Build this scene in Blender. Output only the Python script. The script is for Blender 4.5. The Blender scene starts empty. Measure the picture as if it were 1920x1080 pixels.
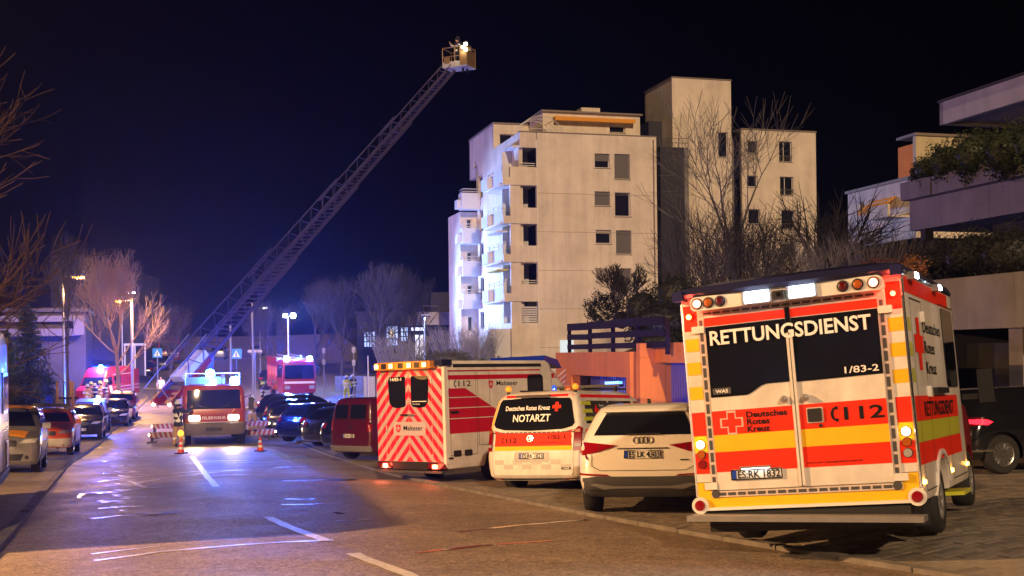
import bpy, bmesh, math, random
from mathutils import Vector, Matrix
from mathutils.bvhtree import BVHTree
from math import radians as RAD, sin, cos, pi
random.seed(7)
SC = bpy.context.scene
COL = SC.collection
# ---------------------------------------------------------------- camera
F_PX = 2250.0; CXP = 960.0; CYP = 662.0; ROLL = RAD(0.7)
cam_d = bpy.data.cameras.new('camera'); cam = bpy.data.objects.new('camera', cam_d); COL.objects.link(cam)
cam_d.sensor_width = 36; cam_d.lens = F_PX / 1920 * 36; cam_d.shift_y = (CYP - 540) / 1920
cam_d.clip_start = .1; cam_d.clip_end = 3000
_c, _s = cos(ROLL), sin(ROLL)
cam.matrix_world = Matrix(((_c, _s, 0, 0), (0, 0, -1, 0), (-_s, _c, 0, 0), (0, 0, 0, 1)))
SC.camera = cam
# ---------------------------------------------------------------- world, sun, exposure
W = bpy.data.worlds.new('World'); SC.world = W; W.use_nodes = True
wn = W.node_tree.nodes; wl = W.node_tree.links
for n in list(wn): wn.remove(n)
wo = wn.new('ShaderNodeOutputWorld'); bg = wn.new('ShaderNodeBackground'); sky = wn.new('ShaderNodeTexSky')
SUN_EL = 24.0; SUN_AZ = 172.0            # azimuth the light comes from, clockwise from +Y
sky.sky_type = 'NISHITA'; sky.sun_disc = False; sky.sun_elevation = RAD(-4.5); sky.sun_rotation = RAD(SUN_AZ)
tint = wn.new('ShaderNodeMixRGB'); tint.blend_type = 'MULTIPLY'; tint.inputs[0].default_value = 1; tint.inputs[2].default_value = (.5, .4, 1, 1)
wl.new(sky.outputs[0], tint.inputs[1]); wl.new(tint.outputs[0], bg.inputs[0]); bg.inputs[1].default_value = .008; wl.new(bg.outputs[0], wo.inputs[0])
sd = bpy.data.lights.new('low_warm_light', 'SUN'); sd.energy = 2.0; sd.color = (1, .65, .37); sd.angle = RAD(1.2)
so = bpy.data.objects.new('low_warm_light', sd); COL.objects.link(so)
_d = Vector((sin(RAD(SUN_AZ)) * cos(RAD(SUN_EL)), cos(RAD(SUN_AZ)) * cos(RAD(SUN_EL)), sin(RAD(SUN_EL))))
so.rotation_euler = _d.to_track_quat('Z', 'Y').to_euler()
SC.view_settings.view_transform = 'Standard'; SC.view_settings.look = 'None'
SC.view_settings.exposure = 0.35; SC.view_settings.gamma = 1; SC.view_settings.use_curve_mapping = False
# ---------------------------------------------------------------- measuring helpers
def ray(u, v):
    X = (u - CXP) / F_PX; Y = (CYP - v) / F_PX
    return Vector((X * _c + Y * _s, 1.0, -X * _s + Y * _c))
def at(u, v, y): return ray(u, v) * y
def hit(u, v, p0, n):
    r = ray(u, v); return r * (Vector(p0).dot(Vector(n)) / r.dot(Vector(n)))
def interp(pts, t):
    if t <= pts[0][0]:
        a, b = pts[0], pts[1]
    elif t >= pts[-1][0]:
        a, b = pts[-2], pts[-1]
    else:
        for a, b in zip(pts, pts[1:]):
            if a[0] <= t <= b[0]: break
    return a[1] + (b[1] - a[1]) * (t - a[0]) / (b[0] - a[0])
def smooth(a, b, t):
    t = max(0, min(1, (t - a) / (b - a))); return t * t * (3 - 2 * t)
PROF = [(-20, -.65), (0, -1.55), (12, -2.09), (27, -2.77), (40, -3.33), (48, -3.62), (56, -3.80), (66, -3.88), (78, -3.75), (90, -3.35), (110, -2.5), (135, -1.2), (160, 0.0), (200, 2), (300, 7)]
KR = [(-10, 13), (5, 6.6), (11.5, 3.35), (13.4, 2.45), (16.3, 1.3), (21.7, -.65), (27, -2.6), (40, -6.2), (51, -9.2), (66, -13.4), (90, -20), (130, -28.5), (160, -34), (300, -60)]
KL = [(-10, 1.5), (8, -4.1), (15.5, -6.45), (20, -8.0), (36, -13.3), (60, -20.2), (80, -25.3), (100, -29.8), (130, -36), (160, -42), (300, -70)]
def prof(y): return sum(interp(PROF, y + d) for d in (-4, -2, 0, 2, 4)) / 5
def kr(y): return sum(interp(KR, y + d) for d in (-2, 0, 2)) / 3
def kl(y): return sum(interp(KL, y + d) for d in (-2, 0, 2)) / 3
def road_z(x, y):
    a, b = kl(y), kr(y); t = max(0, min(1, (x - a) / (b - a)))
    return prof(y) + .06 * (4 * t * (1 - t))
def gz(x, y):
    a, b = kl(y), kr(y)
    if x > b:
        d = x - b
        z = prof(y) + .02 + .027 * max(0, min(d, 12) - 2) + .17 * smooth(0, 1.8, d) * (1 - smooth(13.5, 17, y)) + .10 * smooth(30, 42, y)
        z += smooth(18, 40, y) * smooth(13, 18, d) * 1.2 + smooth(48, 75, y) * smooth(18, 42, d) * 5.5
        return z
    if x < a:
        d = a - x
        return prof(y) + .05 + .02 * min(d, 5) + smooth(6, 14, d) * .5
    return road_z(x, y)
# ---------------------------------------------------------------- materials
def srgb(r, g, b):
    f = lambda c: ((c / 255 + .055) / 1.055) ** 2.4 if c > 10 else c / 255 / 12.92
    return (f(r), f(g), f(b))
MATS = {}
def mat(name, col, rough=.5, metal=0., coat=0., emit=0., ecol=None, var=0., vscale=8., bump=0., bscale=60., rvar=0., spec=.5, streak=0.):
    if name in MATS: return MATS[name]
    m = bpy.data.materials.new(name); m.use_nodes = True; nt = m.node_tree; b = nt.nodes['Principled BSDF']
    b.inputs['Base Color'].default_value = (*col, 1); b.inputs['Roughness'].default_value = rough; b.inputs['Metallic'].default_value = metal
    b.inputs['Coat Weight'].default_value = coat; b.inputs['Coat Roughness'].default_value = .05; b.inputs['Specular IOR Level'].default_value = spec
    if emit: b.inputs['Emission Color'].default_value = (*(ecol or col), 1); b.inputs['Emission Strength'].default_value = emit
    tc = nt.nodes.new('ShaderNodeTexCoord')
    if var:
        n = nt.nodes.new('ShaderNodeTexNoise'); n.inputs['Scale'].default_value = vscale; n.inputs['Detail'].default_value = 6; n.inputs['Roughness'].default_value = .65
        nt.links.new(tc.outputs['Object'], n.inputs['Vector'])
        r = nt.nodes.new('ShaderNodeMapRange'); r.inputs[1].default_value = .3; r.inputs[2].default_value = .7; r.inputs[3].default_value = 1 - var; r.inputs[4].default_value = 1 + var * .6
        nt.links.new(n.outputs[0], r.inputs[0])
        mx = nt.nodes.new('ShaderNodeVectorMath'); mx.operation = 'SCALE'; mx.inputs[0].default_value = col
        nt.links.new(r.outputs[0], mx.inputs['Scale']); nt.links.new(mx.outputs[0], b.inputs['Base Color'])
        if streak:
            mp = nt.nodes.new('ShaderNodeMapping'); mp.inputs['Scale'].default_value = (1.6, 1.6, .10); nt.links.new(tc.outputs['Object'], mp.inputs[0])
            n3 = nt.nodes.new('ShaderNodeTexNoise'); n3.inputs['Scale'].default_value = 1.0; n3.inputs['Detail'].default_value = 7; n3.inputs['Roughness'].default_value = .7; nt.links.new(mp.outputs[0], n3.inputs['Vector'])
            r3 = nt.nodes.new('ShaderNodeMapRange'); r3.inputs[1].default_value = .38; r3.inputs[2].default_value = .62; r3.inputs[3].default_value = 1 - streak; r3.inputs[4].default_value = 1.08; nt.links.new(n3.outputs[0], r3.inputs[0])
            m3 = nt.nodes.new('ShaderNodeMath'); m3.operation = 'MULTIPLY'; nt.links.new(r.outputs[0], m3.inputs[0]); nt.links.new(r3.outputs[0], m3.inputs[1]); nt.links.new(m3.outputs[0], mx.inputs['Scale'])
        if rvar:
            r2 = nt.nodes.new('ShaderNodeMapRange'); r2.inputs[1].default_value = .35; r2.inputs[2].default_value = .65; r2.inputs[3].default_value = rough - rvar; r2.inputs[4].default_value = rough + rvar
            nt.links.new(n.outputs[0], r2.inputs[0]); nt.links.new(r2.outputs[0], b.inputs['Roughness'])
    if bump:
        n = nt.nodes.new('ShaderNodeTexNoise'); n.inputs['Scale'].default_value = bscale; n.inputs['Detail'].default_value = 5
        nt.links.new(tc.outputs['Object'], n.inputs['Vector'])
        bp = nt.nodes.new('ShaderNodeBump'); bp.inputs['Strength'].default_value = bump; bp.inputs['Distance'].default_value = .02
        nt.links.new(n.outputs[0], bp.inputs['Height']); nt.links.new(bp.outputs[0], b.inputs['Normal'])
    MATS[name] = m; return m
WHITE = mat('white_paint', (.74, .72, .68), .35, coat=.15, var=.08, vscale=3)
BOXWHITE = mat('ambulance_white', (.72, .68, .63), .42, coat=.06, var=.2, vscale=2.5, streak=.12, bump=.03, bscale=3)
RED = mat('signal_red_foil', (.80, .015, .02), .6, spec=.25, var=.1, vscale=4)
ORED = mat('bright_red_foil', (.85, .028, .005), .6, spec=.25, var=.08, vscale=4)
DRED = mat('deep_red_foil', (.50, .008, .03), .6, spec=.25, var=.1, vscale=4)
FIRERED = mat('fire_engine_red', (.27, .010, .013), .35, coat=.4, var=.1, vscale=3)
YEL = mat('yellow_foil', (.88, .50, .012), .6, spec=.25, var=.08, vscale=4)
GYEL = mat('luminous_yellow_foil', (.62, .66, .05), .4, coat=.3)
SALMON = mat('retro_white_foil', (.62, .52, .47), .4, coat=.3, var=.1, vscale=5)
GLASS = mat('dark_glass', (.008, .009, .012), .04, spec=.7)
BLACK = mat('black_plastic', (.015, .015, .017), .5, bump=.1, bscale=300)
TEXTBLK = mat('black_lettering', (.012, .012, .014), .8, spec=.15)
TEXTWHT = mat('white_lettering', (.85, .84, .82), .6)
RUB = mat('tyre_rubber', (.018, .018, .018), .8, bump=.3, bscale=80)
RIM = mat('alloy', (.35, .35, .36), .3, metal=.9)
GREYP = mat('grey_plastic', (.055, .055, .06), .6, var=.15, vscale=5, bump=.15, bscale=200)
ALU = mat('aluminium', (.55, .55, .56), .35, metal=.8, var=.15, vscale=6)
SEAM = mat('panel_gap', (.02, .02, .02), .8)
CHROME = mat('chrome', (.7, .7, .7), .12, metal=1)
LRED = mat('red_lens', (.24, .004, .010), .15, coat=.6)
LREDD = mat('dark_red_lens', (.10, .004, .008), .12, coat=1)
LAMB = mat('amber_lens', (.42, .10, .01), .15, coat=1)
LCLR = mat('clear_lens', (.35, .35, .36), .1, coat=1)
EUB = mat('plate_blue', (.01, .05, .4), .4)
PLATE = mat('plate_white', (.7, .7, .68), .4)
BLUEL = mat('blue_lens', (.01, .03, .5), .1, coat=1)
def em(name, col, s): return mat(name, col, .4, emit=s, ecol=col)
E_BLUE = em('lit_blue_lamp', (.06, .38, 1), 260)
E_WHITE = em('lit_white_lamp', (.75, .9, 1), 22)
E_RED = em('lit_red_lamp', (1, .05, .02), 26)
E_REDHOT = em('lit_red_lamp_core', (1, .16, .09), 9)
E_AMB = em('lit_amber_lamp', (1, .42, .06), 16)
E_WARM = em('lit_warm_lamp', (1, .78, .5), 20)
E_HEAD = em('lit_headlamp', (1, .86, .7), 30)
E_SOD = em('lit_street_lamp', (1, .38, .07), 9)
# ---------------------------------------------------------------- mesh builder
class MB:
    def __init__(s): s.bm = bmesh.new()
    def face(s, pts, mi=0):
        f = s.bm.faces.new([s.bm.verts.new(p) for p in pts]); f.material_index = mi; return f
    def box(s, x0, x1, y0, y1, z0, z1, mi=0, M=None):
        P = [Vector(p) for p in ((x0,y0,z0),(x1,y0,z0),(x1,y1,z0),(x0,y1,z0),(x0,y0,z1),(x1,y0,z1),(x1,y1,z1),(x0,y1,z1))]
        if M: P = [M @ p for p in P]
        v = [s.bm.verts.new(p) for p in P]
        for q in ((0,3,2,1),(4,5,6,7),(0,1,5,4),(1,2,6,5),(2,3,7,6),(3,0,4,7)):
            s.bm.faces.new([v[i] for i in q]).material_index = mi
        return s
    def tube(s, p0, p1, r0, r1=None, n=8, mi=0, cap=True):
        p0, p1 = Vector(p0), Vector(p1); r1 = r0 if r1 is None else r1
        d = (p1 - p0)
        if d.length < 1e-6: return s
        d.normalize(); a = d.orthogonal().normalized(); b = d.cross(a)
        A = [s.bm.verts.new(p0 + (a * cos(2*pi*i/n) + b * sin(2*pi*i/n)) * r0) for i in range(n)]
        B = [s.bm.verts.new(p1 + (a * cos(2*pi*i/n) + b * sin(2*pi*i/n)) * r1) for i in range(n)]
        for i in range(n):
            s.bm.faces.new((A[i], A[(i+1) % n], B[(i+1) % n], B[i])).material_index = mi
        if cap and n > 2:
            s.bm.faces.new(A[::-1]).material_index = mi; s.bm.faces.new(B).material_index = mi
        return s
    def path(s, pts, r, n=6, mi=0):
        for a, b in zip(pts, pts[1:]): s.tube(a, b, r, r, n, mi)
        return s
    def lathe(s, prof_, c=(0,0,0), axis='Z', n=16, mi=0):
        c = Vector(c); rings = []
        for r, h in prof_:
            ring = []
            for i in range(n):
                t = 2*pi*i/n
                p = {'Z': Vector((r*cos(t), r*sin(t), h)), 'X': Vector((h, r*cos(t), r*sin(t))), 'Y': Vector((r*sin(t), h, r*cos(t)))}[axis]
                ring.append(s.bm.verts.new(c + p))
            rings.append(ring)
        for A, B in zip(rings, rings[1:]):
            for i in range(n): s.bm.faces.new((A[i], A[(i+1) % n], B[(i+1) % n], B[i])).material_index = mi
        for R_ in (rings[0][::-1], rings[-1]):
            try: s.bm.faces.new(R_).material_index = mi
            except Exception: pass
        return s
    def ball(s, c, r, n=10, mi=0, sz=1.):
        pr = [(r * sin(pi * k / 6) + 1e-4, -r * cos(pi * k / 6) * sz) for k in range(7)]
        return s.lathe(pr, c, 'Z', n, mi)
    def prism(s, poly, axis, h0, h1, mi=0, M=None):
        """poly 2D; axis X: poly=(y,z); Y: (x,z); Z: (x,y)"""
        def mk(p, h):
            v = {'X': Vector((h, p[0], p[1])), 'Y': Vector((p[0], h, p[1])), 'Z': Vector((p[0], p[1], h))}[axis]
            return M @ v if M else v
        A = [s.bm.verts.new(mk(p, h0)) for p in poly]; B = [s.bm.verts.new(mk(p, h1)) for p in poly]
        n = len(poly)
        for i in range(n): s.bm.faces.new((A[i], A[(i+1) % n], B[(i+1) % n], B[i])).material_index = mi
        s.bm.faces.new(A[::-1]).material_index = mi; s.bm.faces.new(B).material_index = mi
        return s
    def mesh(s, name, mats, smooth_ang=None, bevel=0):
        if bevel: bmesh.ops.bevel(s.bm, geom=[e for e in s.bm.edges if e.is_manifold and e.calc_face_angle(0) > .6], offset=bevel, segments=2, affect='EDGES', profile=.6)
        bmesh.ops.recalc_face_normals(s.bm, faces=s.bm.faces)
        me = bpy.data.meshes.new(name); s.bm.to_mesh(me); s.bm.free()
        for m in (mats if isinstance(mats, (list, tuple)) else [mats]): me.materials.append(m)
        if smooth_ang is not None:
            me.shade_smooth(); me.set_sharp_from_angle(angle=RAD(smooth_ang))
        return me
    def build(s, name, mats, parent=None, smooth_ang=None, bevel=0, **props):
        o = bpy.data.objects.new(name, s.mesh(name, mats, smooth_ang, bevel)); COL.objects.link(o)
        if parent: o.parent = parent
        for k, v in props.items(): o[k] = v
        return o
def link_mesh(name, me, parent=None, M=None, **props):
    o = bpy.data.objects.new(name, me); COL.objects.link(o)
    if parent: o.parent = parent
    if M is not None: o.matrix_local = M
    for k, v in props.items(): o[k] = v
    return o
def thing(name, label, cat, M=None, group=None):
    o = bpy.data.objects.new(name, None); COL.objects.link(o); o['label'] = label; o['category'] = cat
    if group: o['group'] = group
    if M is not None: o.matrix_world = M
    return o
def tag(o, label, cat, group=None):
    o['label'] = label; o['category'] = cat
    if group: o['group'] = group
    return o
def pose(x, y, z, yaw, pitch=0, roll=0):
    """yaw clockwise from +Y, pitch nose up, roll right side down (degrees)"""
    return Matrix.Translation((x, y, z)) @ Matrix.Rotation(-RAD(yaw), 4, 'Z') @ Matrix.Rotation(RAD(pitch), 4, 'X') @ Matrix.Rotation(RAD(roll), 4, 'Y')
def copy_tree(o, parent=None, M=None):
    c = o.copy(); COL.objects.link(c)
    if parent: c.parent = parent; c.matrix_local = o.matrix_local
    if M is not None: c.matrix_world = M
    for ch in list(o.children): copy_tree(ch, c)
    return c
def lamp(kind, loc, energy, col, size=.1, rot=None, spot=None, blend=.3, parent=None, name='lamp_light'):
    d = bpy.data.lights.new(name, kind); d.energy = energy; d.color = col
    d.shadow_soft_size = size
    if kind == 'SPOT': d.spot_size = RAD(spot); d.spot_blend = blend
    o = bpy.data.objects.new(name, d); COL.objects.link(o)
    if parent: o.parent = parent
    o.location = loc
    if rot is not None: o.rotation_euler = Vector(rot).to_track_quat('-Z', 'Y').to_euler()
    return o
# ---------------------------------------------------------------- text
def text_mesh(s, size, bold=0, align='LEFT', sx=1.0):
    c = bpy.data.curves.new('txt', 'FONT'); c.body = s; c.size = size; c.offset = bold * size; c.align_x = align; c.resolution_u = 3
    o = bpy.data.objects.new('txt', c); COL.objects.link(o)
    dg = bpy.context.evaluated_depsgraph_get(); me = bpy.data.meshes.new_from_object(o.evaluated_get(dg))
    bpy.data.objects.remove(o); bpy.data.curves.remove(c)
    V = [(v.co.x * sx, v.co.y) for v in me.vertices]; Fc = [tuple(p.vertices) for p in me.polygons]
    bpy.data.meshes.remove(me); return V, Fc
def text_fit(s, x0, x1, z0, h, bold=.0, sh=0.0):
    V, Fc = text_mesh(s, 1.0, bold)
    a = min(v[0] for v in V); b = max(v[0] for v in V); lo = 0; hi = .73
    return [(x0 + (v[0] - a) / (b - a) * (x1 - x0) + sh * v[1], z0 + v[1] / hi * h) for v in V], Fc
# ---------------------------------------------------------------- stacked vehicle shells
def ring(l, bow=(.0, .0), q=4):
    z, yr, yf, hw, rr, rf = l; pts = []
    rr = min(rr, hw * .95); rf = min(rf, hw * .95)
    br = lambda x: bow[0] * (x / hw) ** 2; bf = lambda x: bow[1] * (x / hw) ** 2
    for t in (0, .33, .66): x = (hw - rr) * t; pts.append((x, yr + br(x)))
    b0 = br(hw - rr)
    for i in range(q + 1):
        a = -pi/2 + pi/2 * i / q; pts.append((hw - rr + rr * cos(a), yr + b0 + rr + rr * sin(a)))
    b1 = bf(hw - rr); ya = yr + b0 + rr; yb = yf - b1 - rf
    for t in (.2, .4, .6, .8): pts.append((hw, ya + (yb - ya) * t))
    for i in range(q + 1):
        a = pi/2 * i / q; pts.append((hw - rf + rf * cos(a), yf - b1 - rf + rf * sin(a)))
    for t in (.66, .33, 0): x = (hw - rf) * t; pts.append((x, yf - bf(x)))
    full = pts + [(-x, y) for x, y in reversed(pts[1:-1])]
    return [(x, y, z) for x, y in full]
def densify(levels, k=2):
    out = []
    n = len(levels)
    for i in range(n - 1):
        p0, p1, p2, p3 = levels[max(i-1, 0)], levels[i], levels[i+1], levels[min(i+2, n-1)]
        for j in range(k):
            t = j / k
            out.append(tuple(.5 * ((2*b) + (-a + c) * t + (2*a - 5*b + 4*c - d) * t*t + (-a + 3*b - 3*c + d) * t**3) if idx else b + (c - b) * t
                             for idx, (a, b, c, d) in enumerate(zip(p0, p1, p2, p3))))
    out.append(levels[-1]); return out
def shell(levels, bow=(0, 0), mi=0):
    bm = bmesh.new(); rings = []
    for l in levels: rings.append([bm.verts.new(p) for p in ring(l, bow)])
    n = len(rings[0])
    for A, B in zip(rings, rings[1:]):
        for i in range(n): bm.faces.new((A[i], A[(i+1) % n], B[(i+1) % n], B[i]))
    bm.faces.new(rings[0][::-1]); bm.faces.new(rings[-1])
    bmesh.ops.recalc_face_normals(bm, faces=bm.faces)
    return bm
def cut_arches(bm, wheels, r, w):
    """subtract wheel wells: wheels list of (y, z)"""
    a = bpy.data.objects.new('a', bpy.data.meshes.new('a')); COL.objects.link(a); bm.to_mesh(a.data); bm.free()
    c = MB()
    for y, z in wheels:
        for s in (-1, 1): c.lathe([(r, -.16 * 1), (r, .34)], (s * (w - .1), y, z), 'X', 24)
    bmesh.ops.recalc_face_normals(c.bm, faces=c.bm.faces)
    b = bpy.data.objects.new('b', bpy.data.meshes.new('b')); COL.objects.link(b); c.bm.to_mesh(b.data); c.bm.free()
    md = a.modifiers.new('x', 'BOOLEAN'); md.operation = 'DIFFERENCE'; md.object = b; md.solver = 'EXACT'
    dg = bpy.context.evaluated_depsgraph_get(); me = bpy.data.meshes.new_from_object(a.evaluated_get(dg))
    for o in (a, b): m_ = o.data; bpy.data.objects.remove(o); bpy.data.meshes.remove(m_)
    out = bmesh.new(); out.from_mesh(me); bpy.data.meshes.remove(me); return out
def bm_obj(bm, name, m, parent, ang=35, **props):
    me = bpy.data.meshes.new(name); bm.to_mesh(me); bm.free(); me.materials.append(m)
    me.shade_smooth(); me.set_sharp_from_angle(angle=RAD(ang))
    return link_mesh(name, me, parent, **props)
AX = {'rear': (lambda a, b: Vector((a, -9, b)), Vector((0, 1, 0))), 'front': (lambda a, b: Vector((a, 30, b)), Vector((0, -1, 0))),
      'right': (lambda a, b: Vector((9, a, b)), Vector((-1, 0, 0))), 'left': (lambda a, b: Vector((-9, a, b)), Vector((1, 0, 0))),
      'top': (lambda a, b: Vector((a, b, 30)), Vector((0, 0, -1)))}
class Skin:
    """lets flat shapes be laid on a curved shell"""
    def __init__(s, bm, parent): s.t = BVHTree.FromBMesh(bm); s.parent = parent
    def pt(s, ax, a, b, off):
        o, d = AX[ax]; h = s.t.ray_cast(o(a, b), d)
        if h[0] is None:
            h = s.t.find_nearest(o(a, b) + d * 8.5)
        n = h[1]; n = n if n.dot(d) < 0 else -n
        return h[0] + (-d * .5 + n * .5) * off
    def decal(s, name, polys, ax, m, off=.004, thick=0., cell=.12, text=None, parent=None, ang=40, **props):
        bm = bmesh.new()
        if text:
            V, Fc = text; vs = [bm.verts.new((x, y, 0)) for x, y in V]
            for f in Fc:
                try: bm.faces.new([vs[i] for i in f])
                except Exception: pass
        else:
            for P in polys: bm.faces.new([bm.verts.new((x, y, 0)) for x, y in P])
            xs = [v.co.x for v in bm.verts]; ys = [v.co.y for v in bm.verts]
            for k, (lo, hi) in enumerate(((min(xs), max(xs)), (min(ys), max(ys)))):
                n = int((hi - lo) / cell)
                for i in range(1, n + 1):
                    c = lo + (hi - lo) * i / (n + 1)
                    bmesh.ops.bisect_plane(bm, geom=bm.verts[:] + bm.edges[:] + bm.faces[:], plane_co=(c, 0, 0) if k == 0 else (0, c, 0), plane_no=(1, 0, 0) if k == 0 else (0, 1, 0))
        if thick:
            edge = [e for e in bm.edges if len(e.link_faces) == 1]
        base = {v: (v.co.x, v.co.y) for v in bm.verts}
        for v, (x, y) in base.items(): v.co = s.pt(ax, x, y, off + thick)
        if thick:
            r = bmesh.ops.extrude_edge_only(bm, edges=edge)
            nv = [g for g in r['geom'] if isinstance(g, bmesh.types.BMVert)]
            d = AX[ax][1]
            for v in nv: v.co += d * (thick + off + .01)
        bmesh.ops.recalc_face_normals(bm, faces=bm.faces)
        # face outward
        d = AX[ax][1]
        if sum(f.normal.dot(d) * f.calc_area() for f in bm.faces) > 0: bmesh.ops.reverse_faces(bm, faces=bm.faces)
        return bm_obj(bm, name, m, parent or s.parent, ang, **props)
def rrect(x0, x1, z0, z1, r=.03, n=4):
    r = min(r, abs(x1-x0)/2.01, abs(z1-z0)/2.01); P = []
    for cx_, cz_, a0 in ((x1-r, z0+r, -pi/2), (x1-r, z1-r, 0), (x0+r, z1-r, pi/2), (x0+r, z0+r, pi)):
        for i in range(n + 1): a = a0 + pi/2*i/n; P.append((cx_ + r*cos(a), cz_ + r*sin(a)))
    return P
def rect(x0, x1, z0, z1): return [(x0, z0), (x1, z0), (x1, z1), (x0, z1)]
def circ(x, z, r, n=16): return [(x + r*cos(2*pi*i/n), z + r*sin(2*pi*i/n)) for i in range(n)]
def cross(x, z, r, t=.34): a = r * t; return [(x-a,z-r),(x+a,z-r),(x+a,z-a),(x+r,z-a),(x+r,z+a),(x+a,z+a),(x+a,z+r),(x-a,z+r),(x-a,z+a),(x-r,z+a),(x-r,z-a),(x-a,z-a)]
def ringpoly(x, z, r, w, n=20): return [[(x+r*cos(2*pi*i/n), z+r*sin(2*pi*i/n)), (x+r*cos(2*pi*(i+1)/n), z+r*sin(2*pi*(i+1)/n)), (x+(r-w)*cos(2*pi*(i+1)/n), z+(r-w)*sin(2*pi*(i+1)/n)), (x+(r-w)*cos(2*pi*i/n), z+(r-w)*sin(2*pi*i/n))] for i in range(n)]
def frame_polys(x0, x1, z0, z1, w): return [rect(x0, x1, z0, z0+w), rect(x0, x1, z1-w, z1), rect(x0, x0+w, z0+w, z1-w), rect(x1-w, x1, z0+w, z1-w)]
def clip(poly, x0, x1, z0, z1):
    def cl(P, ins, inter):
        out = []
        for i in range(len(P)):
            a, b = P[i-1], P[i]
            if ins(b):
                if not ins(a): out.append(inter(a, b))
                out.append(b)
            elif ins(a): out.append(inter(a, b))
        return out
    def ix(v): return lambda a, b: (v, a[1] + (b[1]-a[1]) * (v-a[0]) / (b[0]-a[0]))
    def iz(v): return lambda a, b: (a[0] + (b[0]-a[0]) * (v-a[1]) / (b[1]-a[1]), v)
    for ins, it in ((lambda p: p[0] >= x0, ix(x0)), (lambda p: p[0] <= x1, ix(x1)), (lambda p: p[1] >= z0, iz(z0)), (lambda p: p[1] <= z1, iz(z1))):
        poly = cl(poly, ins, it)
        if len(poly) < 3: return []
    return poly
# ---------------------------------------------------------------- wheels
WH = {}
def wheel_meshes(r, w, spokes, rimm):
    k = (round(r, 2), round(w, 2), spokes, rimm.name)
    if k in WH: return WH[k]
    t = MB(); t.lathe([(r*.62, -w/2), (r*.93, -w/2), (r, -w*.36), (r, w*.36), (r*.93, w/2), (r*.62, w/2), (r*.60, w*.3), (r*.60, -w*.3), (r*.62, -w/2)], n=28, axis='X')
    tm = t.mesh('wheel', RUB, 40)
    q = MB(); q.lathe([(r*.63, w*.34), (r*.63, w*.5), (r*.57, w*.46), (r*.55, w*.1), (.001, w*.08)], n=28, axis='X')
    q.lathe([(r*.14, w*.1), (r*.14, w*.44), (.001, w*.46)], n=12, axis='X')
    for i in range(spokes):
        a = 2*pi*i/spokes
        M = Matrix.Rotation(a, 4, 'X'); q.box(w*.25, w*.45, -r*.055, r*.055, r*.1, r*.58, M=M)
    rm = q.mesh('rim', rimm, 35); WH[k] = (tm, rm); return WH[k]
def wheels(parent, r, w, hw, ys, spokes=10, rimm=None, inset=.0):
    tm, rm = wheel_meshes(r, w, spokes, rimm or RIM)
    for y in ys:
        for s in (1, -1):
            M = Matrix.Translation((s * (hw - w/2 - inset), y, r)) @ (Matrix.Rotation(pi, 4, 'Z') if s < 0 else Matrix())
            o = link_mesh('wheel', tm, parent, M); link_mesh('rim', rm, o)
def plate(sk, ax, x, z, s, w=.52, h=.11, parent=None, up=0.):
    f = sk.decal('licence_plate', [rrect(x - w/2, x + w/2, z - h/2, z + h/2, .012)], ax, PLATE, .012 + up, .012, cell=.5)
    fl = 1 if ax in ('rear', 'right') else -1
    sk.decal('plate_border', frame_polys(x-w/2+.001, x+w/2-.001, z-h/2+.001, z+h/2-.001, .011), ax, TEXTBLK, .027 + up, cell=1, parent=f)
    e0 = x - fl * (w/2 - .012); sk.decal('plate_band', [rect(min(e0, e0+fl*.045), max(e0, e0+fl*.045), z-h/2+.012, z+h/2-.012)], ax, EUB, .028 + up, cell=1, parent=f)
    V, Fc = text_fit(s, 0, w - .095, 0, h*.70, .018)
    V = [(x + fl * (-w/2 + .072 + a), z - h*.33 + b) for a, b in V]
    sk.decal('plate_lettering', None, ax, TEXTBLK, .029 + up, text=(V, Fc), parent=f)
def txt(sk, ax, s, x0, x1, z0, h, m, off=.010, bold=.01, name='lettering', sh=0, parent=None):
    V, Fc = text_fit(s, x0, x1, z0, h, bold, sh)
    if ax in ('left', 'front'): V = [(x0 + x1 - a, b) for a, b in V]
    return sk.decal(name, None, ax, m, off, text=(V, Fc), parent=parent)
def phone_polys(x, z, h):
    """handset symbol"""
    P = []; n = 8
    for i in range(n + 1): a = RAD(110 + 140 * i / n); P.append((x + h*.45*cos(a)*.9, z + h*.5*sin(a)))
    Q = []
    for i in range(n + 1): a = RAD(110 + 140 * i / n); Q.append((x + h*.22*cos(a)*.9, z + h*.40*sin(a)))
    polys = [[P[i], P[i+1], Q[i+1], Q[i]] for i in range(n)]
    polys.append([(x-h*.05, z+h*.28), (x+h*.14, z+h*.34), (x+h*.06, z+h*.55), (x-h*.12, z+h*.49)])
    polys.append([(x-h*.12, z-h*.49), (x+h*.06, z-h*.55), (x+h*.14, z-h*.34), (x-h*.05, z-h*.28)])
    return polys
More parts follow.
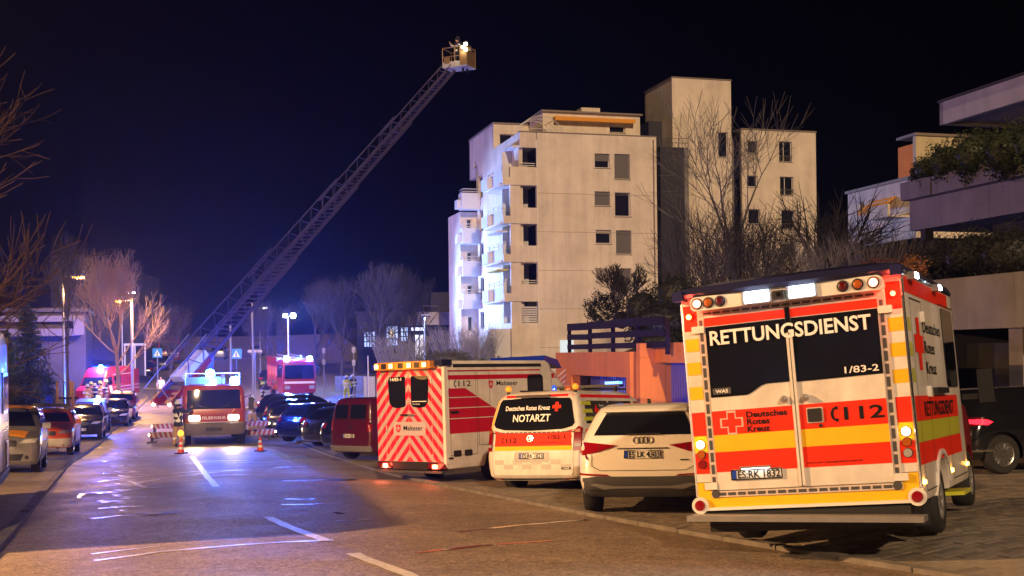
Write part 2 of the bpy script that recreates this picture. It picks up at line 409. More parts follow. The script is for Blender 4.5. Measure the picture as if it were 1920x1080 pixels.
# ================================================================= GROUND
def strip(name, m, ys, offs, fx, fz, label=None):
    b = bmesh.new(); rows = []
    for y in ys: rows.append([b.verts.new((fx(y, t), y, fz(fx(y, t), y))) for t in offs])
    for A, B in zip(rows, rows[1:]):
        for i in range(len(offs) - 1): b.faces.new((A[i], A[i+1], B[i+1], B[i]))
    me = bpy.data.meshes.new(name); b.to_mesh(me); b.free(); me.materials.append(m); me.shade_smooth()
    return link_mesh(name, me, kind='structure')
def asphalt(name, base):
    m = bpy.data.materials.new(name); m.use_nodes = True; nt = m.node_tree; b = nt.nodes['Principled BSDF']; L = nt.links
    tc = nt.nodes.new('ShaderNodeTexCoord')
    def noise(sc, det=4, r=.6):
        n = nt.nodes.new('ShaderNodeTexNoise'); n.inputs['Scale'].default_value = sc; n.inputs['Detail'].default_value = det; n.inputs['Roughness'].default_value = r
        L.new(tc.outputs['Object'], n.inputs['Vector']); return n.outputs[0]
    def mr(i, a, b_, c, d):
        n = nt.nodes.new('ShaderNodeMapRange')
        for k, v in enumerate((a, b_, c, d)): n.inputs[k+1].default_value = v
        L.new(i, n.inputs[0]); return n.outputs[0]
    def mul(a, b_):
        n = nt.nodes.new('ShaderNodeMath'); n.operation = 'MULTIPLY'; L.new(a, n.inputs[0]); L.new(b_, n.inputs[1]); return n.outputs[0]
    big = mr(noise(.35, 5), .3, .7, .65, 1.25); mid = mr(noise(3.5, 6, .7), .3, .7, .8, 1.15); fine = mul(mr(noise(30, 3, .9), .40, .60, .45, 1.6), mr(noise(9, 3, .9), .38, .62, .72, 1.3))
    v = nt.nodes.new('ShaderNodeVectorMath'); v.operation = 'SCALE'; v.inputs[0].default_value = base
    L.new(mul(mul(big, mid), fine), v.inputs['Scale']); L.new(v.outputs[0], b.inputs['Base Color'])
    L.new(mul(mr(noise(.9, 5), .3, .7, .46, .62), mr(noise(70, 3, .8), .35, .65, .85, 1.2)), b.inputs['Roughness'])
    b.inputs['Specular IOR Level'].default_value = .3
    bp = nt.nodes.new('ShaderNodeBump'); bp.inputs['Strength'].default_value = .35; bp.inputs['Distance'].default_value = .012
    L.new(noise(60, 4, .75), bp.inputs['Height']); L.new(bp.outputs[0], b.inputs['Normal'])
    return m
ASPH = asphalt('asphalt', (.245, .19, .135))
def paver_mat(name, base, sc):
    m = bpy.data.materials.new(name); m.use_nodes = True; nt = m.node_tree; b = nt.nodes['Principled BSDF']; L = nt.links
    tc = nt.nodes.new('ShaderNodeTexCoord'); mp = nt.nodes.new('ShaderNodeMapping'); mp.inputs['Rotation'].default_value = (0, 0, RAD(17))
    br = nt.nodes.new('ShaderNodeTexBrick'); br.inputs['Scale'].default_value = sc; br.inputs['Mortar Size'].default_value = .015
    br.inputs['Color1'].default_value = (*base, 1); br.inputs['Color2'].default_value = (*[c * .75 for c in base], 1); br.inputs['Mortar'].default_value = (*[c * .35 for c in base], 1)
    L.new(tc.outputs['Object'], mp.inputs[0]); L.new(mp.outputs[0], br.inputs[0])
    n = nt.nodes.new('ShaderNodeTexNoise'); n.inputs['Scale'].default_value = 1.3; n.inputs['Detail'].default_value = 8; L.new(tc.outputs['Object'], n.inputs[0])
    mx = nt.nodes.new('ShaderNodeMixRGB'); mx.blend_type = 'MULTIPLY'; mx.inputs[0].default_value = .7; L.new(br.outputs[0], mx.inputs[1]); L.new(n.outputs[0], mx.inputs[2])
    g = nt.nodes.new('ShaderNodeBrightContrast'); g.inputs[1].default_value = .0; L.new(mx.outputs[0], g.inputs[0])
    L.new(g.outputs[0], b.inputs['Base Color']); b.inputs['Roughness'].default_value = .7
    bp = nt.nodes.new('ShaderNodeBump'); bp.inputs['Strength'].default_value = .5; bp.inputs['Distance'].default_value = .01; bp.invert = True
    L.new(br.outputs['Fac'], bp.inputs['Height']); L.new(bp.outputs[0], b.inputs['Normal']); return m
PAVM = paver_mat('paving', (.46, .38, .30), 4.2)
SOIL = mat('dark_soil_and_leaves', (.022, .02, .016), .95, var=.5, vscale=.8, bump=.8, bscale=6)
KERBM = mat('kerb_granite', (.20, .18, .16), .8, var=.35, vscale=5, bump=.4, bscale=40)
PAV1 = mat('paver_concrete', (.26, .225, .18), .75, var=.25, vscale=9, bump=.4, bscale=60)
PAV2 = mat('paver_concrete_dark', (.18, .16, .13), .8, var=.25, vscale=9, bump=.4, bscale=60)
ys = [-14 + i * 1.0 for i in range(75)] + [61 + i * 3 for i in range(60)]
strip('road', ASPH, ys, [i / 10 for i in range(11)], lambda y, t: kl(y) + (kr(y) - kl(y)) * t, road_z)
rs = [0.01, .5, 1, 1.5, 2, 3, 4, 6, 8, 10, 12, 13, 14, 16, 18, 21, 25, 30, 36, 42]
strip('parking_bay_paving', PAVM, ys, rs[:13], lambda y, t: kr(y) + t, lambda x, y: gz(x + .001, y) - .025)
strip('hillside_ground', SOIL, ys, rs[12:] + [60, 90, 160], lambda y, t: kr(y) + t, lambda x, y: gz(x, y) - .025)
strip('left_pavement', PAVM, ys, [0.01, .6, 1.3, 2.2, 3.2, 5], lambda y, t: kl(y) - t, lambda x, y: gz(x - .001, y))
strip('left_garden_ground', SOIL, ys, [5, 6.5, 8, 10, 13, 18, 30, 60, 160], lambda y, t: kl(y) - t, lambda x, y: gz(x, y))
g_ = MB(); g_.face([(-900, -60, -9), (900, -60, -9), (900, 900, -9), (-900, 900, -9)]); g_.build('ground', SOIL, kind='structure')
# kerbs, one stone after another
def kerb(name, fx, side, y0, y1, hgt):
    base = bpy.data.objects.new(name, None); COL.objects.link(base); base['kind'] = 'structure'
    st = MB(); st.box(-.07, .07, -.492, .492, -.25, 0); me = st.mesh('kerb_stone', KERBM, 40, bevel=.012)
    y = y0
    while y < y1:
        dx = fx(y + .5) - fx(y - .5); ang = math.atan2(dx, 1.0); x = fx(y); step = cos(ang)
        z = prof(y) + hgt(y) + random.uniform(-.004, .004)
        dz = prof(y + .5) - prof(y - .5)
        M = Matrix.Translation((x + side * .03, y, z)) @ Matrix.Rotation(-ang, 4, 'Z') @ Matrix.Rotation(math.atan2(dz, 1), 4, 'X') @ Matrix.Rotation(random.uniform(-.012, .012), 4, 'Y')
        link_mesh('kerb_stone', me, base, M); y += step
kerb('right_kerb', kr, 1, 6, 95, lambda y: .055)
kerb('left_kerb', kl, -1, 12, 100, lambda y: .07)
# pavers under the parked vehicles: near ones one by one, the rest joined
def pavers():
    base = bpy.data.objects.new('near_paving', None); COL.objects.link(base); base['kind'] = 'structure'
    a = RAD(-17); ux = Vector((cos(a), -sin(a) * -1, 0)); 
    ex = Vector((cos(RAD(17)), sin(RAD(17)), 0)); ey = Vector((-sin(RAD(17)), cos(RAD(17)), 0))
    cells = []
    for j in range(-5, 150):
        for i in range(-60, 140):
            p = ex * (i * .24 + (j % 2) * .12) + ey * (j * .16)
            if p.y < 9 or p.y > 24 or p.x < kr(p.y) + .13 or p.x > kr(p.y) + 11.5: continue
            u = 960 + 2250 * p.x / p.y
            if u > 2050: continue
            cells.append(p)
    cells.sort(key=lambda p: p.y + (0 if p.x > 3.2 else 3))
    rest = MB(); mes = []
    for m in (PAV1, PAV2, PAV1):
        s = MB(); w = .117; h = .077; s.box(-w, w, -h, h, -.05, 0); mes.append(s.mesh('paver', m, 30, bevel=.006))
    n = 0
    for p in cells:
        z = gz(p.x, p.y) + random.uniform(-.003, .003)
        sx = (gz(p.x + .2, p.y) - gz(p.x - .2, p.y)) / .4; sy = (gz(p.x, p.y + .2) - gz(p.x, p.y - .2)) / .4
        nrm = Vector((-sx, -sy, 1)).normalized()
        q = Vector((0, 0, 1)).rotation_difference(nrm).to_matrix().to_4x4()
        M = Matrix.Translation((p.x, p.y, z)) @ q @ Matrix.Rotation(RAD(17) + random.uniform(-.008, .008), 4, 'Z') @ Matrix.Rotation(random.uniform(-.012, .012), 4, 'X')
        if n < 300 and p.x > kr(p.y) + .4: link_mesh('paver', random.choice(mes), base, M); n += 1
        else:
            w = .117; h = .077; mi = random.randrange(2)
            P = [M @ Vector(c) for c in ((-w,-h,0),(w,-h,0),(w,h,0),(-w,h,0))]; Q = [M @ Vector(c) for c in ((-w,-h,-.05),(w,-h,-.05),(w,h,-.05),(-w,h,-.05))]
            rest.face(P, mi)
            for k in range(4): rest.face([P[k], Q[k], Q[(k+1) % 4], P[(k+1) % 4]], mi)
    o = rest.build('distant_pavers', [PAV1, PAV2], base); o['kind'] = 'stuff'
pavers()
# road paint and glossy tar seams, each a thin sheet following the road
PAINT = mat('road_paint', (.62, .60, .58), .42, var=.35, vscale=14)
TAR = mat('glossy_tar_seam', (.02, .02, .024), .12, spec=1., var=.2, vscale=20)
GLINT = mat('seam_blue_glint', (.75, .75, 1), .32, metal=.35, spec=1., var=.3, vscale=25)  # pale blue base stands in for light reflected off the seams
def ground_strip(name, m, px, w, off=.006, jag=0, label=None, kind='structure', wpx=None):
    """px: image points on the road, widths in metres"""
    P = []
    for u, v in px:
        r = ray(u, v); y = 20.0
        for _ in range(60):
            f_ = (r.z * y) - road_z(r.x * y, y); g = (r.z * (y + .01)) - road_z(r.x * (y + .01), y + .01)
            d = (g - f_) / .01; y -= f_ / d if abs(d) > 1e-6 else 0; y = max(6, min(150, y))
        P.append(Vector((r.x * y, y, 0)))
    Q = []
    for a, b in zip(P, P[1:]):
        n = max(1, int((b - a).length / .25))
        for i in range(n): Q.append(a + (b - a) * i / n)
    Q.append(P[-1]); b = bmesh.new(); prev = None
    for i, p in enumerate(Q):
        d = (Q[min(i+1, len(Q)-1)] - Q[max(i-1, 0)]).normalized(); nn = Vector((-d.y, d.x, 0)); ww = w * (1 + random.uniform(-jag, jag)) / 2
        if jag: p = p + nn * random.uniform(-jag, jag) * w * .6
        A, B = p + nn * ww, p - nn * ww
        A.z = road_z(A.x, A.y) + off; B.z = road_z(B.x, B.y) + off
        cur = (b.verts.new(A), b.verts.new(B))
        if prev: b.faces.new((prev[0], prev[1], cur[1], cur[0]))
        prev = cur
    for f in b.faces:
        if f.normal.z < 0: f.normal_flip()
    bmesh.ops.recalc_face_normals(b, faces=b.faces)
    if sum(f.normal.z for f in b.faces) < 0: bmesh.ops.reverse_faces(b, faces=b.faces)
    me = bpy.data.meshes.new(name); b.to_mesh(me); b.free(); me.materials.append(m)
    return link_mesh(name, me, kind=kind)
for q in ([(360, 856), (373, 873), (388, 893), (406, 913)], [(503, 970), (540, 988), (575, 1001), (610, 1014)], [(660, 1038), (700, 1054), (740, 1068), (775, 1082)]):
    ground_strip('lane_marking', PAINT, q, .14, .006, .12)
for q, w in (([(372, 866), (390, 864.5), (430, 864.5), (464, 863.5)], .3),):
    ground_strip('stop_line', PAINT, q, w, .007, .15)
random.seed(11)
def manhole(u, v, r, name, label):
    rr_ = ray(u, v); y = 20.
    for _ in range(40): y = y * (road_z(rr_.x*y, y) / (rr_.z*y)) * .5 + y * .5
    x = rr_.x * y; b = MB(); M = Matrix.Translation((x, y, road_z(x, y) + .006)) @ Matrix.Rotation(math.atan2(prof(y+.5)-prof(y-.5), 1), 4, 'X')
    n = 24; b.bm.faces.new([b.bm.verts.new(M @ Vector((r*cos(2*pi*i/n), r*sin(2*pi*i/n), 0))) for i in range(n)])
    o = b.build(name, mat('cast_iron', (.05, .045, .04), .4, metal=.5, bump=.5, bscale=40), kind='structure')
manhole(640, 900, .33, 'manhole_cover', ''); manhole(300, 962, .33, 'manhole_cover', ''); manhole(560, 858, .3, 'manhole_cover', '')
seams = [[(180,1052),(300,1035),(420,1024),(520,1018),(625,1013)], [(170,1039),(230,1032),(300,1024)], [(172,973),(225,967),(280,966)], [(185,954),(230,951),(270,949)],
 [(150,934),(152,926),(230,919),(325,911)], [(190,943),(215,940),(250,940)], [(182,904),(240,896),(330,887),(372,884)], [(198,912),(260,906),(310,896),(420,884)],
 [(200,925),(235,921)], [(195,888),(245,884),(300,881)], [(243,902),(255,907),(268,914)], [(372,884),(440,882),(520,879)], [(400,892),(450,890),(500,891)], [(535,936),(560,937),(592,936)],
 [(527,947),(580,946),(640,943)], [(530,902),(570,901),(605,900)], [(480,879),(530,876),(575,875)], [(330,871),(380,868),(450,867),(520,868)], [(630,976),(660,978),(695,973)], [(625,961),(645,964)],
 [(780,1037),(900,1024),(1040,1014)], [(860,998),(980,985),(1100,975)], [(470,840),(520,838),(560,838)]]
for s_ in seams: ground_strip('tar_seam', GLINT if random.random() < .75 else TAR, s_, .085, .005, .5)
for k in range(46):      # short crack fills, coloured as the blue lamp's reflection down the left lane
    v = 838 + 118 * (k / 46) ** 1.1 + random.uniform(-2, 2); u = 228 + random.uniform(-22, 22)
    pts = [(u + random.uniform(-16, 16), v)]
    for i in range(3): pts.append((pts[-1][0] + random.uniform(4, 17) * random.choice((1, 1, -1)), pts[-1][1] + random.uniform(-1.2, 1.6)))
    ground_strip('crack_fill_glint', GLINT, pts, .085, .005, .6)
for a, b_ in (((300,735),(262,765)),((250,775),(236,792)),((262,800),(240,808)),((225,798),(216,802)),((285,812),(300,815))):
    ground_strip('worn_marking', PAINT, [a, b_], .10, .006, .5)
# ================================================================= VEHICLES
def lens(sk, ax, x, z, r, m, name='lamp', t=.012, parent=None):
    return sk.decal(name, [circ(x, z, r, 14)], ax, m, .006, t, cell=1, parent=parent)
# ---------------------------------------------------------------- the big rescue ambulance in front
def rescue_ambulance():
    T = thing('ambulance', 'large box ambulance reading RETTUNGSDIENST on its dark rear windows', 'ambulance', AMB_M)
    HW = 1.10; L = 3.5
    lv = [(.42, .0, L, HW-.02, .03, .10), (.46, -.0, L, HW, .03, .12), (1.3, .0, L, HW, .03, .14), (2.40, .0, L, HW, .03, .2), (2.58, .0, L, HW-.0, .04, .25), (2.63, .03, L-.05, HW-.03, .05, .25)]
    bm = shell(lv); sk = Skin(bm, T); bm = cut_arches(bm, [(1.35, .36)], .45, HW)
    bm_obj(bm, 'box_body', BOXWHITE, T)
    sk2 = sk
    D = lambda n, p, m, off=.004, t=0, **k: sk.decal(n, p, 'rear', m, off, t, cell=.5, **k)
    # corner posts
    for s in (-1, 1):
        f = lambda a, b: (min(s*a, s*b), max(s*a, s*b))
        D('corner_foil', [rect(*f(.935, 1.075), 2.24, 2.50)], ORED)
        for z0, z1 in ((2.03, 2.16), (1.79, 1.92), (1.54, 1.67)): D('yellow_block', [rect(*f(.935, 1.075), z0, z1)], YEL)
        D('corner_foil', [rect(*f(.935, 1.075), 1.17, 1.41)], ORED); D('yellow_block', [rect(*f(.935, 1.075), 1.005, 1.17)], YEL); D('corner_foil', [rect(*f(.935, 1.075), .79, 1.0)], ORED)
        D('post_joint', [rect(*f(.93, 1.075), .70, .705)], SEAM, .006)
        b = MB(); b.lathe([(.085, -.03), (.085, .03), (.07, .04)], (s*1.055, -.012, .475), 'Y', 20); b.build('corner_ring', WHITE, T, 40)
        b = MB(); b.lathe([(.055, -.012), (.05, -.028), (.001, -.034)], (s*1.055, -.03, .475), 'Y', 18); b.build('rear_reflector', LRED, T, 40)
        # alu edge profile and door frame of reflective blocks
        lamp('POINT', (s*1.04, -.14, 2.40), 5, (1, .06, .03), .04, parent=T, name='marker_glow')
        b = MB(); b.tube((s*1.088, .012, .56), (s*1.088, .012, 2.52), .016, n=8); b.build('edge_profile', CHROME if s > 0 else ALU, T, 40)
        D('door_frame', [rect(*f(.862, .925), .55, 2.40)], SALMON, .008, .01)
        for k in range(14):
            z = .66 + k * .122; D('reflex_block', [rect(*f(.875, .910), z, z+.095)], GREYP, .021)
        for z in (.68, 2.26): D('hinge', [rrect(*f(.86, .99), z-.05, z+.02, .01)], WHITE, .02, .02)
        D('frame_corner', [circ(s*.885, .585, .045, 8)], GREYP, .022)
        # lamps: rear cluster
        for z, m in ((1.085, E_WARM), (.985, LAMB), (.885, LRED if s < 0 else LCLR)):
            o = lens(sk, 'rear', s*1.005, z, .046, BLACK, 'rear_lamp', .01); lens(sk, 'rear', s*1.005, z, .040, m, 'lens', .022, parent=o)
        o = lens(sk, 'rear', s*1.01, 2.385, .04, ORED, 'marker_lamp', .02); lens(sk, 'rear', s*1.01, 2.385, .024, E_AMB if s<0 else E_RED, 'lens', .035, parent=o)
    D('door_frame', [rect(-.93, .93, .55, .61)], SALMON, .0085, .01)
    for k in range(17): D('reflex_block', [rect(-.86 + k*.101, -.86 + k*.101 + .08, .565, .595)], GREYP, .022)
    D('door_frame', [rect(-.925, .925, 2.38, 2.42)], SALMON, .0085, .01)
    for k in range(17): D('reflex_block', [rect(-.86 + k*.101, -.86 + k*.101 + .08, 2.39, 2.412)], GREYP, .022)
    D('skirt_foil', [rect(-1.0, 1.0, .45, .545)], YEL, .004); D('skirt_foil', [rect(-1.075, -.93, .45, .70)], YEL, .005); D('skirt_foil', [rect(.93, 1.075, .45, .70)], YEL, .005)
    b = MB(); b.box(-1.0, 1.0, -.035, .0, .42, .45); b.build('lower_rail', WHITE, T)
    # doors
    for s in (-1, 1):
        x0, x1 = (-.855, -.012) if s < 0 else (.012, .86)
        d = D('rear_door', [rect(x0, x1, .62, 2.375)], BOXWHITE, .006, .022)
        q = lambda n, p, m, off=.032, t=0: sk.decal(n, p, 'rear', m, off, t, cell=.6, parent=d)
        q('foil', [rect(x0+.002, x1-.002, 2.27, 2.355)], ORED)
        q('foil', [rect(x0+.002, x1-.002, 1.17, 1.41)], ORED); q('foil', [rect(x0+.002, x1-.002, 1.0, 1.169)], YEL); q('foil', [rect(x0+.002, x1-.002, .80, .999)], ORED)
        if s < 0: q('window', [[(-.845, 1.55), (-.47, 1.55), (-.42, 1.57), (-.32, 1.63), (-.27, 1.645), (-.03, 1.645), (-.03, 2.262), (-.845, 2.262)]], GLASS, .033, .004)
        else: q('window', [[(.03, 1.635), (.855, 1.645), (.855, 2.262), (.03, 2.262)]], GLASS, .033, .004)
        o = MB(); o.lathe([(.034, 0), (.038, -.03), (.03, -.05), (.001, -.055)], (s*.105, -.03, 1.475), 'Y', 14); o.lathe([(.02, -.055), (.018, -.075), (.001, -.076)], (s*.105, -.03, 1.475), 'Y', 12)
        o.build('handle', ALU, d, 40)
    b = MB(); b.box(-.03, .03, -.055, -.01, .63, 2.12); b.build('door_seal_bar', BOXWHITE, T, bevel=.01)
    b = MB(); b.box(-.003, .003, -.0575, -.05, .63, 2.12); b.build('door_gap', SEAM, T)
    b = MB(); b.box(-.024, .024, -.050, -.01, 2.121, 2.37); b.build('dark_seal', GLASS, T)
    txt(sk, 'rear', 'RETTUNGSDIENST', -.80, .79, 2.075, .145, TEXTWHT, .058, .022)
    txt(sk, 'rear', '1/83-2', .50, .82, 1.675, .065, TEXTWHT, .044, .012)
    sk.decal('maker_label', [rrect(-.82, -.63, 1.575, 1.64, .01)], 'rear', GREYP, .045); txt(sk, 'rear', 'WAS', -.79, -.66, 1.59, .035, TEXTWHT, .047, .02)
    sk.decal('cross_outline', [cross(-.655, 1.285, .118, .40)], 'rear', SALMON, .036); sk.decal('cross_field', [cross(-.655, 1.285, .100, .36)], 'rear', ORED, .038)
    for i, w_ in enumerate(('Deutsches', 'Rotes', 'Kreuz')):
        txt(sk, 'rear', w_, -.50, (-.09, -.27, -.27)[i], 1.325 - i*.071, .060, TEXTBLK, .037, .03)
    txt(sk, 'rear', '112', .455, .83, 1.235, .125, TEXTBLK, .037, .02); sk.decal('phone_symbol', phone_polys(.385, 1.295, .14), 'rear', TEXTBLK, .037)
    txt(sk, 'rear', 'www.drk-rettungsdienst-esnt.de', .06, .59, .835, .022, TEXTBLK, .037, .01)
    o = sk.decal('door_lock_box', [rrect(.10, .26, 1.225, 1.375, .012)], 'rear', SALMON, .034, .012); sk.decal('lock_plate', [rrect(.112, .248, 1.236, 1.364, .012)], 'rear', BLACK, .05, .006, parent=o)
    lens(sk, 'rear', .225, 1.195, .017, BLACK, 'key_lock', .04)
    plate(sk, 'rear', -.445, .765, 'ES:RK 1832', .52, .105, up=.022)
    b = MB(); b.box(-.60, -.29, -.09, -.03, .825, .845); o = b.build('plate_lamp', ALU, T, bevel=.008); b = MB(); b.box(-.58, -.31, -.085, -.04, .818, .8245); b.build('lens', em('plate_lamp_glow', (1, .95, .85), 6), o)
    # lamp fascia and roof cap
    pf = rrect(-.945, .945, 2.425, 2.565, .05); b = MB(); b.prism(pf, 'Y', -.15, .02); b.build('lamp_fascia', WHITE, T, 40)
    def fl(x, r, m, n='signal_lamp'):
        b = MB(); b.lathe([(r+.01, -.15), (r+.01, -.163), (r-.002, -.165)], (x, 0, 2.497), 'Y', 18); o = b.build(n, BLACK, T, 40)
        b = MB(); b.lathe([(r-.003, -.155), (r-.006, -.172), (r*.5, -.18), (.001, -.182)], (x, 0, 2.497), 'Y', 18); b.build('lens', m, o, 60)
    for x, m in ((-.87, E_REDHOT), (-.75, LAMB), (-.63, LREDD), (.58, LREDD), (.72, LAMB), (.865, E_REDHOT)): fl(x, .046, m)
    for x in (-.255, .19):
        b = MB(); b.box(x-.15, x+.15, -.17, -.14, 2.43, 2.562); o = b.build('work_light', ALU, T, bevel=.008)
        b = MB(); b.box(x-.12, x+.12, -.18, -.171, 2.445, 2.55); b.build('lens', E_WHITE, o)
        lamp('SPOT', (x, -.22, 2.49), 60, (.72, .9, 1), .1, (0, -1, -.45), 120, .6, T, 'work_light_beam')
    b = MB(); b.box(-.085, .025, -.20, -.14, 2.45, 2.53); o = b.build('camera_housing', BLACK, T, bevel=.015); b = MB(); b.lathe([(.022, -.2), (.02, -.212), (.001, -.21)], (-.03, 0, 2.49), 'Y', 12); b.build('camera_lens', GLASS, o)
    rf = [(2.568, -.20, L, 1.10, .10, .2), (2.60, -.23, L, 1.12, .12, .25), (2.66, -.20, L-.05, 1.10, .12, .3), (2.70, -.05, L-.3, .98, .2, .4)]
    bm_obj(shell(rf, (.10, 0)), 'roof_cap', mat('navy_roof', (.012, .013, .05), .35, coat=.3), T)
    for s in (-1, 1):
        b = MB(); b.box(min(s*1.02, s*1.125), max(s*1.02, s*1.125), -.16, .0, 2.545, 2.64); b.build('corner_beacon', mat('navy_corner', (.02, .02, .09), .3, coat=.3), T, bevel=.03)
    # step
    b = MB(); b.box(-1.13, 1.13, -.26, -.02, -.028, .028, M=Matrix.Translation((0, 0, .325)) @ Matrix.Rotation(RAD(2.2), 4, 'Y')); b.build('rear_step', ALU, T, bevel=.02)
    for s in (-1, 1): b = MB(); b.box(min(s*.70, s*1.04), max(s*.70, s*1.04), .72, .75, .14, .46); b.build('mud_flap', BLACK, T)  # black flaps added to darken the space under the step
    b = MB(); b.box(-.98, .98, .0, .7, .20, .40); b.build('underframe', BLACK, T)  # black box added as shade below the body
    # ---- right side (kerb side towards the camera)
    R_ = lambda n, p, m, off=.004, t=0: sk.decal(n, p, 'right', m, off, t, cell=.5)
    R_('side_foil', [rect(.05, L-.1, 2.40, 2.56)], ORED)
    for z0, z1 in ((2.03, 2.16), (1.79, 1.92), (1.54, 1.67)): R_('yellow_block', [rect(.06, .22, z0, z1)], GYEL)
    R_('side_foil', [rect(.05, L-.05, 1.17, 1.41)], ORED); R_('yellow_band', [rect(.05, L-.05, .97, 1.168)], GYEL); R_('side_foil', [rect(.05, L-.05, .76, .968)], ORED)
    sk.decal('red_cross', [cross(.62, 1.92, .26, .34)], 'right', ORED, .006)
    for i, w_ in enumerate(('Deutsches', 'Rotes', 'Kreuz')): txt(sk, 'right', w_, .95, (2.1, 1.6, 1.6)[i], 2.05 - i*.21, .13, TEXTBLK, .006, .01)
    txt(sk, 'right', 'RETTUNGSDIENST', .55, 2.6, 1.21, .15, TEXTBLK, .008, .02)
    R_('locker_door', [rect(.30, 1.0, .62, 2.34)], mat('grey_white_side', (.42, .42, .42), .35, coat=.4), .0, .001) if False else None
    for y0, y1, z0, z1 in ((.26, .95, .5, 2.36), (2.15, 3.3, .5, 2.42)):
        R_('side_door_gap', frame_polys(y0, y1, z0, z1, .012), SEAM, .006)
    R_('side_window', [rrect(2.3, 3.15, 1.50, 2.38, .08)], GLASS, .006, .006)
    for y, z in ((.93, 2.2), (.93, 1.45)): R_('side_hinge', [rrect(y-.05, y+.05, z-.055, z+.055, .01)], WHITE, .01, .03)
    b = MB(); b.box(1.10, 1.16, 1.2, 2.0, 1.43, 1.49); b.build('awning_rail', BLACK, T, bevel=.015)
    R_('wheel_arch_trim', [[(1.35 + .50*cos(a), .36 + .50*sin(a)), (1.35 + .50*cos(a2), .36 + .50*sin(a2)), (1.35 + .455*cos(a2), .36 + .455*sin(a2)), (1.35 + .455*cos(a), .36 + .455*sin(a))] for a, a2 in ((pi*k/14 + .1, pi*(k+1)/14+ .1) for k in range(13))], WHITE, .008, .02)
    for y, z in ((.12, .60), (2.0, .60), (3.3, .60)):
        o = R_('side_marker', [rrect(y-.05, y+.05, z-.02, z+.02, .01)], E_AMB, .008, .012)
    for y in (.35, 1.9):
        b = MB(); b.box(1.10, 1.18, y-.10, y+.10, 2.53, 2.60); o = b.build('side_work_light', ALU, T, bevel=.01); b = MB(); b.box(1.181, 1.19, y-.08, y+.08, 2.54, 2.592); b.build('lens', E_WHITE, o)
        lamp('SPOT', (1.22, y, 2.55), 10, (.8, .92, 1), .08, (1, 0, -1.3), 120, .6, T, 'side_light_beam')
    b = MB(); b.box(.80, 1.16, 2.4, 3.0, .30, .34); b.build('side_step', GYEL, T)
    # ---- cab
    cl = [(.35, L+.02, L+1.85, .93, .05, .3), (.6, L+.02, L+1.95, .97, .05, .35), (1.0, L+.02, L+1.92, .98, .05, .35), (1.25, L+.02, L+1.75, .97, .05, .35), (1.32, L+.02, L+1.25, .96, .05, .3), (1.9, L+.02, L+.72, .90, .05, .25), (2.3, L+.02, L+.35, .84, .05, .2), (2.38, L+.02, L+.2, .78, .05, .1)]
    bm = shell(densify(cl, 2), (0, .12)); cs = Skin(bm, T); bm = cut_arches(bm, [(L+1.15, .36)], .42, .97); bm_obj(bm, 'cab', FIRERED, T)
    for a in ('right', 'left'): cs.decal('cab_window', [[(L+.25, 1.33), (L+1.25, 1.33), (L+.75, 1.92), (L+.3, 1.98)]], a, GLASS, .006)
    for s in (-1, 1):
        b = MB(); b.box(min(s*.98, s*1.28), max(s*.98, s*1.28), L+1.0, L+1.08, 1.35, 1.42); b.box(min(s*1.18, s*1.36), max(s*1.18, s*1.36), L+.98, L+1.1, 1.3, 1.72); b.build('mirror', BLACK, T, bevel=.02)
    wheels(T, .35, .24, 1.06, (1.35,), 8, ALU); wheels(T, .35, .23, .97, (L+1.15,), 8, ALU)
    return T
GZ = lambda x, y, dz=0: gz(x, y) + dz
AMB_M = pose(2.86, 11.62, -1.945, 27.5, -1.9, -5.0)
rescue_ambulance()

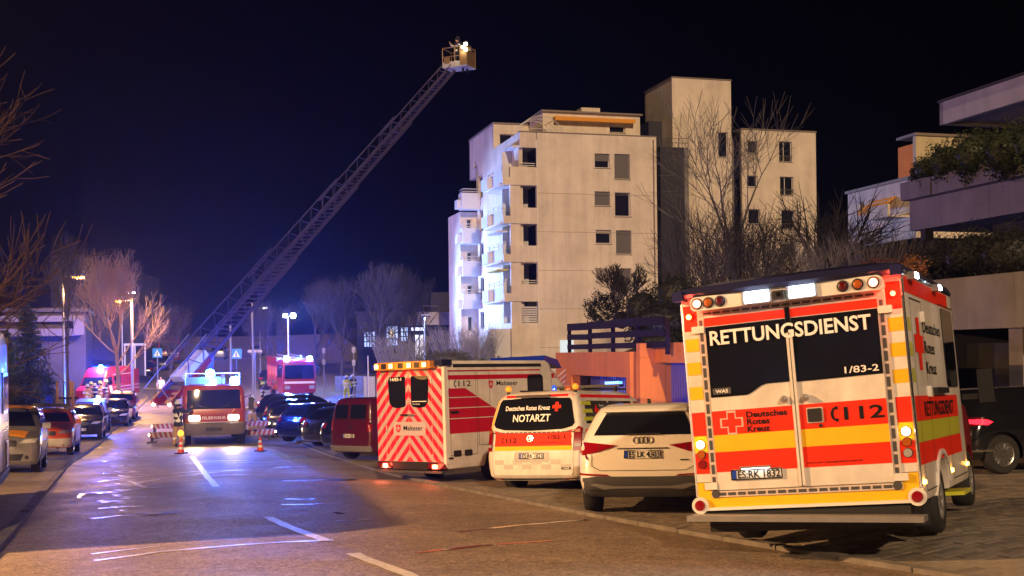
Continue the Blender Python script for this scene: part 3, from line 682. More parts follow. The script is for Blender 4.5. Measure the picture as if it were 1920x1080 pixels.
# ---------------------------------------------------------------- chevron ambulance
def crest(sk, ax, x, z, h, off, parent=None):
    P = [(x-h*.42, z+h*.5), (x+h*.42, z+h*.5), (x+h*.42, z-h*.1), (x+h*.25, z-h*.36), (x, z-h*.5), (x-h*.25, z-h*.36), (x-h*.42, z-h*.1)]
    o = sk.decal('crest', [P], ax, DRED, off, parent=parent, cell=1)
    pol = []
    for k in range(4):
        a = k*pi/2; c_, s_ = cos(a), sin(a)
        for t in ((0, 0), ):
            tri = [(0, .02), (-.13, .36), (0, .27), (.13, .36)]
            pol.append([(x + h*.85*(p*c_ - q*s_), z + h*.05 + h*.85*(p*s_ + q*c_)) for p, q in tri])
    sk.decal('crest_cross', pol, ax, TEXTWHT, off+.003, parent=o, cell=1)
def chevron_ambulance():
    T = thing('ambulance', 'ambulance with red and grey chevron stripes and amber lamps on its rear', 'ambulance', MALT_M)
    HW = 1.06; L = 3.6
    lv = [(.36, .0, L, HW-.04, .06, .10), (.45, .0, L, HW, .07, .12), (1.3, .0, L, HW, .08, .14), (2.35, .0, L, HW-.01, .08, .2), (2.52, .02, L, HW-.04, .10, .25), (2.60, .10, L-.05, HW-.12, .12, .25)]
    bm = shell(lv); sk = Skin(bm, T); bm = cut_arches(bm, [(1.62, .36)], .45, HW); bm_obj(bm, 'box_body', BOXWHITE, T)
    # chevrons: red stripes on a grey-white field
    for nm, x0, x1 in (('rear_door', -.70, -.005), ('rear_door', .005, .70), ('rear_panel', -1.0, -.705), ('rear_panel', .705, 1.0)):
        d = sk.decal(nm, [rect(x0, x1, .50, 2.44)], 'rear', mat('chevron_grey_pink', (.44, .35, .36), .55), .006, .012, cell=.6)
        st = []
        for k in range(-4, 26):
            c = .20 + k * .28
            for s in (-1, 1):
                P = [(0, c), (0, c+.145), (s*1.2, c+.145 - 1.2*1.02), (s*1.2, c - 1.2*1.02)]
                Q = clip(P if s < 0 else P[::-1], x0+.002, x1-.002, .503, 2.437)
                if len(Q) > 2: st.append(Q)
        sk.decal('chevron_stripes', st, 'rear', mat('chevron_red', (.78, .008, .045), .5), .022, cell=9, parent=d)
        if nm == 'rear_door':
            s = 1 if x0 > 0 else -1
            W_ = [(s*.09, 1.70), (s*.13, 1.66), (s*.34, 1.63), (s*.50, 1.66), (s*.585, 1.75), (s*.62, 2.22), (s*.57, 2.30), (s*.13, 2.31), (s*.085, 2.27)]
            w = sk.decal('window', [W_[::s]], 'rear', GLASS, .024, .008, cell=1, parent=d)
            b = MB(); b.box(min(s*.02, s*.22), max(s*.02, s*.22), -.075, -.02, 1.475, 1.505); b.build('handle', BLACK if s < 0 else ALU, d, bevel=.01)
            for z in (.6, 1.2, 2.2):
                b = MB(); b.tube((s*.70, -.03, z-.06), (s*.70, -.03, z+.06), .015, n=8); b.build('hinge', ALU, d)
    for x in (-.86, -.60, -.42, .42, .60, .86, -.70, .70, 0):
        sk.decal('reflex_line', [rect(x-.003, x+.003, .52, 1.6 if abs(x) < .5 else 2.42)], 'rear', mat('reflex_line', (.9, .5, .25), .4), .0245, cell=9)
    txt(sk, 'rear', '14/83-1', -.54, -.20, 2.215, .07, TEXTWHT, .036, .012)
    sk.decal('window_notice', [rect(.12, .56, 1.76, 1.775)], 'rear', TEXTWHT, .036); txt(sk, 'rear', 'Mehr Zeit leben', .13, .36, 1.70, .03, TEXTWHT, .036, .0)
    lab = sk.decal('name_panel', [rrect(-.48, .50, 1.05, 1.34, .03)], 'rear', mat('name_panel_pink', (.50, .42, .46), .4), .027)
    crest(sk, 'rear', -.33, 1.195, .17, .031); txt(sk, 'rear', 'Malteser', -.17, .42, 1.16, .105, TEXTBLK, .031, .012)
    for s in (-1, 1):
        for k in range(22): sk.decal('edge_reflector', [rect(s*1.03-.012, s*1.03+.012, .52+k*.088, .585+k*.088)], 'rear', SALMON, .006, cell=9)
        o = sk.decal('tail_light', [rrect(s*.78-.24, s*.78+.24, .335, .475, .03)], 'rear', LREDD, .006, .03); sk.decal('lens', [rrect(s*.76-.085, s*.76+.085, .36, .45, .02)], 'rear', E_RED, .04, cell=9, parent=o)
        sk.decal('lens', [rrect(s*.76-.04, s*.76+.04, .375, .435, .02)], 'rear', E_WARM, .045, cell=9, parent=o)
        lamp('POINT', (s*.76, -.25, .40), 4, (1, .12, .05), .08, parent=T, name='tail_light_glow')
    b = MB(); b.box(-.52, .52, -.03, .02, .335, .475); b.build('plate_recess', BLACK, T)
    b = MB(); b.box(-1.0, 1.0, -.02, .02, .475, .50); b.build('lower_strip', BLACK, T)
    plate(sk, 'rear', .04, .405, 'ES:MH4831', .50, .105)
    b = MB(); b.box(-1.02, 1.02, -.10, .3, .27, .315); b.build('bumper', GREYP, T, bevel=.02)
    # amber bar
    b = MB(); b.prism(rrect(-.86, .86, 2.45, 2.61, .03), 'Y', -.20, .06); bar = b.build('signal_bar', mat('amber_bar', (.55, .22, .03), .4), T, 40)
    for x, on in ((-.77, 1), (-.55, 0), (-.32, 1), (-.03, 2), (.24, 1), (.46, 0), (.70, 1)):
        b = MB(); b.box(x-.07, x+.07, -.215, -.19, 2.475, 2.585); o = b.build('signal_lamp', BLACK, T, bevel=.012)
        if on == 1:
            b = MB(); b.box(x-.052, x+.052, -.225, -.216, 2.485, 2.575); b.build('lens', E_AMB, o)
    lamp('POINT', (0, -.45, 2.5), 14, (1, .45, .1), .3, parent=T, name='amber_glow')
    b = MB(); b.box(-1.04, -.88, -.12, .06, 2.46, 2.58); b.build('corner_beacon', BLUEL, T, bevel=.03)
    b = MB(); b.box(.88, 1.10, -.1, .2, 2.50, 2.62); b.build('corner_beacon', mat('navy_cap', (.012,.013,.05), .35), T, bevel=.04)
    # side
    R_ = lambda n, p, m, off=.004, t=0: sk.decal(n, p, 'right', m, off, t, cell=.5)
    R_('side_foil', [rect(.12, L-.03, 2.20, 2.40)], DRED)
    R_('roof_rail', [rect(.3, L-.02, 2.46, 2.525)], BLACK, .004, .01)
    poly = [(.12, 1.08), (2.3, 1.08), (2.3, 1.22), (1.95, 1.36), (.62, 2.02), (.12, 2.02)]
    pol = [clip(poly, .12, 3, z0, z1) for z0, z1 in ((1.08, 1.38), (1.40, 1.60), (1.62, 1.82), (1.84, 2.02))]
    R_('side_foil', [p for p in pol if p], DRED)
    txt(sk, 'right', '112', .42, .80, 2.06, .12, TEXTBLK, .006, .012); sk.decal('phone_symbol', phone_polys(.34, 2.115, .14), 'right', TEXTBLK, .006)
    crest(sk, 'right', 1.42, 2.08, .17, .006); txt(sk, 'right', 'Malteser', 1.6, 2.3, 2.06, .105, TEXTBLK, .006, .01)
    for y0, y1 in ((.14, .95), (1.0, 1.38)): R_('side_door_gap', frame_polys(y0, y1, .62 if y0 < .5 else .8, 2.38, .010), SEAM, .006)
    R_('side_window', [rrect(2.62, 3.15, 1.55, 2.28, .09)], GLASS, .006, .008)
    for y in (.22, .55): R_('vent', [rrect(y, y+.22, .60, .73, .03)], BLACK, .006, .012)
    R_('door_handle', [rrect(.15, .38, 1.50, 1.55, .02)], BLACK, .008, .03)
    R_('side_marker', [rrect(.06, .2, .555, .595, .01)], BLACK, .008, .012)
    b = MB(); b.box(1.0, 1.075, -.012, .07, .46, 2.48); b.build('corner_post', WHITE, T, bevel=.03)
    # cab
    cl = [(.35, L+.02, L+1.9, .95, .05, .3), (.6, L+.02, L+2.0, .99, .05, .35), (1.05, L+.02, L+1.95, 1.0, .05, .35), (1.25, L+.02, L+1.6, .99, .05, .35), (1.34, L+.02, L+1.25, .97, .05, .3), (1.9, L+.02, L+.85, .93, .05, .25), (2.35, L+.02, L+.45, .86, .05, .25), (2.55, L+.02, L+.15, .78, .05, .1)]
    bm = shell(densify(cl, 2), (0, .12)); cs = Skin(bm, T); bm = cut_arches(bm, [(L+1.2, .36)], .42, .98); bm_obj(bm, 'cab', BOXWHITE, T)
    for a in ('right', 'left'):
        cs.decal('cab_window', [[(L+.2, 1.36), (L+1.25, 1.36), (L+.82, 1.92), (L+.3, 1.98)]], a, GLASS, .006)
        cs.decal('cab_foil', [rect(L+.06, L+.55, 2.2, 2.38)], a, DRED, .006)
    cs.decal('windscreen', [rrect(-.85, .85, 1.4, 1.98, .1)], 'front', GLASS, .006)
    for s in (-1, 1):
        b = MB(); b.box(min(s*.99, s*1.26), max(s*.99, s*1.26), L+1.05, L+1.12, 1.4, 1.46); b.box(min(s*1.18, s*1.36), max(s*1.18, s*1.36), L+1.0, L+1.14, 1.35, 1.72); b.build('mirror', BLACK, T, bevel=.02)
    b = MB(); b.prism([(L-.15, 2.60), (L+.5, 2.42), (L+.35, 2.62), (L-.1, 2.72)], 'X', -.85, .85); b.build('roof_spoiler', mat('blue_spoiler', (.01, .03, .35), .2, coat=.5), T, bevel=.03)
    wheels(T, .36, .24, 1.05, (1.62,), 10, ALU); wheels(T, .35, .23, .98, (L+1.2,), 10, ALU)
    return T
MALT_M = pose(-2.16, 25.4, -2.77, 41.7, -.6, -1.9)
chevron_ambulance()

# ---------------------------------------------------------------- emergency doctor van
def doctor_van():
    T = thing('doctor_van', 'white and red van with NOTARZT on its dark rear window', 'van', VITO_M)
    lv = [(.26, .10, 4.95, .88, .16, .3), (.34, .02, 5.05, .94, .15, .35), (.60, .0, 5.1, .965, .13, .4), (.80, .02, 5.08, .965, .12, .4), (1.0, .05, 4.95, .96, .12, .4), (1.12, .07, 4.4, .955, .12, .35), (1.20, .09, 4.2, .95, .12, .3), (1.5, .16, 3.8, .90, .12, .25), (1.74, .23, 3.35, .84, .14, .2), (1.85, .32, 3.1, .77, .16, .2), (1.90, .50, 2.9, .62, .2, .2)]
    bm = shell(densify(lv, 2), (.05, .15)); sk = Skin(bm, T); bm = cut_arches(bm, [(.98, .33), (4.15, .33)], .39, .95); bm_obj(bm, 'body', BOXWHITE, T)
    D = lambda n, p, m, off=.004, t=0, **k: sk.decal(n, p, 'rear', m, off, t, cell=.15, **k)
    D('roof_foil', [[(-.76, 1.79), (.76, 1.79), (.70, 1.835), (-.70, 1.835)]], RED)
    w = D('rear_window', [[(-.83, 1.30), (-.79, 1.24), (-.60, 1.19), (0, 1.17), (.60, 1.19), (.79, 1.24), (.83, 1.30), (.735, 1.70), (.69, 1.755), (0, 1.775), (-.69, 1.755), (-.735, 1.70)]], GLASS, .006, .008)
    D('red_band', [[(-.90, .89), (.90, .89), (.90, 1.16), (.80, 1.18), (.6, 1.14), (0, 1.13), (-.6, 1.14), (-.8, 1.18), (-.90, 1.16)]], ORED)
    D('yellow_band', [rect(-.90, .90, .81, .888)], YEL); D('yellow_edge', [[(-.90, 1.22), (-.86, 1.22), (-.76, 1.74), (-.79, 1.74)]], YEL)
    for k in range(18): D('reflex_dash', [rect(-.84+k*.095, -.84+k*.095+.07, 1.125, 1.15)], GREYP, .008)
    for i in range(8):
        for j in range(2):
            if (i + j) % 2: D('checker', [rect(-.78+i*.195, -.78+i*.195+.195, .47+j*.085, .555+j*.085)], mat('reflex_grey', (.48, .46, .43), .35), .005)
    txt(sk, 'rear', 'Deutsches Rotes Kreuz', -.60, .33, 1.55, .085, TEXTWHT, .02, .022); sk.decal('red_cross', [cross(.46, 1.60, .085, .36)], 'rear', ORED, .02)
    txt(sk, 'rear', 'NOTARZT', -.42, .35, 1.34, .135, TEXTWHT, .02, .018)
    txt(sk, 'rear', '112', -.55, -.32, .955, .09, TEXTBLK, .008, .015); sk.decal('phone_symbol', phone_polys(-.60, 1.0, .11), 'rear', TEXTBLK, .008)
    sk.decal('badge', ringpoly(-.04, 1.03, .062, .014) + [[(-.04, 1.085), (-.05, 1.03), (-.03, 1.03)], [(-.092, .995), (-.045, 1.036), (-.037, 1.02)], [(.012, .995), (-.043, 1.02), (-.035, 1.036)]], 'rear', CHROME, .012, .006)
    txt(sk, 'rear', '1/82-1', .33, .66, 1.015, .075, TEXTBLK, .008, .012); txt(sk, 'rear', 'www.drk-rettungsdienst-esnt.de', .12, .68, .945, .018, TEXTBLK, .008, .01)
    D('tailgate_gap', [rect(-.80, .80, .352, .358), rect(-.83, -.825, .40, 1.2), rect(.825, .83, .40, 1.2), [(-.83, .40), (-.80, .352), (-.79, .356), (-.82, .404)], [(.83, .40), (.82, .404), (.79, .356), (.80, .352)]], SEAM, .005)
    D('plate_recess', [rrect(-.36, .36, .60, .79, .04)], mat('recess_grey', (.35, .34, .33), .4), .005)
    plate(sk, 'rear', 0, .71, 'ES:RK 1821', .50, .105)
    sk.decal('maker_label', [rrect(.60, .78, .46, .50, .008)], 'rear', BLACK, .01); txt(sk, 'rear', 'WAS', .63, .75, .468, .024, TEXTWHT, .012, .02)
    D('exhaust_shadow', [rect(-.7, .7, .27, .30)], BLACK, .004)
    for s in (-1, 1):
        P = [(s*.845, .80), (s*.95, .80), (s*.945, 1.20), (s*.90, 1.24), (s*.835, 1.16)][::s]
        o = D('tail_light', [P], LRED, .004, .02); D('lens', [rect(*sorted((s*.85, s*.94)), .87, .92)], LCLR, .028, parent=o); D('lens', [[(s*.845, 1.13), (s*.93, 1.13), (s*.92, 1.19), (s*.86, 1.17)][::s]], LAMB, .028, parent=o)
        D('bumper_reflector', [rrect(*sorted((s*.62, s*.86)), .285, .305, .008)], LRED, .005, .006)
    b = MB(); b.box(-.35, .35, .12, .17, 1.79, 1.83); b.build('brake_light', BLACK, T)
    R_ = lambda n, p, m, off=.004, t=0: sk.decal(n, p, 'right', m, off, t, cell=.25)
    for a in ('right', 'left'):
        sk.decal('side_window', [[(.42, 1.28), (1.55, 1.28), (1.55, 1.70), (.60, 1.70), (.50, 1.62)]], a, GLASS, .006, cell=.25)
        sk.decal('side_window', [rrect(1.62, 2.75, 1.28, 1.70, .03)], a, GLASS, .006, cell=.25)
        sk.decal('cab_window', [[(2.9, 1.25), (3.95, 1.18), (3.3, 1.68), (2.9, 1.70)]], a, GLASS, .006, cell=.25)
        sk.decal('roof_foil', [rect(.4, 3.2, 1.76, 1.82)], a, RED, .004)
        sk.decal('side_band', [rect(.12, 4.6, .96, 1.18)], a, ORED, .004, cell=.25); sk.decal('side_band', [rect(.12, 4.6, .82, .955)], a, ORED, .005, cell=.25); sk.decal('yellow_band', [rect(.2, 4.6, .75, .815)], a, YEL, .004)
        sk.decal('reflex_line', [rect(.2, 4.5, 1.10, 1.115), rect(.2, 4.5, .955, .965)], a, SALMON, .007)
    for k in range(3): R_('luminous_block', [rect(.16, .78, 1.33+k*.145, 1.40+k*.145)], GYEL, .009)
    for k in range(3): sk.decal('luminous_block', [rect(.80, .93, 1.33+k*.145, 1.40+k*.145)], 'rear', GYEL, .006, cell=.1) if False else None
    sk.decal('red_cross', [cross(.98, 1.52, .10, .36)], 'right', ORED, .010)
    for i, w_ in enumerate(('Deutsches', 'Rotes', 'Kreuz')): txt(sk, 'right', w_, 1.13, (1.5, 1.36, 1.36)[i], 1.59 - i*.095, .05, TEXTWHT, .010, .01)
    txt(sk, 'right', 'NOTARZT', 1.75, 2.6, 1.50, .11, TEXTWHT, .010, .015)
    for s in (-1, 1):
        b = MB(); b.lathe([(.03, 0), (.03, .05), (.05, .05)], (s*.70, .5, 1.86), 'Z', 12); o = b.build('lamp_foot', BLACK, T); b = MB(); b.ball((s*.70, .5, 1.965), .062, 14); b.build('amber_ball_lamp', mat('lit_amber_ball', (.9, .25, .02), .2, coat=1, emit=.8, ecol=(1, .3, .02)), o, 60)
    b = MB(); b.lathe([(.05, 0), (.05, .09), (.03, .13), (.001, .14)], (-.1, 1.25, 1.90), 'Z', 14); b.build('blue_beacon', mat('dim_blue_beacon', (.02, .08, .6), .1, coat=1, emit=.5, ecol=(.05, .2, 1)), T, 40)
    b = MB(); b.lathe([(.09, 0), (.10, .06), (.07, .11), (.001, .12)], (.1, 1.5, 1.90), 'Z', 14); b.build('amber_beacon', LAMB, T, 40)
    b = MB(); b.box(-.72, .72, 2.55, 2.75, 2.0, 2.05); b.box(-.6, -.56, 2.6, 2.7, 1.88, 2.0); b.box(.56, .6, 2.6, 2.7, 1.88, 2.0); b.build('light_bar', BLACK, T, bevel=.02)
    b = MB(); b.box(.40, .70, 2.56, 2.74, 2.052, 2.10); b.build('blue_flasher', em('lit_blue_flasher', (.05, .2, 1), 6), T, bevel=.02); lamp('SPOT', (.55, 2.95, 2.2), 2600, (.03, .09, 1), .1, (-.30, .95, -.04), 34, .5, T, 'blue_flasher_light')
    b = MB()
    for s in (-1, 1): b.tube((s*.66, .9, 1.93), (s*.66, 3.0, 1.95), .018, n=6)
    b.build('roof_rails', BLACK, T)
    for s in (-1, 1):
        b = MB(); b.box(min(s*.95, s*1.16), max(s*.95, s*1.16), 3.65, 3.75, 1.2, 1.38); b.build('mirror', BLACK, T, bevel=.03)
    wheels(T, .33, .23, .95, (.98, 4.15), 10)
    return T
VITO_M = pose(.34, 21.95, -2.60, 28, -2.6, -2.4)
doctor_van()

# ---------------------------------------------------------------- generic passenger cars
SUV = [(.27, .14, 4.34, .84, .22, .35), (.34, .06, 4.42, .89, .22, .38), (.50, .0, 4.48, .915, .2, .4), (.70, .015, 4.46, .92, .2, .42), (.88, .07, 4.42, .92, .2, .42), (.96, .12, 4.20, .91, .2, .45), (1.02, .155, 3.75, .90, .19, .4), (1.08, .19, 3.32, .885, .18, .25), (1.25, .33, 3.0, .82, .17, .2), (1.42, .50, 2.68, .745, .16, .18), (1.52, .62, 2.4, .68, .16, .15), (1.57, .80, 2.15, .60, .2, .15), (1.59, 1.15, 1.9, .48, .2, .15)]
EST = [(.20, .14, 4.5, .82, .2, .35), (.28, .04, 4.58, .87, .2, .38), (.45, .0, 4.6, .90, .2, .4), (.66, .02, 4.58, .905, .2, .42), (.80, .06, 4.5, .905, .2, .45), (.88, .10, 4.2, .895, .2, .45), (.93, .13, 3.8, .885, .19, .4), (.98, .18, 3.35, .87, .18, .25), (1.15, .32, 3.0, .80, .17, .2), (1.32, .52, 2.6, .72, .16, .18), (1.41, .70, 2.3, .64, .16, .15), (1.46, .95, 2.05, .54, .2, .15), (1.475, 1.3, 1.8, .42, .2, .15)]
MPV = [(.22, .12, 4.3, .84, .2, .3), (.30, .04, 4.38, .88, .2, .33), (.48, .0, 4.4, .91, .18, .36), (.70, .01, 4.38, .915, .18, .38), (.86, .03, 4.28, .91, .16, .4), (.96, .05, 4.0, .90, .15, .4), (1.02, .07, 3.7, .89, .15, .3), (1.10, .10, 3.45, .87, .15, .22), (1.30, .17, 3.1, .82, .14, .18), (1.50, .27, 2.7, .76, .14, .16), (1.60, .38, 2.35, .69, .15, .15), (1.65, .6, 2.1, .6, .2, .15), (1.67, .9, 1.9, .48, .2, .15)]
KAS = [(.24, .08, 4.1, .84, .12, .3), (.32, .02, 4.18, .89, .10, .33), (.50, .0, 4.2, .91, .09, .36), (.80, .01, 4.17, .91, .09, .38), (.98, .02, 3.95, .905, .09, .4), (1.08, .03, 3.6, .90, .09, .35), (1.15, .04, 3.35, .89, .09, .25), (1.45, .07, 2.95, .85, .09, .2), (1.68, .11, 2.6, .80, .10, .2), (1.78, .18, 2.4, .74, .14, .2), (1.82, .35, 2.2, .62, .2, .2)]
SPEC = dict(
 suv=dict(lv=SUV, wz=(.72, 3.58), wr=.36, belt=1.10, roof=1.46, win_y=(.45, 3.1), L=4.48),
 est=dict(lv=EST, wz=(.85, 3.62), wr=.32, belt=1.00, roof=1.36, win_y=(.45, 3.1), L=4.6),
 mpv=dict(lv=MPV, wz=(.75, 3.52), wr=.32, belt=1.12, roof=1.54, win_y=(.35, 3.2), L=4.4),
 kas=dict(lv=KAS, wz=(.75, 3.45), wr=.32, belt=1.18, roof=1.66, win_y=(2.1, 3.05), L=4.2))
def car(name, kind, M, paint, label, cat, group=None, sy=1., clad=None, front=True, roofpaint=None, lights='led', plate_s=None, detail=2, spokes=10, rimm=None, fplate=None):
    S = SPEC[kind]; T = thing(name, label, cat, M, group); lv = densify(S['lv'], 2); bow = (.07, .16)
    bm = shell(lv, bow); sk = Skin(bm, T); bm = cut_arches(bm, [(y, S['wr']) for y in S['wz']], S['wr'] + .055, S['lv'][3][3])
    bm_obj(bm, 'body', paint, T, 32)
    b0, r0 = S['belt'], S['roof']; y0, y1 = S['win_y']; q = lambda n, P, ax, m, off=.004, t=0, **k: sk.decal(n, P, ax, m, off + .006, t, cell=.08, **k)
    L = S['L']; hw = S['lv'][3][3]
    # glass
    if kind == 'kas':
        for s in (-1, 1): q('rear_window', [rrect(*sorted((s*.06, s*.70)), 1.22, 1.62, .05)], 'rear', GLASS, .005)
    else:
        wt = {'suv': .56, 'est': .56, 'mpv': .64}[kind]
        q('rear_window', [[(-wt-.15, b0+.03), (wt+.15, b0+.03), (wt, r0-.02), (-wt, r0-.02)]], 'rear', GLASS, .005)
    q('windscreen', [[(-.74, b0+.03), (.74, b0+.03), (.58, r0-.03), (-.58, r0-.03)]], 'front', GLASS, .005)
    for a in ('right', 'left'):
        mid = (y0 + y1) / 2
        if kind != 'kas':
            q('side_window', [[(y0+.12, b0+.02), (mid-.55, b0), (mid-.55, r0-.02), (y0+.42, r0-.03)]], a, GLASS, .005)
            q('side_window', [[(mid-.50, b0), (mid+.28, b0), (mid+.28, r0), (mid-.50, r0-.01)]], a, GLASS, .005)
            q('side_window', [[(mid+.33, b0), (y1-.05, b0-.02), (y1-.62, r0-.03), (mid+.33, r0)]], a, GLASS, .005)
        else:
            q('side_window', [[(y0, b0), (y1+.1, b0-.02), (y1-.3, r0-.03), (y0, r0)]], a, GLASS, .005)
        if detail > 1:
            [q('door_gap', [r_], a, SEAM, .002) for r_ in (rect(mid-.53, mid-.518, .40, b0), rect(mid+.30, mid+.312, .40, b0), rect(y1+.02, y1+.032, .45, b0-.06))]
            q('door_handle', [rrect(mid-.38, mid-.22, b0-.14, b0-.11, .01)], a, ALU, .006, .012); q('door_handle', [rrect(mid+.45, mid+.61, b0-.14, b0-.11, .01)], a, ALU, .006, .012)
    # lower trim
    if clad: 
        q('sill_trim', [rect(1.15, 3.1, .28, .40)], 'right', clad, .006, .006); q('sill_trim', [rect(1.15, 3.1, .28, .40)], 'left', clad, .006, .006)
    # rear lamps, plate
    for s in (-1, 1):
        if kind == 'kas': P = [rrect(*sorted((s*.80, s*.90)), .85, 1.2, .02)]
        elif kind == 'mpv': P = [rrect(*sorted((s*.70, s*.90)), .92, 1.12, .03)]
        elif lights == 'led': P = [[(s*.36, .985), (s*.62, .90), (s*.86, .86), (s*.91, .90), (s*.905, 1.02), (s*.86, 1.045)][::s]]
        else: P = [rrect(*sorted((s*.55, s*.90)), b0-.22, b0-.06, .03)]
        o = q('tail_light', P, 'rear', LRED if lights != 'dark' else LREDD, .004, .012)
    if plate_s: plate(sk, 'rear', 0, .86 if kind == 'suv' else .72, plate_s)
    # front
    for s in (-1, 1):
        zf = {'suv': .80, 'est': .68, 'mpv': .78, 'kas': .82}[kind]
        o = q('headlight', [[(s*.42, zf-.05), (s*.80, zf-.03), (s*.86, zf+.08), (s*.55, zf+.05)][::-s]], 'front', LCLR, .004, .012)
        q('fog_lamp', [circ(s*.62, .40, .05, 10)], 'front', BLACK, .004)
        b = MB(); b.box(min(s*(hw-.02), s*(hw+.17)), max(s*(hw-.02), s*(hw+.17)), y1-.28, y1-.16, b0-.03, b0+.12); b.build('mirror', paint, T, bevel=.035)
    q('grille', [rrect(-.38, .38, zf-.12, zf+.03, .03)], 'front', BLACK, .004, .004); q('lower_grille', [[(-.48, .32), (.48, .32), (.55, .48), (-.55, .48)]], 'front', BLACK, .004)
    if fplate: plate(sk, 'front', 0, .50, fplate)
    wheels(T, S['wr'], .22, hw-.01, S['wz'], spokes, rimm)
    T['_'] = 0; del T['_']
    return T, sk, q
PW = mat('white_car_paint', (.80, .78, .73), .28, coat=1., var=.05, vscale=2)
PBK = mat('black_car_paint', (.008, .009, .012), .18, coat=1.)
PDB = mat('dark_blue_car_paint', (.012, .018, .06), .2, coat=1., metal=.3)
PDG = mat('dark_grey_car_paint', (.035, .037, .042), .25, coat=1., metal=.4)
PSV = mat('silver_car_paint', (.30, .30, .31), .3, coat=1., metal=.6)
PRD = mat('dark_red_car_paint', (.075, .006, .014), .3, coat=.9)
POR = mat('orange_red_car_paint', (.70, .10, .01), .3, coat=.9)
PYE = mat('lamp_yellow_tint', (.80, .33, .02), .35, coat=.6)  # yellow lamp light on roofs and bonnet, put into the colour
def gp(x, y, yaw, pitch=None, roll=None, L=4.4):
    """stand a vehicle on the ground: x, y of its rear centre"""
    s, c = sin(RAD(yaw)), cos(RAD(yaw)); rx, ry = c, -s
    pt = lambda a, b: gz(x + s*b + rx*a, y + c*b + ry*a)
    z0 = (pt(-.7, .8) + pt(.7, .8)) / 2; z1 = (pt(-.7, L-.8) + pt(.7, L-.8)) / 2
    pi_ = math.degrees(math.atan2(z1 - z0, L - 1.6)) if pitch is None else pitch
    rl = -math.degrees(math.atan2((pt(.75, L/2) - pt(-.75, L/2)), 1.5)) if roll is None else roll
    return pose(x, y, z0 - math.tan(RAD(pi_)) * .8, yaw, pi_, rl)
# white SUV with the chrome rings
T, sk, q = car('suv', 'suv', pose(1.80, 16.65, -2.295, 12.5, -2.8, -1.2), PW, 'white SUV with plate ES LK 4303, parked beside the big box ambulance', 'car', clad=GREYP, plate_s='ES LK 4303', rimm=RIM)
q('rear_bumper', [[(-.91, .40), (-.86, .275), (.86, .275), (.91, .40), (.915, .53), (.70, .56), (-.70, .56), (-.915, .53)]], 'rear', GREYP, .005, .012)
q('diffuser_trim', [[(-.74, .45), (-.55, .385), (-.35, .40), (.35, .40), (.55, .385), (.74, .45), (.66, .47), (.40, .43), (-.40, .43), (-.66, .47)]], 'rear', mat('diffuser_grey', (.20, .20, .21), .5), .02, .008)
for s in (-1, 1):
    q('exhaust_trim', [[(s*.50, .355), (s*.74, .355), (s*.78, .385), (s*.60, .38)][::s]], 'rear', BLACK, .02); q('bumper_reflector', [[(s*.45, .565), (s*.90, .585), (s*.90, .61), (s*.50, .59)][::s]], 'rear', LRED, .006, .01)
    q('lamp_seam', [rect(s*.62-.003, s*.62+.003, .90, 1.02)], 'rear', SEAM, .018)
for k in range(4): q('ring_emblem', ringpoly(-.095 + k*.063, 1.055, .046, .007, 18), 'rear', CHROME, .008, .006)
q('badge_bar', [rect(.52, .64, .775, .79)], 'rear', BLACK, .008)
q('tailgate_gap', [rect(-.60, .60, .640, .646), [(-.72, .70), (-.60, .640), (-.595, .646), (-.714, .706)], [(.72, .70), (.714, .706), (.595, .646), (.60, .640)], rect(-.725, -.719, .70, .88), rect(.719, .725, .70, .88)], 'rear', SEAM, .004)
q('chrome_line', [rect(-.36, .36, .935, .95)], 'rear', mat('bluish_trim', (.05, .05, .08), .2), .006, .006)
q('rear_spoiler', [[(-.60, 1.44), (.60, 1.44), (.58, 1.50), (-.58, 1.50)]], 'rear', PW, .03, .02)
b = MB(); b.box(-.24, .24, .20, .235, 1.135, 1.155); b.build('wiper', BLACK, T, bevel=.005)
b = MB(); b.prism([(1.05, 1.59), (1.25, 1.59), (1.12, 1.65), (1.08, 1.65)], 'X', -.02, .02); b.build('roof_antenna', BLACK, T, bevel=.006)
for s in (-1, 1):
    b = MB(); b.path([(s*.64, .8, 1.53), (s*.63, 1.0, 1.585), (s*.60, 1.8, 1.61), (s*.62, 2.4, 1.565)], .018, 6); b.build('roof_rail', BLACK, T)
# black SUV far right, side and tail lights towards the camera
T, sk, q = car('suv', 'suv', gp(8.0, 22.5, 76, L=4.5), PBK, 'black SUV with glowing red tail lights, parked at the right edge beyond the big ambulance', 'car', clad=GREYP, lights='dark', rimm=RIM, spokes=14)
for a in ('right',):
    q('tail_light_strip', [[(.02, .93), (.40, .90), (.52, .955), (.40, 1.0), (.05, 1.02)]], a, mat('lit_tail_light', (.6, .01, .02), .2, emit=2.2, ecol=(1, .02, .04)), .008, .01)
q('tail_light_strip', [[(.42, .93), (.9, .92), (.9, 1.0), (.42, .99)]], 'rear', mat('lit_tail_light', (.6, .01, .02), .2), .02, .01)
for s in (-1, 1): q('exhaust_trim', [frame_polys(*sorted((s*.45, s*.8)), .34, .46, .02)[k] for k in range(4)], 'rear', CHROME, .01, .012)
q('chrome_sill', [rect(.1, .5, .42, .46)], 'right', CHROME, .008, .01)
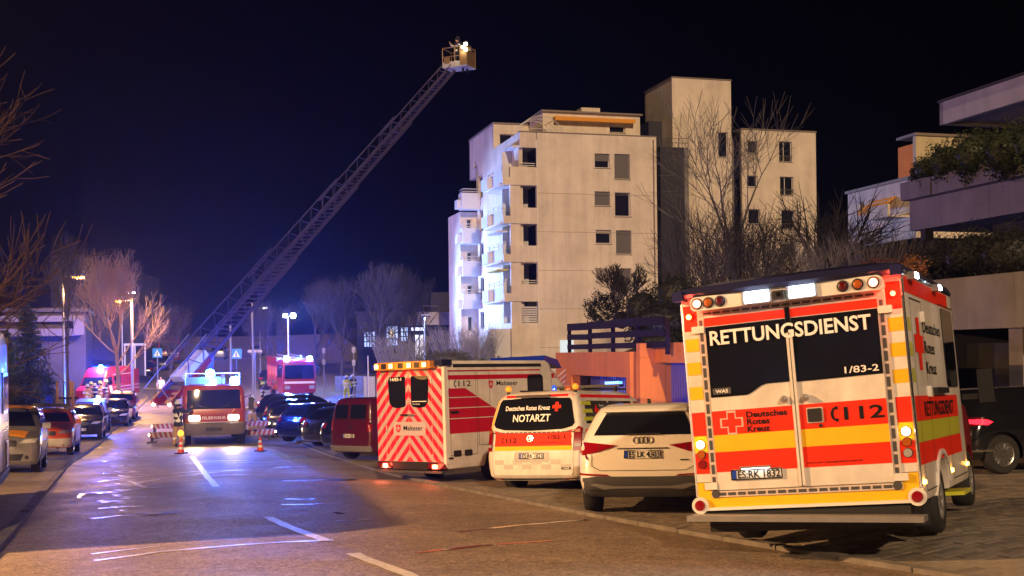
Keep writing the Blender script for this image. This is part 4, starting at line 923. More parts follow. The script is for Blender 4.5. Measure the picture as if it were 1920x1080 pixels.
# dark red box-shaped van and the row of dark cars beyond it
T, sk, q = car('panel_van', 'kas', gp(-4.75, 34.6, 44, L=4.2), PRD, 'dark red panel van parked beside the chevron striped ambulance', 'van', lights='red')
q('rub_strip', [rect(.3, 3.0, .62, .66)], 'right', BLACK, .005, .015)
q('door_rail', [rect(.5, 2.0, 1.00, 1.03)], 'right', BLACK, .005, .008)
q('rear_door_gap', [rect(-.006, .006, .42, 1.70)], 'rear', SEAM, .002); q('window_bar', [rect(-.80, .80, 1.19, 1.205)], 'rear', BLACK, .006, .01); q('handle', [rrect(.05, .22, .95, 1.0, .01)], 'rear', BLACK, .006, .02); q('bumper', [rrect(-.88, .88, .30, .44, .03)], 'rear', ALU, .01, .05); q('side_door_gap', [rect(1.98, 1.992, .40, 1.68)], 'right', SEAM, .002); q('side_door_gap', [rect(.95, .962, .40, 1.68)], 'right', SEAM, .002); q('side_panel', [frame_polys(.25, .88, .85, 1.62, .012)[k_] for k_ in range(4)], 'right', SEAM, .002)
plate(sk, 'rear', 0, .72, 'ES KR 208')
q('door_handle', [rrect(1.0, 1.16, 1.05, 1.08, .01)], 'right', BLACK, .006, .02)
row = [(-6.0, 40.2, 43, 'est', PDB, 'dark blue estate car, first beyond the dark red panel van'), (-7.3, 43.8, 44, 'est', PDG, 'dark grey hatchback with a blue sheen, second beyond the dark red panel van'),
       (-9.3, 49.3, 43, 'suv', PDB, 'dark blue car with glinting roof, third beyond the dark red panel van'), (-10.9, 55.0, 42, 'est', PDG, 'dark grey estate car, fourth beyond the dark red panel van'),
       (-11.8, 58.6, 42, 'suv', PBK, 'black SUV, fifth beyond the dark red panel van'), (-12.5, 62.6, 42, 'mpv', PDG, 'dark people carrier, sixth beyond the dark red panel van'), (-13.9, 67.0, 40, 'suv', PBK, 'large black SUV, last of the row, in front of the fire engine')]
for x, y, yaw, k, p, lab in row: car('parked_car', k, gp(x, y, yaw), p, lab, 'car', 'cars parked nose-in along the right kerb', detail=1, lights='red')
# ---- left kerb, facing the camera
def yaw_at(y): return math.degrees(math.atan2(kl(y+2) - kl(y-2), 4))
def left_car(name, kind, xy, paint, label, cat, L=4.4, dyaw=0, **k):
    x, y = xy; ya = yaw_at(y) + 180 + dyaw; s, c = sin(RAD(ya)), cos(RAD(ya))
    bx, by = x - s * L, y - c * L       # xy is the nose
    return car(name, kind, gp(bx, by, ya, L=L), paint, label, cat, 'vehicles parked along the left kerb', **k)
T, sk, q = left_car('people_carrier', 'mpv', (-12.45, 29.0), PSV, 'silver people carrier with a lamplit yellow bonnet and roof, just ahead of the motorhome', 'car', fplate=None)
q('lamplit_bonnet', [[(-.62, 3.62), (.62, 3.62), (.55, 4.15), (-.55, 4.15)]], 'top', PYE, .004); q('lamplit_roof', [[(-.55, .9), (.55, .9), (.6, 2.35), (-.6, 2.35)]], 'top', PYE, .004); q('blue_rail', [rect(.5, 2.8, 1.56, 1.575)], 'left', CHROME, .02, .01)
T, sk, q = left_car('command_car', 'suv', (-15.75, 40.2), POR, 'orange-red command SUV with a dark light bar across its roof', 'car', clad=GREYP)
q('lamplit_roof', [[(-.5, 1.0), (.5, 1.0), (.62, 2.45), (-.62, 2.45)]], 'top', PYE, .004)
q('white_door_foil', [rect(.9, 3.0, .45, .95)], 'left', mat('violet_white_foil', (.5, .48, .52), .3, coat=.5), .005); q('white_bumper', [[(-.9, .3), (.9, .3), (.9, .6), (.5, .58), (-.5, .58), (-.9, .6)]], 'front', BOXWHITE, .004, .004)
b = MB(); b.box(-.66, .66, 1.75, 1.98, 1.64, 1.76); b.box(-.5, -.44, 1.8, 1.9, 1.56, 1.64); b.box(.44, .5, 1.8, 1.9, 1.56, 1.64); b.build('light_bar', BLACK, T, bevel=.025)
left_car('suv', 'suv', (-19.3, 53.5), PBK, 'black SUV with a white number plate, behind the wooden tree stakes', 'car', fplate='ES DK 731')
T, sk, q = left_car('estate_car', 'mpv', (-21.3, 60.0), PSV, 'silver people carrier with a lit blue lamp on its roof', 'car')
b = MB(); b.lathe([(.08, 0), (.08, .09), (.05, .14), (.001, .15)], (-.35, 2.0, 1.67), 'Z', 14); b.build('blue_beacon', E_BLUE, T, 50); lamp('POINT', (-.35, 2.2, 2.05), 2200, (.03, .09, 1), .15, parent=T, name='blue_beacon_light')
left_car('parked_car', 'est', (-22.3, 66.5), PBK, 'black car between the silver people carrier and the small red car', 'car')
left_car('parked_car', 'mpv', (-23.8, 72.5), mat('wine_red_paint', (.22, .01, .03), .3, coat=1.), 'small wine red car parked in front of the red fire service van', 'car')
# motorhome at the left edge: only its kerb side shows
def motorhome():
    y0 = 19.6; ya = yaw_at(17); 
    T = thing('motorhome', 'white motorhome cut off by the left edge, its long side towards the road', 'motorhome', pose(kl(y0) - 1.60, y0, gz(kl(y0)-1, y0) - .0, ya + 180, 0, 0), 'vehicles parked along the left kerb')
    lv = [(.40, -.0, 7.0, 1.08, .06, .5), (.46, -.03, 7.0, 1.12, .10, .5), (1.4, -.03, 7.0, 1.13, .10, .5), (2.6, .0, 6.9, 1.12, .10, .5), (2.78, .05, 6.7, 1.08, .15, .5), (2.85, .2, 6.5, .95, .2, .5)]
    wm = mat('motorhome_white', (.50, .50, .54), .3, coat=.6, var=.1, vscale=1.5)
    bm = shell(lv); sk = Skin(bm, T); bm = cut_arches(bm, [(1.9, .34), (5.6, .34)], .42, 1.12); bm_obj(bm, 'body', wm, T)
    for a in ('left', 'right'):
        o = sk.decal('window_frame', [rrect(.35, 1.25, 1.5, 2.15, .08)], a, ALU, .004, .02); sk.decal('pane', [rrect(.41, 1.19, 1.56, 2.09, .06)], a, GLASS, .03, parent=o)
        o = sk.decal('window_frame', [rrect(2.1, 3.2, 1.5, 2.15, .08)], a, ALU, .004, .02); sk.decal('pane', [rrect(2.16, 3.14, 1.56, 2.09, .06)], a, GLASS, .03, parent=o)
        o = sk.decal('service_hatch', [rrect(.25, .65, .62, 1.05, .04)], a, ALU, .004, .01); sk.decal('hatch_panel', [rrect(.28, .62, .65, 1.02, .03)], a, wm, .018, .004, parent=o)
        sk.decal('decor_stripe', [rect(.1, 6.3, 1.28, 1.34), rect(.1, 6.3, 1.22, 1.24)], a, PDG, .004); sk.decal('side_trim', [rect(.02, 6.4, .44, .60)], a, GREYP, .004, .015)
        sk.decal('panel_gap', [rect(.08, .09, .5, 2.7)], a, SEAM, .006)
    for s in (-1, 1): b = MB(); b.tube((s*1.105, .03, .5), (s*1.105, .03, 2.72), .03, n=8); b.build('edge_profile', ALU, T, 40)
    wheels(T, .34, .22, 1.10, (1.9, 5.6), 8, ALU)
motorhome()
# ================================================================= PEOPLE
SKINM = mat('skin', (.45, .25, .17), .5)
BEIGE = mat('turnout_beige', (.42, .27, .10), .8, var=.2, vscale=20, bump=.3, bscale=40)
NAVY = mat('turnout_navy', (.012, .014, .03), .8, bump=.3, bscale=40)
LIME = mat('turnout_lime', (.50, .60, .06), .7, bump=.3, bscale=40)
STRIPE = mat('reflex_stripe', (.75, .75, .62), .35)
HELM = mat('helmet_white', (.65, .66, .60), .3, coat=.6)
HELMY = mat('helmet_luminous', (.55, .65, .18), .3, coat=.6)
def person(label, x, y, z, yaw, jacket, trousers, helmet, arms=((.25, .1), (.25, .1)), stride=.1, group=None, lean=0., vest=None):
    """arms: (raise forward 0..1, bend 0..1) for left/right"""
    T = thing('person', label, 'firefighter', pose(x, y, z, yaw), group)
    V = []; Ed = []; Rr = []; seg = []
    def v(p, r): V.append(Vector(p)); Rr.append(r); return len(V) - 1
    def e(a, b, k): Ed.append((a, b)); seg.append((a, b, k))
    pel = v((0, 0, .94), .135); sp = v((0, lean*.15, 1.15), .13); ch = v((0, lean*.3, 1.36), .15); nk = v((0, lean*.35+.01, 1.50), .062); hd = v((0, lean*.4+.02, 1.60), .085); tp = v((0, lean*.4+.015, 1.74), .075)
    e(pel, sp, 'T'); e(sp, ch, 'T'); e(ch, nk, 'T'); e(nk, hd, 'H'); e(hd, tp, 'H')
    ns = v((0, lean*.4+.115, 1.635), .022); e(hd, ns, 'H')
    for s, (ra, be) in zip((-1, 1), arms):
        sh = v((s*.19, lean*.3, 1.43), .075); e(ch, sh, 'T')
        a = ra * 1.6; el = V[sh] + Vector((s*.07, .28*sin(a), -.28*cos(a))); eli = v(el, .055)
        b_ = a + .25 + be * 1.6; wr = el + Vector((-s*.03*be, .25*sin(b_), -.25*cos(b_))); wri = v(wr, .04)
        e(sh, eli, 'T'); e(eli, wri, 'T'); d = Vector((0, sin(b_), -cos(b_))); pa = v(wr + d*.07, .034); e(wri, pa, 'P')
        up = Vector((1, 0, 0)) * s
        for i, ln in enumerate((.075, .085, .08, .06)):
            o_ = Vector((0, cos(b_), sin(b_))) * ((i - 1.5) * .02); k1 = v(V[pa] + d*.035 + o_, .011); k2 = v(V[pa] + d*(.035 + ln*.6) + o_*1.1 - up*.012, .010); k3 = v(V[pa] + d*(.03 + ln) + o_*1.1 - up*.035, .008)
            e(pa, k1, 'P'); e(k1, k2, 'P'); e(k2, k3, 'P')
        th = v(V[wri] + d*.045 + Vector((0, cos(b_), sin(b_)))*.04, .012); th2 = v(V[th] + d*.045 + Vector((0, cos(b_), sin(b_)))*.012, .010); e(wri, th, 'P'); e(th, th2, 'P')
    for s in (-1, 1):
        st = stride * s; hp = v((s*.10, 0, .88), .105); kn = v((s*.13, st*.6 + .02, .48), .075); an = v((s*.14, st, .10), .052); to = v((s*.15, st + .17, .045), .042)
        e(pel, hp, 'L'); e(hp, kn, 'L'); e(kn, an, 'L'); e(an, to, 'B')
    me = bpy.data.meshes.new('b'); me.from_pydata([tuple(p) for p in V], Ed, []); o = bpy.data.objects.new('b', me); COL.objects.link(o)
    md = o.modifiers.new('s', 'SKIN'); md.use_smooth_shade = True
    for i, r in enumerate(Rr): me.skin_vertices[0].data[i].radius = (r, r * (.8 if i in (0, 1, 2) else 1))
    me.skin_vertices[0].data[0].use_root = True
    sb = o.modifiers.new('u', 'SUBSURF'); sb.levels = 1; sb.render_levels = 1
    dg = bpy.context.evaluated_depsgraph_get(); bme = bpy.data.meshes.new_from_object(o.evaluated_get(dg)); bpy.data.objects.remove(o); bpy.data.meshes.remove(me)
    bme.name = 'body'; bme.materials.clear(); bme.materials.append(SKINM); bme.shade_smooth(); body = link_mesh('body', bme, T)
    def kind(c):
        best = (9, 'T')
        for a, b, k in seg:
            ab = V[b] - V[a]; t = max(0, min(1, (c - V[a]).dot(ab) / max(ab.length_squared, 1e-9))); d = (c - V[a] - ab * t).length
            if d < best[0]: best = (d, k)
        return best[1]
    ks = [kind(p.center) for p in bme.polygons]
    for nm, kk, m, inf in (('jacket', 'T', jacket, .022), ('trousers', 'L', trousers, .018), ('boots', 'B', BLACK, .015)):
        bm = bmesh.new(); bm.from_mesh(bme); bm.faces.ensure_lookup_table()
        rm = [f for f, k in zip(bm.faces, ks) if (kk == 'L' and abs(f.calc_center_median().x) > .26) or (k != kk and not (kk == 'T' and k == 'L' and f.calc_center_median().z > .80) and not (kk == 'L' and k == 'T' and f.calc_center_median().z < 1.06))]
        for f in bm.faces: f.smooth = True
        bm.normal_update()
        for q_ in bm.verts: q_.co += q_.normal * inf
        bmesh.ops.delete(bm, geom=rm, context='FACES')
        for f in bm.faces:
            z_ = f.calc_center_median().z
            f.material_index = 1 if (kk == 'T' and (.98 < z_ < 1.06 or 1.22 < z_ < 1.29)) or (kk == 'L' and .30 < z_ < .38) else 0
        mm = bpy.data.meshes.new(nm); bm.to_mesh(mm); bm.free(); mm.materials.append(m); mm.materials.append(STRIPE if nm != 'boots' else BLACK); link_mesh(nm, mm, T)
    if helmet:
        b = MB(); c = V[tp] + Vector((0, -.01, -.03)); b.lathe([(.155, -.03), (.135, -.01), (.128, .04), (.10, .10), (.05, .135), (.001, .14)], c, 'Z', 16); b.box(c.x-.012, c.x+.012, c.y-.10, c.y+.11, c.z+.10, c.z+.15); b.build('helmet', helmet, T, 45)
        b = MB(); b.lathe([(.118, -.12), (.128, -.03)], c, 'Z', 14); b.build('neck_guard', NAVY, T, 60)
    return T
# ================================================================= LADDER TRUCK
def ladder_truck():
    fx, fy = -11.95, 48.0; L = 9.6; ya = 180 + yaw_at(50) + 1.0; s_, c_ = sin(RAD(ya)), cos(RAD(ya))
    M = gp(fx - s_*L, fy - c_*L, ya, L=L, roll=0)
    T = thing('ladder_truck', 'fire service turntable ladder truck with headlights on, facing the camera with its ladder raised', 'fire truck', M)
    Z = .0
    lv = [(.62, L-1.75, L-.02, 1.18, .05, .22), (.75, L-1.8, L, 1.24, .05, .2), (1.3, L-1.8, L, 1.25, .05, .2), (1.42, L-1.8, L-.02, 1.25, .05, .2), (2.2, L-1.75, L-.16, 1.20, .05, .2), (2.40, L-1.7, L-.26, 1.12, .06, .2), (2.46, L-1.6, L-.45, 1.0, .06, .2)]
    bm = shell(lv, (0, .05)); sk = Skin(bm, T); bm_obj(bm, 'cab', mat('cab_orange_red', (.36, .045, .015), .3, coat=.7, var=.1, vscale=3), T)
    F = lambda n, p, m, off=.004, t=0, **k: sk.decal(n, p, 'front', m, off, t, cell=.3, **k)
    F('windscreen', [[(-1.05, 1.46), (1.05, 1.46), (1.02, 2.22), (-1.02, 2.22)]], GLASS, .006, .006)
    for s in (-1, 1):
        F('cab_pillar_glow', [rect(*sorted((s*1.08, s*1.22)), .9, 2.3)], mat('pillar_orange_light', (.85, .40, .06), .4), .004)  # orange light on the cab pillars is painted as their colour
        F('wiper', [[(s*.1, 1.48), (s*.13, 1.48), (s*.62, 1.60), (s*.6, 1.63)][::s]], BLACK, .02)
        h = F('headlight', [rrect(*sorted((s*.52, s*1.0)), .98, 1.24, .05)], ALU, .006, .02); sk.decal('lens', [rrect(*sorted((s*.56, s*.96)), 1.01, 1.21, .05)], 'front', E_HEAD, .032, parent=h)
        h = F('indicator', [rrect(*sorted((s*1.04, s*1.18)), .76, .90, .03)], BLACK, .006, .02); sk.decal('lens', [rrect(*sorted((s*1.055, s*1.165)), .775, .885, .03)], 'front', E_AMB, .034, parent=h)
        lamp('SPOT', (s*.75, L+.12, 1.1), 300, (1, .66, .36), .1, (0, 1, -.10), 90, .8, T, 'headlight_beam')
        b = MB(); b.path([(s*1.22, L-.3, 1.9), (s*1.45, L-.1, 2.0), (s*1.45, L-.1, 1.45)], .02); b.box(min(s*1.36, s*1.56), max(s*1.36, s*1.56), L-.16, L-.06, 1.4, 1.9); b.build('mirror', BLACK, T, bevel=.01)
    for x in (-.62, 0, .62):
        b = MB(); b.box(x-.22, x+.22, L-1.2, L-1.05, 1.5, 2.05); b.build('seat', BLACK, T, bevel=.04)
    F('front_band', [rect(-.5, .5, .97, 1.25)], mat('band_dark_red', (.30, .01, .05), .4), .004); txt(sk, 'front', 'FEUERWEHR', -.46, .46, 1.05, .12, TEXTWHT, .012, .01)
    F('band_line', [rect(-1.2, 1.2, .925, .945)], TEXTWHT, .006)
    lb = [(.42, L-1.7, L+.03, 1.2, .05, .2), (.5, L-1.75, L+.08, 1.24, .05, .2), (.88, L-1.75, L+.08, 1.25, .05, .2), (.92, L-1.75, L+.04, 1.24, .05, .2)]
    bm_obj(shell(lb, (0, .05)), 'bumper', mat('bumper_beige_grey', (.12, .10, .08), .5, var=.2, vscale=6), T); b = MB(); b.box(-.32, .32, L+.085, L+.10, .58, .72); b.build('licence_plate', BLACK, T)
    b = MB(); b.box(-1.0, 1.0, .3, L-1.0, .55, .95); b.build('chassis', BLACK, T)
    b = MB(); b.box(-1.22, 1.22, .2, L-1.85, 1.05, 1.45); b.box(-1.22, -1.0, .4, L-2.2, .6, 1.05); b.box(1.0, 1.22, .4, L-2.2, .6, 1.05); b.build('deck_body', FIRERED, T, bevel=.02)
    for y in (1.2, 2.4, 3.8, 5.2, 6.5):
        for s in (-1, 1): b = MB(); b.box(min(s*1.225, s*1.24), max(s*1.225, s*1.24), y-.5, y+.5, .65, 1.38); b.build('locker_shutter', ALU, T)
    # turntable and control seat
    ty = L - 7.3
    b = MB(); b.lathe([(1.0, 1.46), (1.0, 1.6), (.75, 1.62), (.75, 1.8)], (0, ty, 0), 'Z', 28); b.build('turntable', ALU, T, 40)
    b = MB()
    for s in (-.55, .55): b.box(s-.08, s+.08, ty-.55, ty+.45, 1.7, 2.9)
    b.build('pedestal', FIRERED, T, bevel=.03)
    # crew rails and gear boxes behind the cab
    b = MB()
    for s in (-1, 1):
        b.path([(s*1.1, L-2.0, 1.45), (s*1.1, L-2.0, 2.9), (s*1.1, L-3.2, 2.9), (s*1.1, L-3.2, 1.45)], .022)
    b.path([(-1.1, L-2.0, 2.9), (1.1, L-2.0, 2.9)], .022); b.build('hand_rail', ALU, T)
    b = MB(); b.box(-.35, 1.1, L-2.9, L-2.1, 1.46, 2.75); b.build('gear_locker', mat('locker_blue_grey', (.12, .13, .2), .5), T, bevel=.03)
    for x, y, z, r in ((.10, L-1.9, 2.78, .18), (-.85, L-.9, 2.46, .19)):
        b = MB(); b.lathe([(r*.9, 0), (r, .04), (r*.85, .22), (r*.4, .28), (.001, .29)], (x, y, z), 'Z', 16); b.build('blue_beacon', E_BLUE, T, 50)
        lamp('POINT', (x, y - .2, z + .7), 1000, (.03, .09, 1), .15, parent=T, name='blue_beacon_light')
    b = MB(); b.box(-.12, .12, L-.55, L-.45, 2.47, 2.62); b.build('roof_spot', mat('white_roof_spot', (.8,.9,1), .3, emit=8, ecol=(.7,.85,1)), T)
    # outriggers: red-and-white striped beams with feet
    SR = mat('stripe_red', (.25, .02, .02), .5); SWm = mat('stripe_white', (.36, .31, .25), .5)
    for y in (L-2.5, L-6.6):
        for s in (-1, 1):
            zz = .40 if y > L-4 else .62
            b = MB(); b.box(min(s*1.2, s*2.55), max(s*1.2, s*2.55), y-.12, y+.12, zz-.13, zz+.10); o = b.build('outrigger_beam', SWm, T)
            st = MB()
            b2 = []
            for k in range(7):
                x0 = 1.22 + k*.20; P = [(s*x0, zz-.13), (s*(x0+.10), zz-.13), (s*(x0+.18), zz+.10), (s*(x0+.08), zz+.10)]
                P = clip(P if s > 0 else P[::-1], min(s*1.2, s*2.55), max(s*1.2, s*2.55), zz-.13, zz+.10)
                if len(P) > 2:
                    m2 = MB(); m2.prism(P, 'Y', y+.121, y+.126); m2.build('stripe', SR, o)
            b = MB(); b.tube((s*2.46, y, zz), (s*2.46, y, .12), .06, n=10); b.box(s*2.46-.2, s*2.46+.2, y-.2, y+.2, .05, .12); b.build('outrigger_foot', BLACK, T)
            b = MB(); b.box(min(s*2.552, s*2.60), max(s*2.552, s*2.60), y-.05, y+.05, zz-.05, zz+.03); b.build('outrigger_lamp', E_WARM, T)
    wheels(T, .46, .32, 1.22, (1.9, L-1.05), 8, BLACK)
    # open cab door on the far side
    # ---- the ladder: four telescoped lattice sections
    Mi = T.matrix_world.inverted()
    A = at(312, 746, 52.6); B = at(846, 138, 70)
    yv = (B - A); LL = yv.length; yv.normalize(); xv = yv.cross(Vector((0, 0, 1))).normalized(); zv = xv.cross(yv).normalized()
    LM = Matrix(((xv.x, yv.x, zv.x, A.x), (xv.y, yv.y, zv.y, A.y), (xv.z, yv.z, zv.z, A.z), (0, 0, 0, 1)))
    lmat = mat('ladder_paint', (.09, .075, .18), .4, metal=.3, var=.2, vscale=6)
    secs = [(0, .36, .55, .80), (.27, .58, .48, .66), (.50, .80, .41, .56), (.72, 1.0, .34, .46)]
    for i, (t0, t1, w, h) in enumerate(secs):
        y0, y1 = t0*LL, t1*LL; b = MB(); zb = .05 * i; n = int((y1 - y0) / 1.05)
        for s in (-w, w):
            b.box(s-.045, s+.045, y0, y1, zb-.07, zb+.07)
            b.tube((s, y0 + (1.0 if i == 0 else .2), zb+h), (s, y1-.1, zb+h), .035, n=6)
            for k in range(n):
                a0 = y0 + (y1-y0)*k/n; a1 = y0 + (y1-y0)*(k+1)/n; am = (a0+a1)/2
                if i == 0 and a0 < 1.0: continue
                b.tube((s, a0, zb), (s, am, zb+h), .022, n=4); b.tube((s, am, zb+h), (s, a1, zb), .022, n=4)
        o = b.build('ladder_section', lmat, T); o.matrix_world = LM
        r = MB(); r.tube((-w, 0, 0), (w, 0, 0), .024, n=6); rm = r.mesh('rung', lmat)
        y = y0 + .2
        while y < y1:
            link_mesh('rung', rm, o, Matrix.Translation((0, y, zb))); y += .32
    b = MB(); b.box(-.62, .62, -.35, .5, -.12, -.02); b.box(-.66, -.58, -.35, 2.6, -.12, .10); b.box(.58, .66, -.35, 2.6, -.12, .10); o = b.build('ladder_root', FIRERED, T); o.matrix_world = LM
    b = MB(); b.path([(-.6, -.3, 0), (-.6, -.3, .8), (-.6, 3.2, .95)], .025); b.path([(.6, -.3, 0), (.6, -.3, .8), (.6, 3.2, .95)], .025); b.path([(-.6, -.3, .8), (.6, -.3, .8)], .025); o = b.build('root_rail', ALU, T); o.matrix_world = LM
    b = MB(); b.box(-.4, .4, 1.0, 2.8, .05, .35); o = b.build('hose_tray', BOXWHITE, T); o.matrix_world = LM
    b = MB(); pv = Mi @ (LM @ Vector((0, 3.2, -.15))); b.tube((0, ty, 2.2), pv, .16, n=10); b.build('lift_cylinder', ALU, T)
    for x in (-.55, .5):
        b = MB(); b.box(x-.05, x+.05, -.42, -.352, -.1, .0); o = b.build('ladder_end_lamp', E_WARM, T); o.matrix_world = LM
    # ---- basket, level at the ladder tip
    tip = at(860, 128, 70.2)
    K = bpy.data.objects.new('basket', None)
    fl = MB(); fl.box(-.80, .80, -.55, .65, -.02, .05); 
    kb = MB()
    BM = Matrix.Translation(tip) @ Matrix.Rotation(RAD(-24), 4, 'Z')
    fl.box(-.80, .80, -.55, -.50, .05, .30); o = fl.build('basket_floor', mat('basket_grey', (.45, .45, .5), .4), T); o.matrix_world = BM
    gm = mat('basket_lamp_gold', (.28, .18, .08), .4, metal=.3)  # warm glow of the basket lamps put into the base colour
    for x, y in ((-.78, -.53), (.78, -.53), (-.78, .63), (.78, .63), (0, -.53), (.35, -.53)): kb.tube((x, y, 0), (x, y, 1.12), .028, n=6)
    for z in (.6, 1.12): kb.path([(-.78, -.53, z), (.78, -.53, z), (.78, .63, z), (-.78, .63, z), (-.78, -.53, z)], .028)
    o = kb.build('basket_rail', gm, T); o.matrix_world = BM
    pn = MB(); pn.box(.38, .79, -.57, -.545, .04, .85); pn.box(.785, .81, -.5, .5, .04, .9); o = pn.build('basket_panel', gm, T); o.matrix_world = BM
    pn = MB(); pn.box(-.66, -.30, -.57, -.545, .2, .55); o = pn.build('equipment_box', gm, T); o.matrix_world = BM
    for x, z in ((.80, 1.18), (.62, 1.02), (.80, .86)):
        q_ = MB(); q_.box(x-.09, x+.09, -.72, -.60, z-.08, z+.08); o = q_.build('basket_floodlight', mat('basket_lamp', (1, .85, .6), .3, emit=6, ecol=(1, .8, .5)), T, bevel=.02); o.matrix_world = BM
    l_ = lamp('POINT', (0, 0, 0), 14, (1, .72, .4), .1, parent=T, name='basket_light'); l_.matrix_world = BM @ Matrix.Translation((.35, -1.1, .9))
    person('firefighter in a dark helmet standing in the rescue basket at the ladder tip', *(BM @ Vector((-.05, .05, .05))), -150, NAVY, NAVY, BLACK, ((.6, .5), (.5, .6)))
    person('second firefighter crouched low over the front rail of the rescue basket', *(BM @ Vector((.32, .2, -.28))), 170, BEIGE, NAVY, BLACK, ((.5, .6), (.5, .6)), lean=.5)
    return T
ladder_truck()
# ================================================================= FIRE ENGINE
def fire_engine(M, label, light=True, group='fire engines'):
    L = 7.6; T = thing('fire_engine', label, 'fire engine', M, group)
    lv = [(.5, L-2.6, L-.02, 1.2, .05, .2), (.7, L-2.6, L, 1.24, .05, .2), (1.3, L-2.6, L, 1.25, .05, .2), (2.3, L-2.6, L-.12, 1.22, .05, .2), (2.8, L-2.6, L-.22, 1.16, .05, .2), (2.9, L-2.5, L-.4, 1.08, .06, .2)]
    bm = shell(lv, (0, .05)); sk = Skin(bm, T); bm_obj(bm, 'cab', FIRERED, T)
    sk.decal('windscreen', [[(-1.08, 1.55), (1.08, 1.55), (1.04, 2.55), (-1.04, 2.55)]], 'front', GLASS, .006, .006)
    sk.decal('front_band', [rect(-1.2, 1.2, 1.2, 1.36)], 'front', TEXTWHT, .006)
    for s in (-1, 1):
        sk.decal('headlight', [rrect(*sorted((s*.7, s*1.08)), .8, 1.05, .04)], 'front', LCLR, .006, .02)
        for a in ('left', 'right'):
            pass
        b = MB(); b.path([(s*1.2, L-.3, 2.4), (s*1.5, L-.1, 2.4), (s*1.5, L-.1, 1.8)], .025); b.box(min(s*1.42, s*1.6), max(s*1.42, s*1.6), L-.16, L-.06, 1.7, 2.3); b.build('mirror', BLACK, T)
        b = MB(); b.lathe([(.20, 0), (.22, .06), (.18, .24), (.001, .30)], (s*.85, L-.6, 2.90), 'Z', 14); b.build('blue_beacon', E_BLUE if light else BLUEL, T, 50)
        if light: lamp('POINT', (s*.85, L-.3, 3.35), 3600, (.03, .09, 1), .15, parent=T, name='blue_beacon_light')
    for a in ('left', 'right'):
        sk.decal('cab_window', [rrect(L-1.25, L-.4, 1.6, 2.5, .06)], a, GLASS, .006); sk.decal('cab_window', [rrect(L-2.4, L-1.4, 1.6, 2.5, .06)], a, GLASS, .006)
    b = MB(); b.box(-1.24, 1.24, .1, L-2.65, 2.35, 3.0); b.box(-1.24, 1.24, .1, L-2.65, .55, .85); b.box(-.9, .9, .1, L-2.65, .85, 2.35)
    for y in (.1, 1.75, 3.35, L-2.75): b.box(-1.24, 1.24, y, y+.08, .85, 2.35)
    b.build('body', FIRERED, T)
    lit = mat('lit_locker', (.9, .92, 1), .5, emit=3.2 if light else 0, ecol=(.85, .9, 1))
    for y in (.22, 1.86, 3.46):
        for s in (-1, 1):
            b = MB(); b.box(min(s*.905, s*.92), max(s*.905, s*.92), y, y+1.4, .9, 2.3); b.build('locker_lining', lit, T)
            b = MB()
            for k in range(3): b.box(min(s*.93, s*1.15), max(s*.93, s*1.15), y+.1+k*.45, y+.4+k*.45, 1.0+.3*(k%2), 1.3+.3*(k%2))
            b.build('stowed_gear', GREYP, T)
    b = MB()
    for s in (-.5, .5): b.box(s-.04, s+.04, .4, L-2.2, 3.08, 3.18)
    b.build('roof_ladder', ALU, T)
    wheels(T, .48, .32, 1.2, (1.7, L-1.5), 8, FIRERED); return T
fire_engine(gp(-15.6 - sin(RAD(160))*7.6, 88 - cos(RAD(160))*7.6, 160, L=7.6, roll=0), 'fire engine with open white-lit lockers and two blue lamps, behind the parked cars')
fire_engine(pose(*(at(856, 642, 125)), 215), 'distant fire engine half hidden beside the corner of the tall apartment block', light=False)
fire_engine(gp(-42.3, 148, 164, L=7.6, roll=0), 'small distant fire engine up the road, left of the raised ladder', light=False)
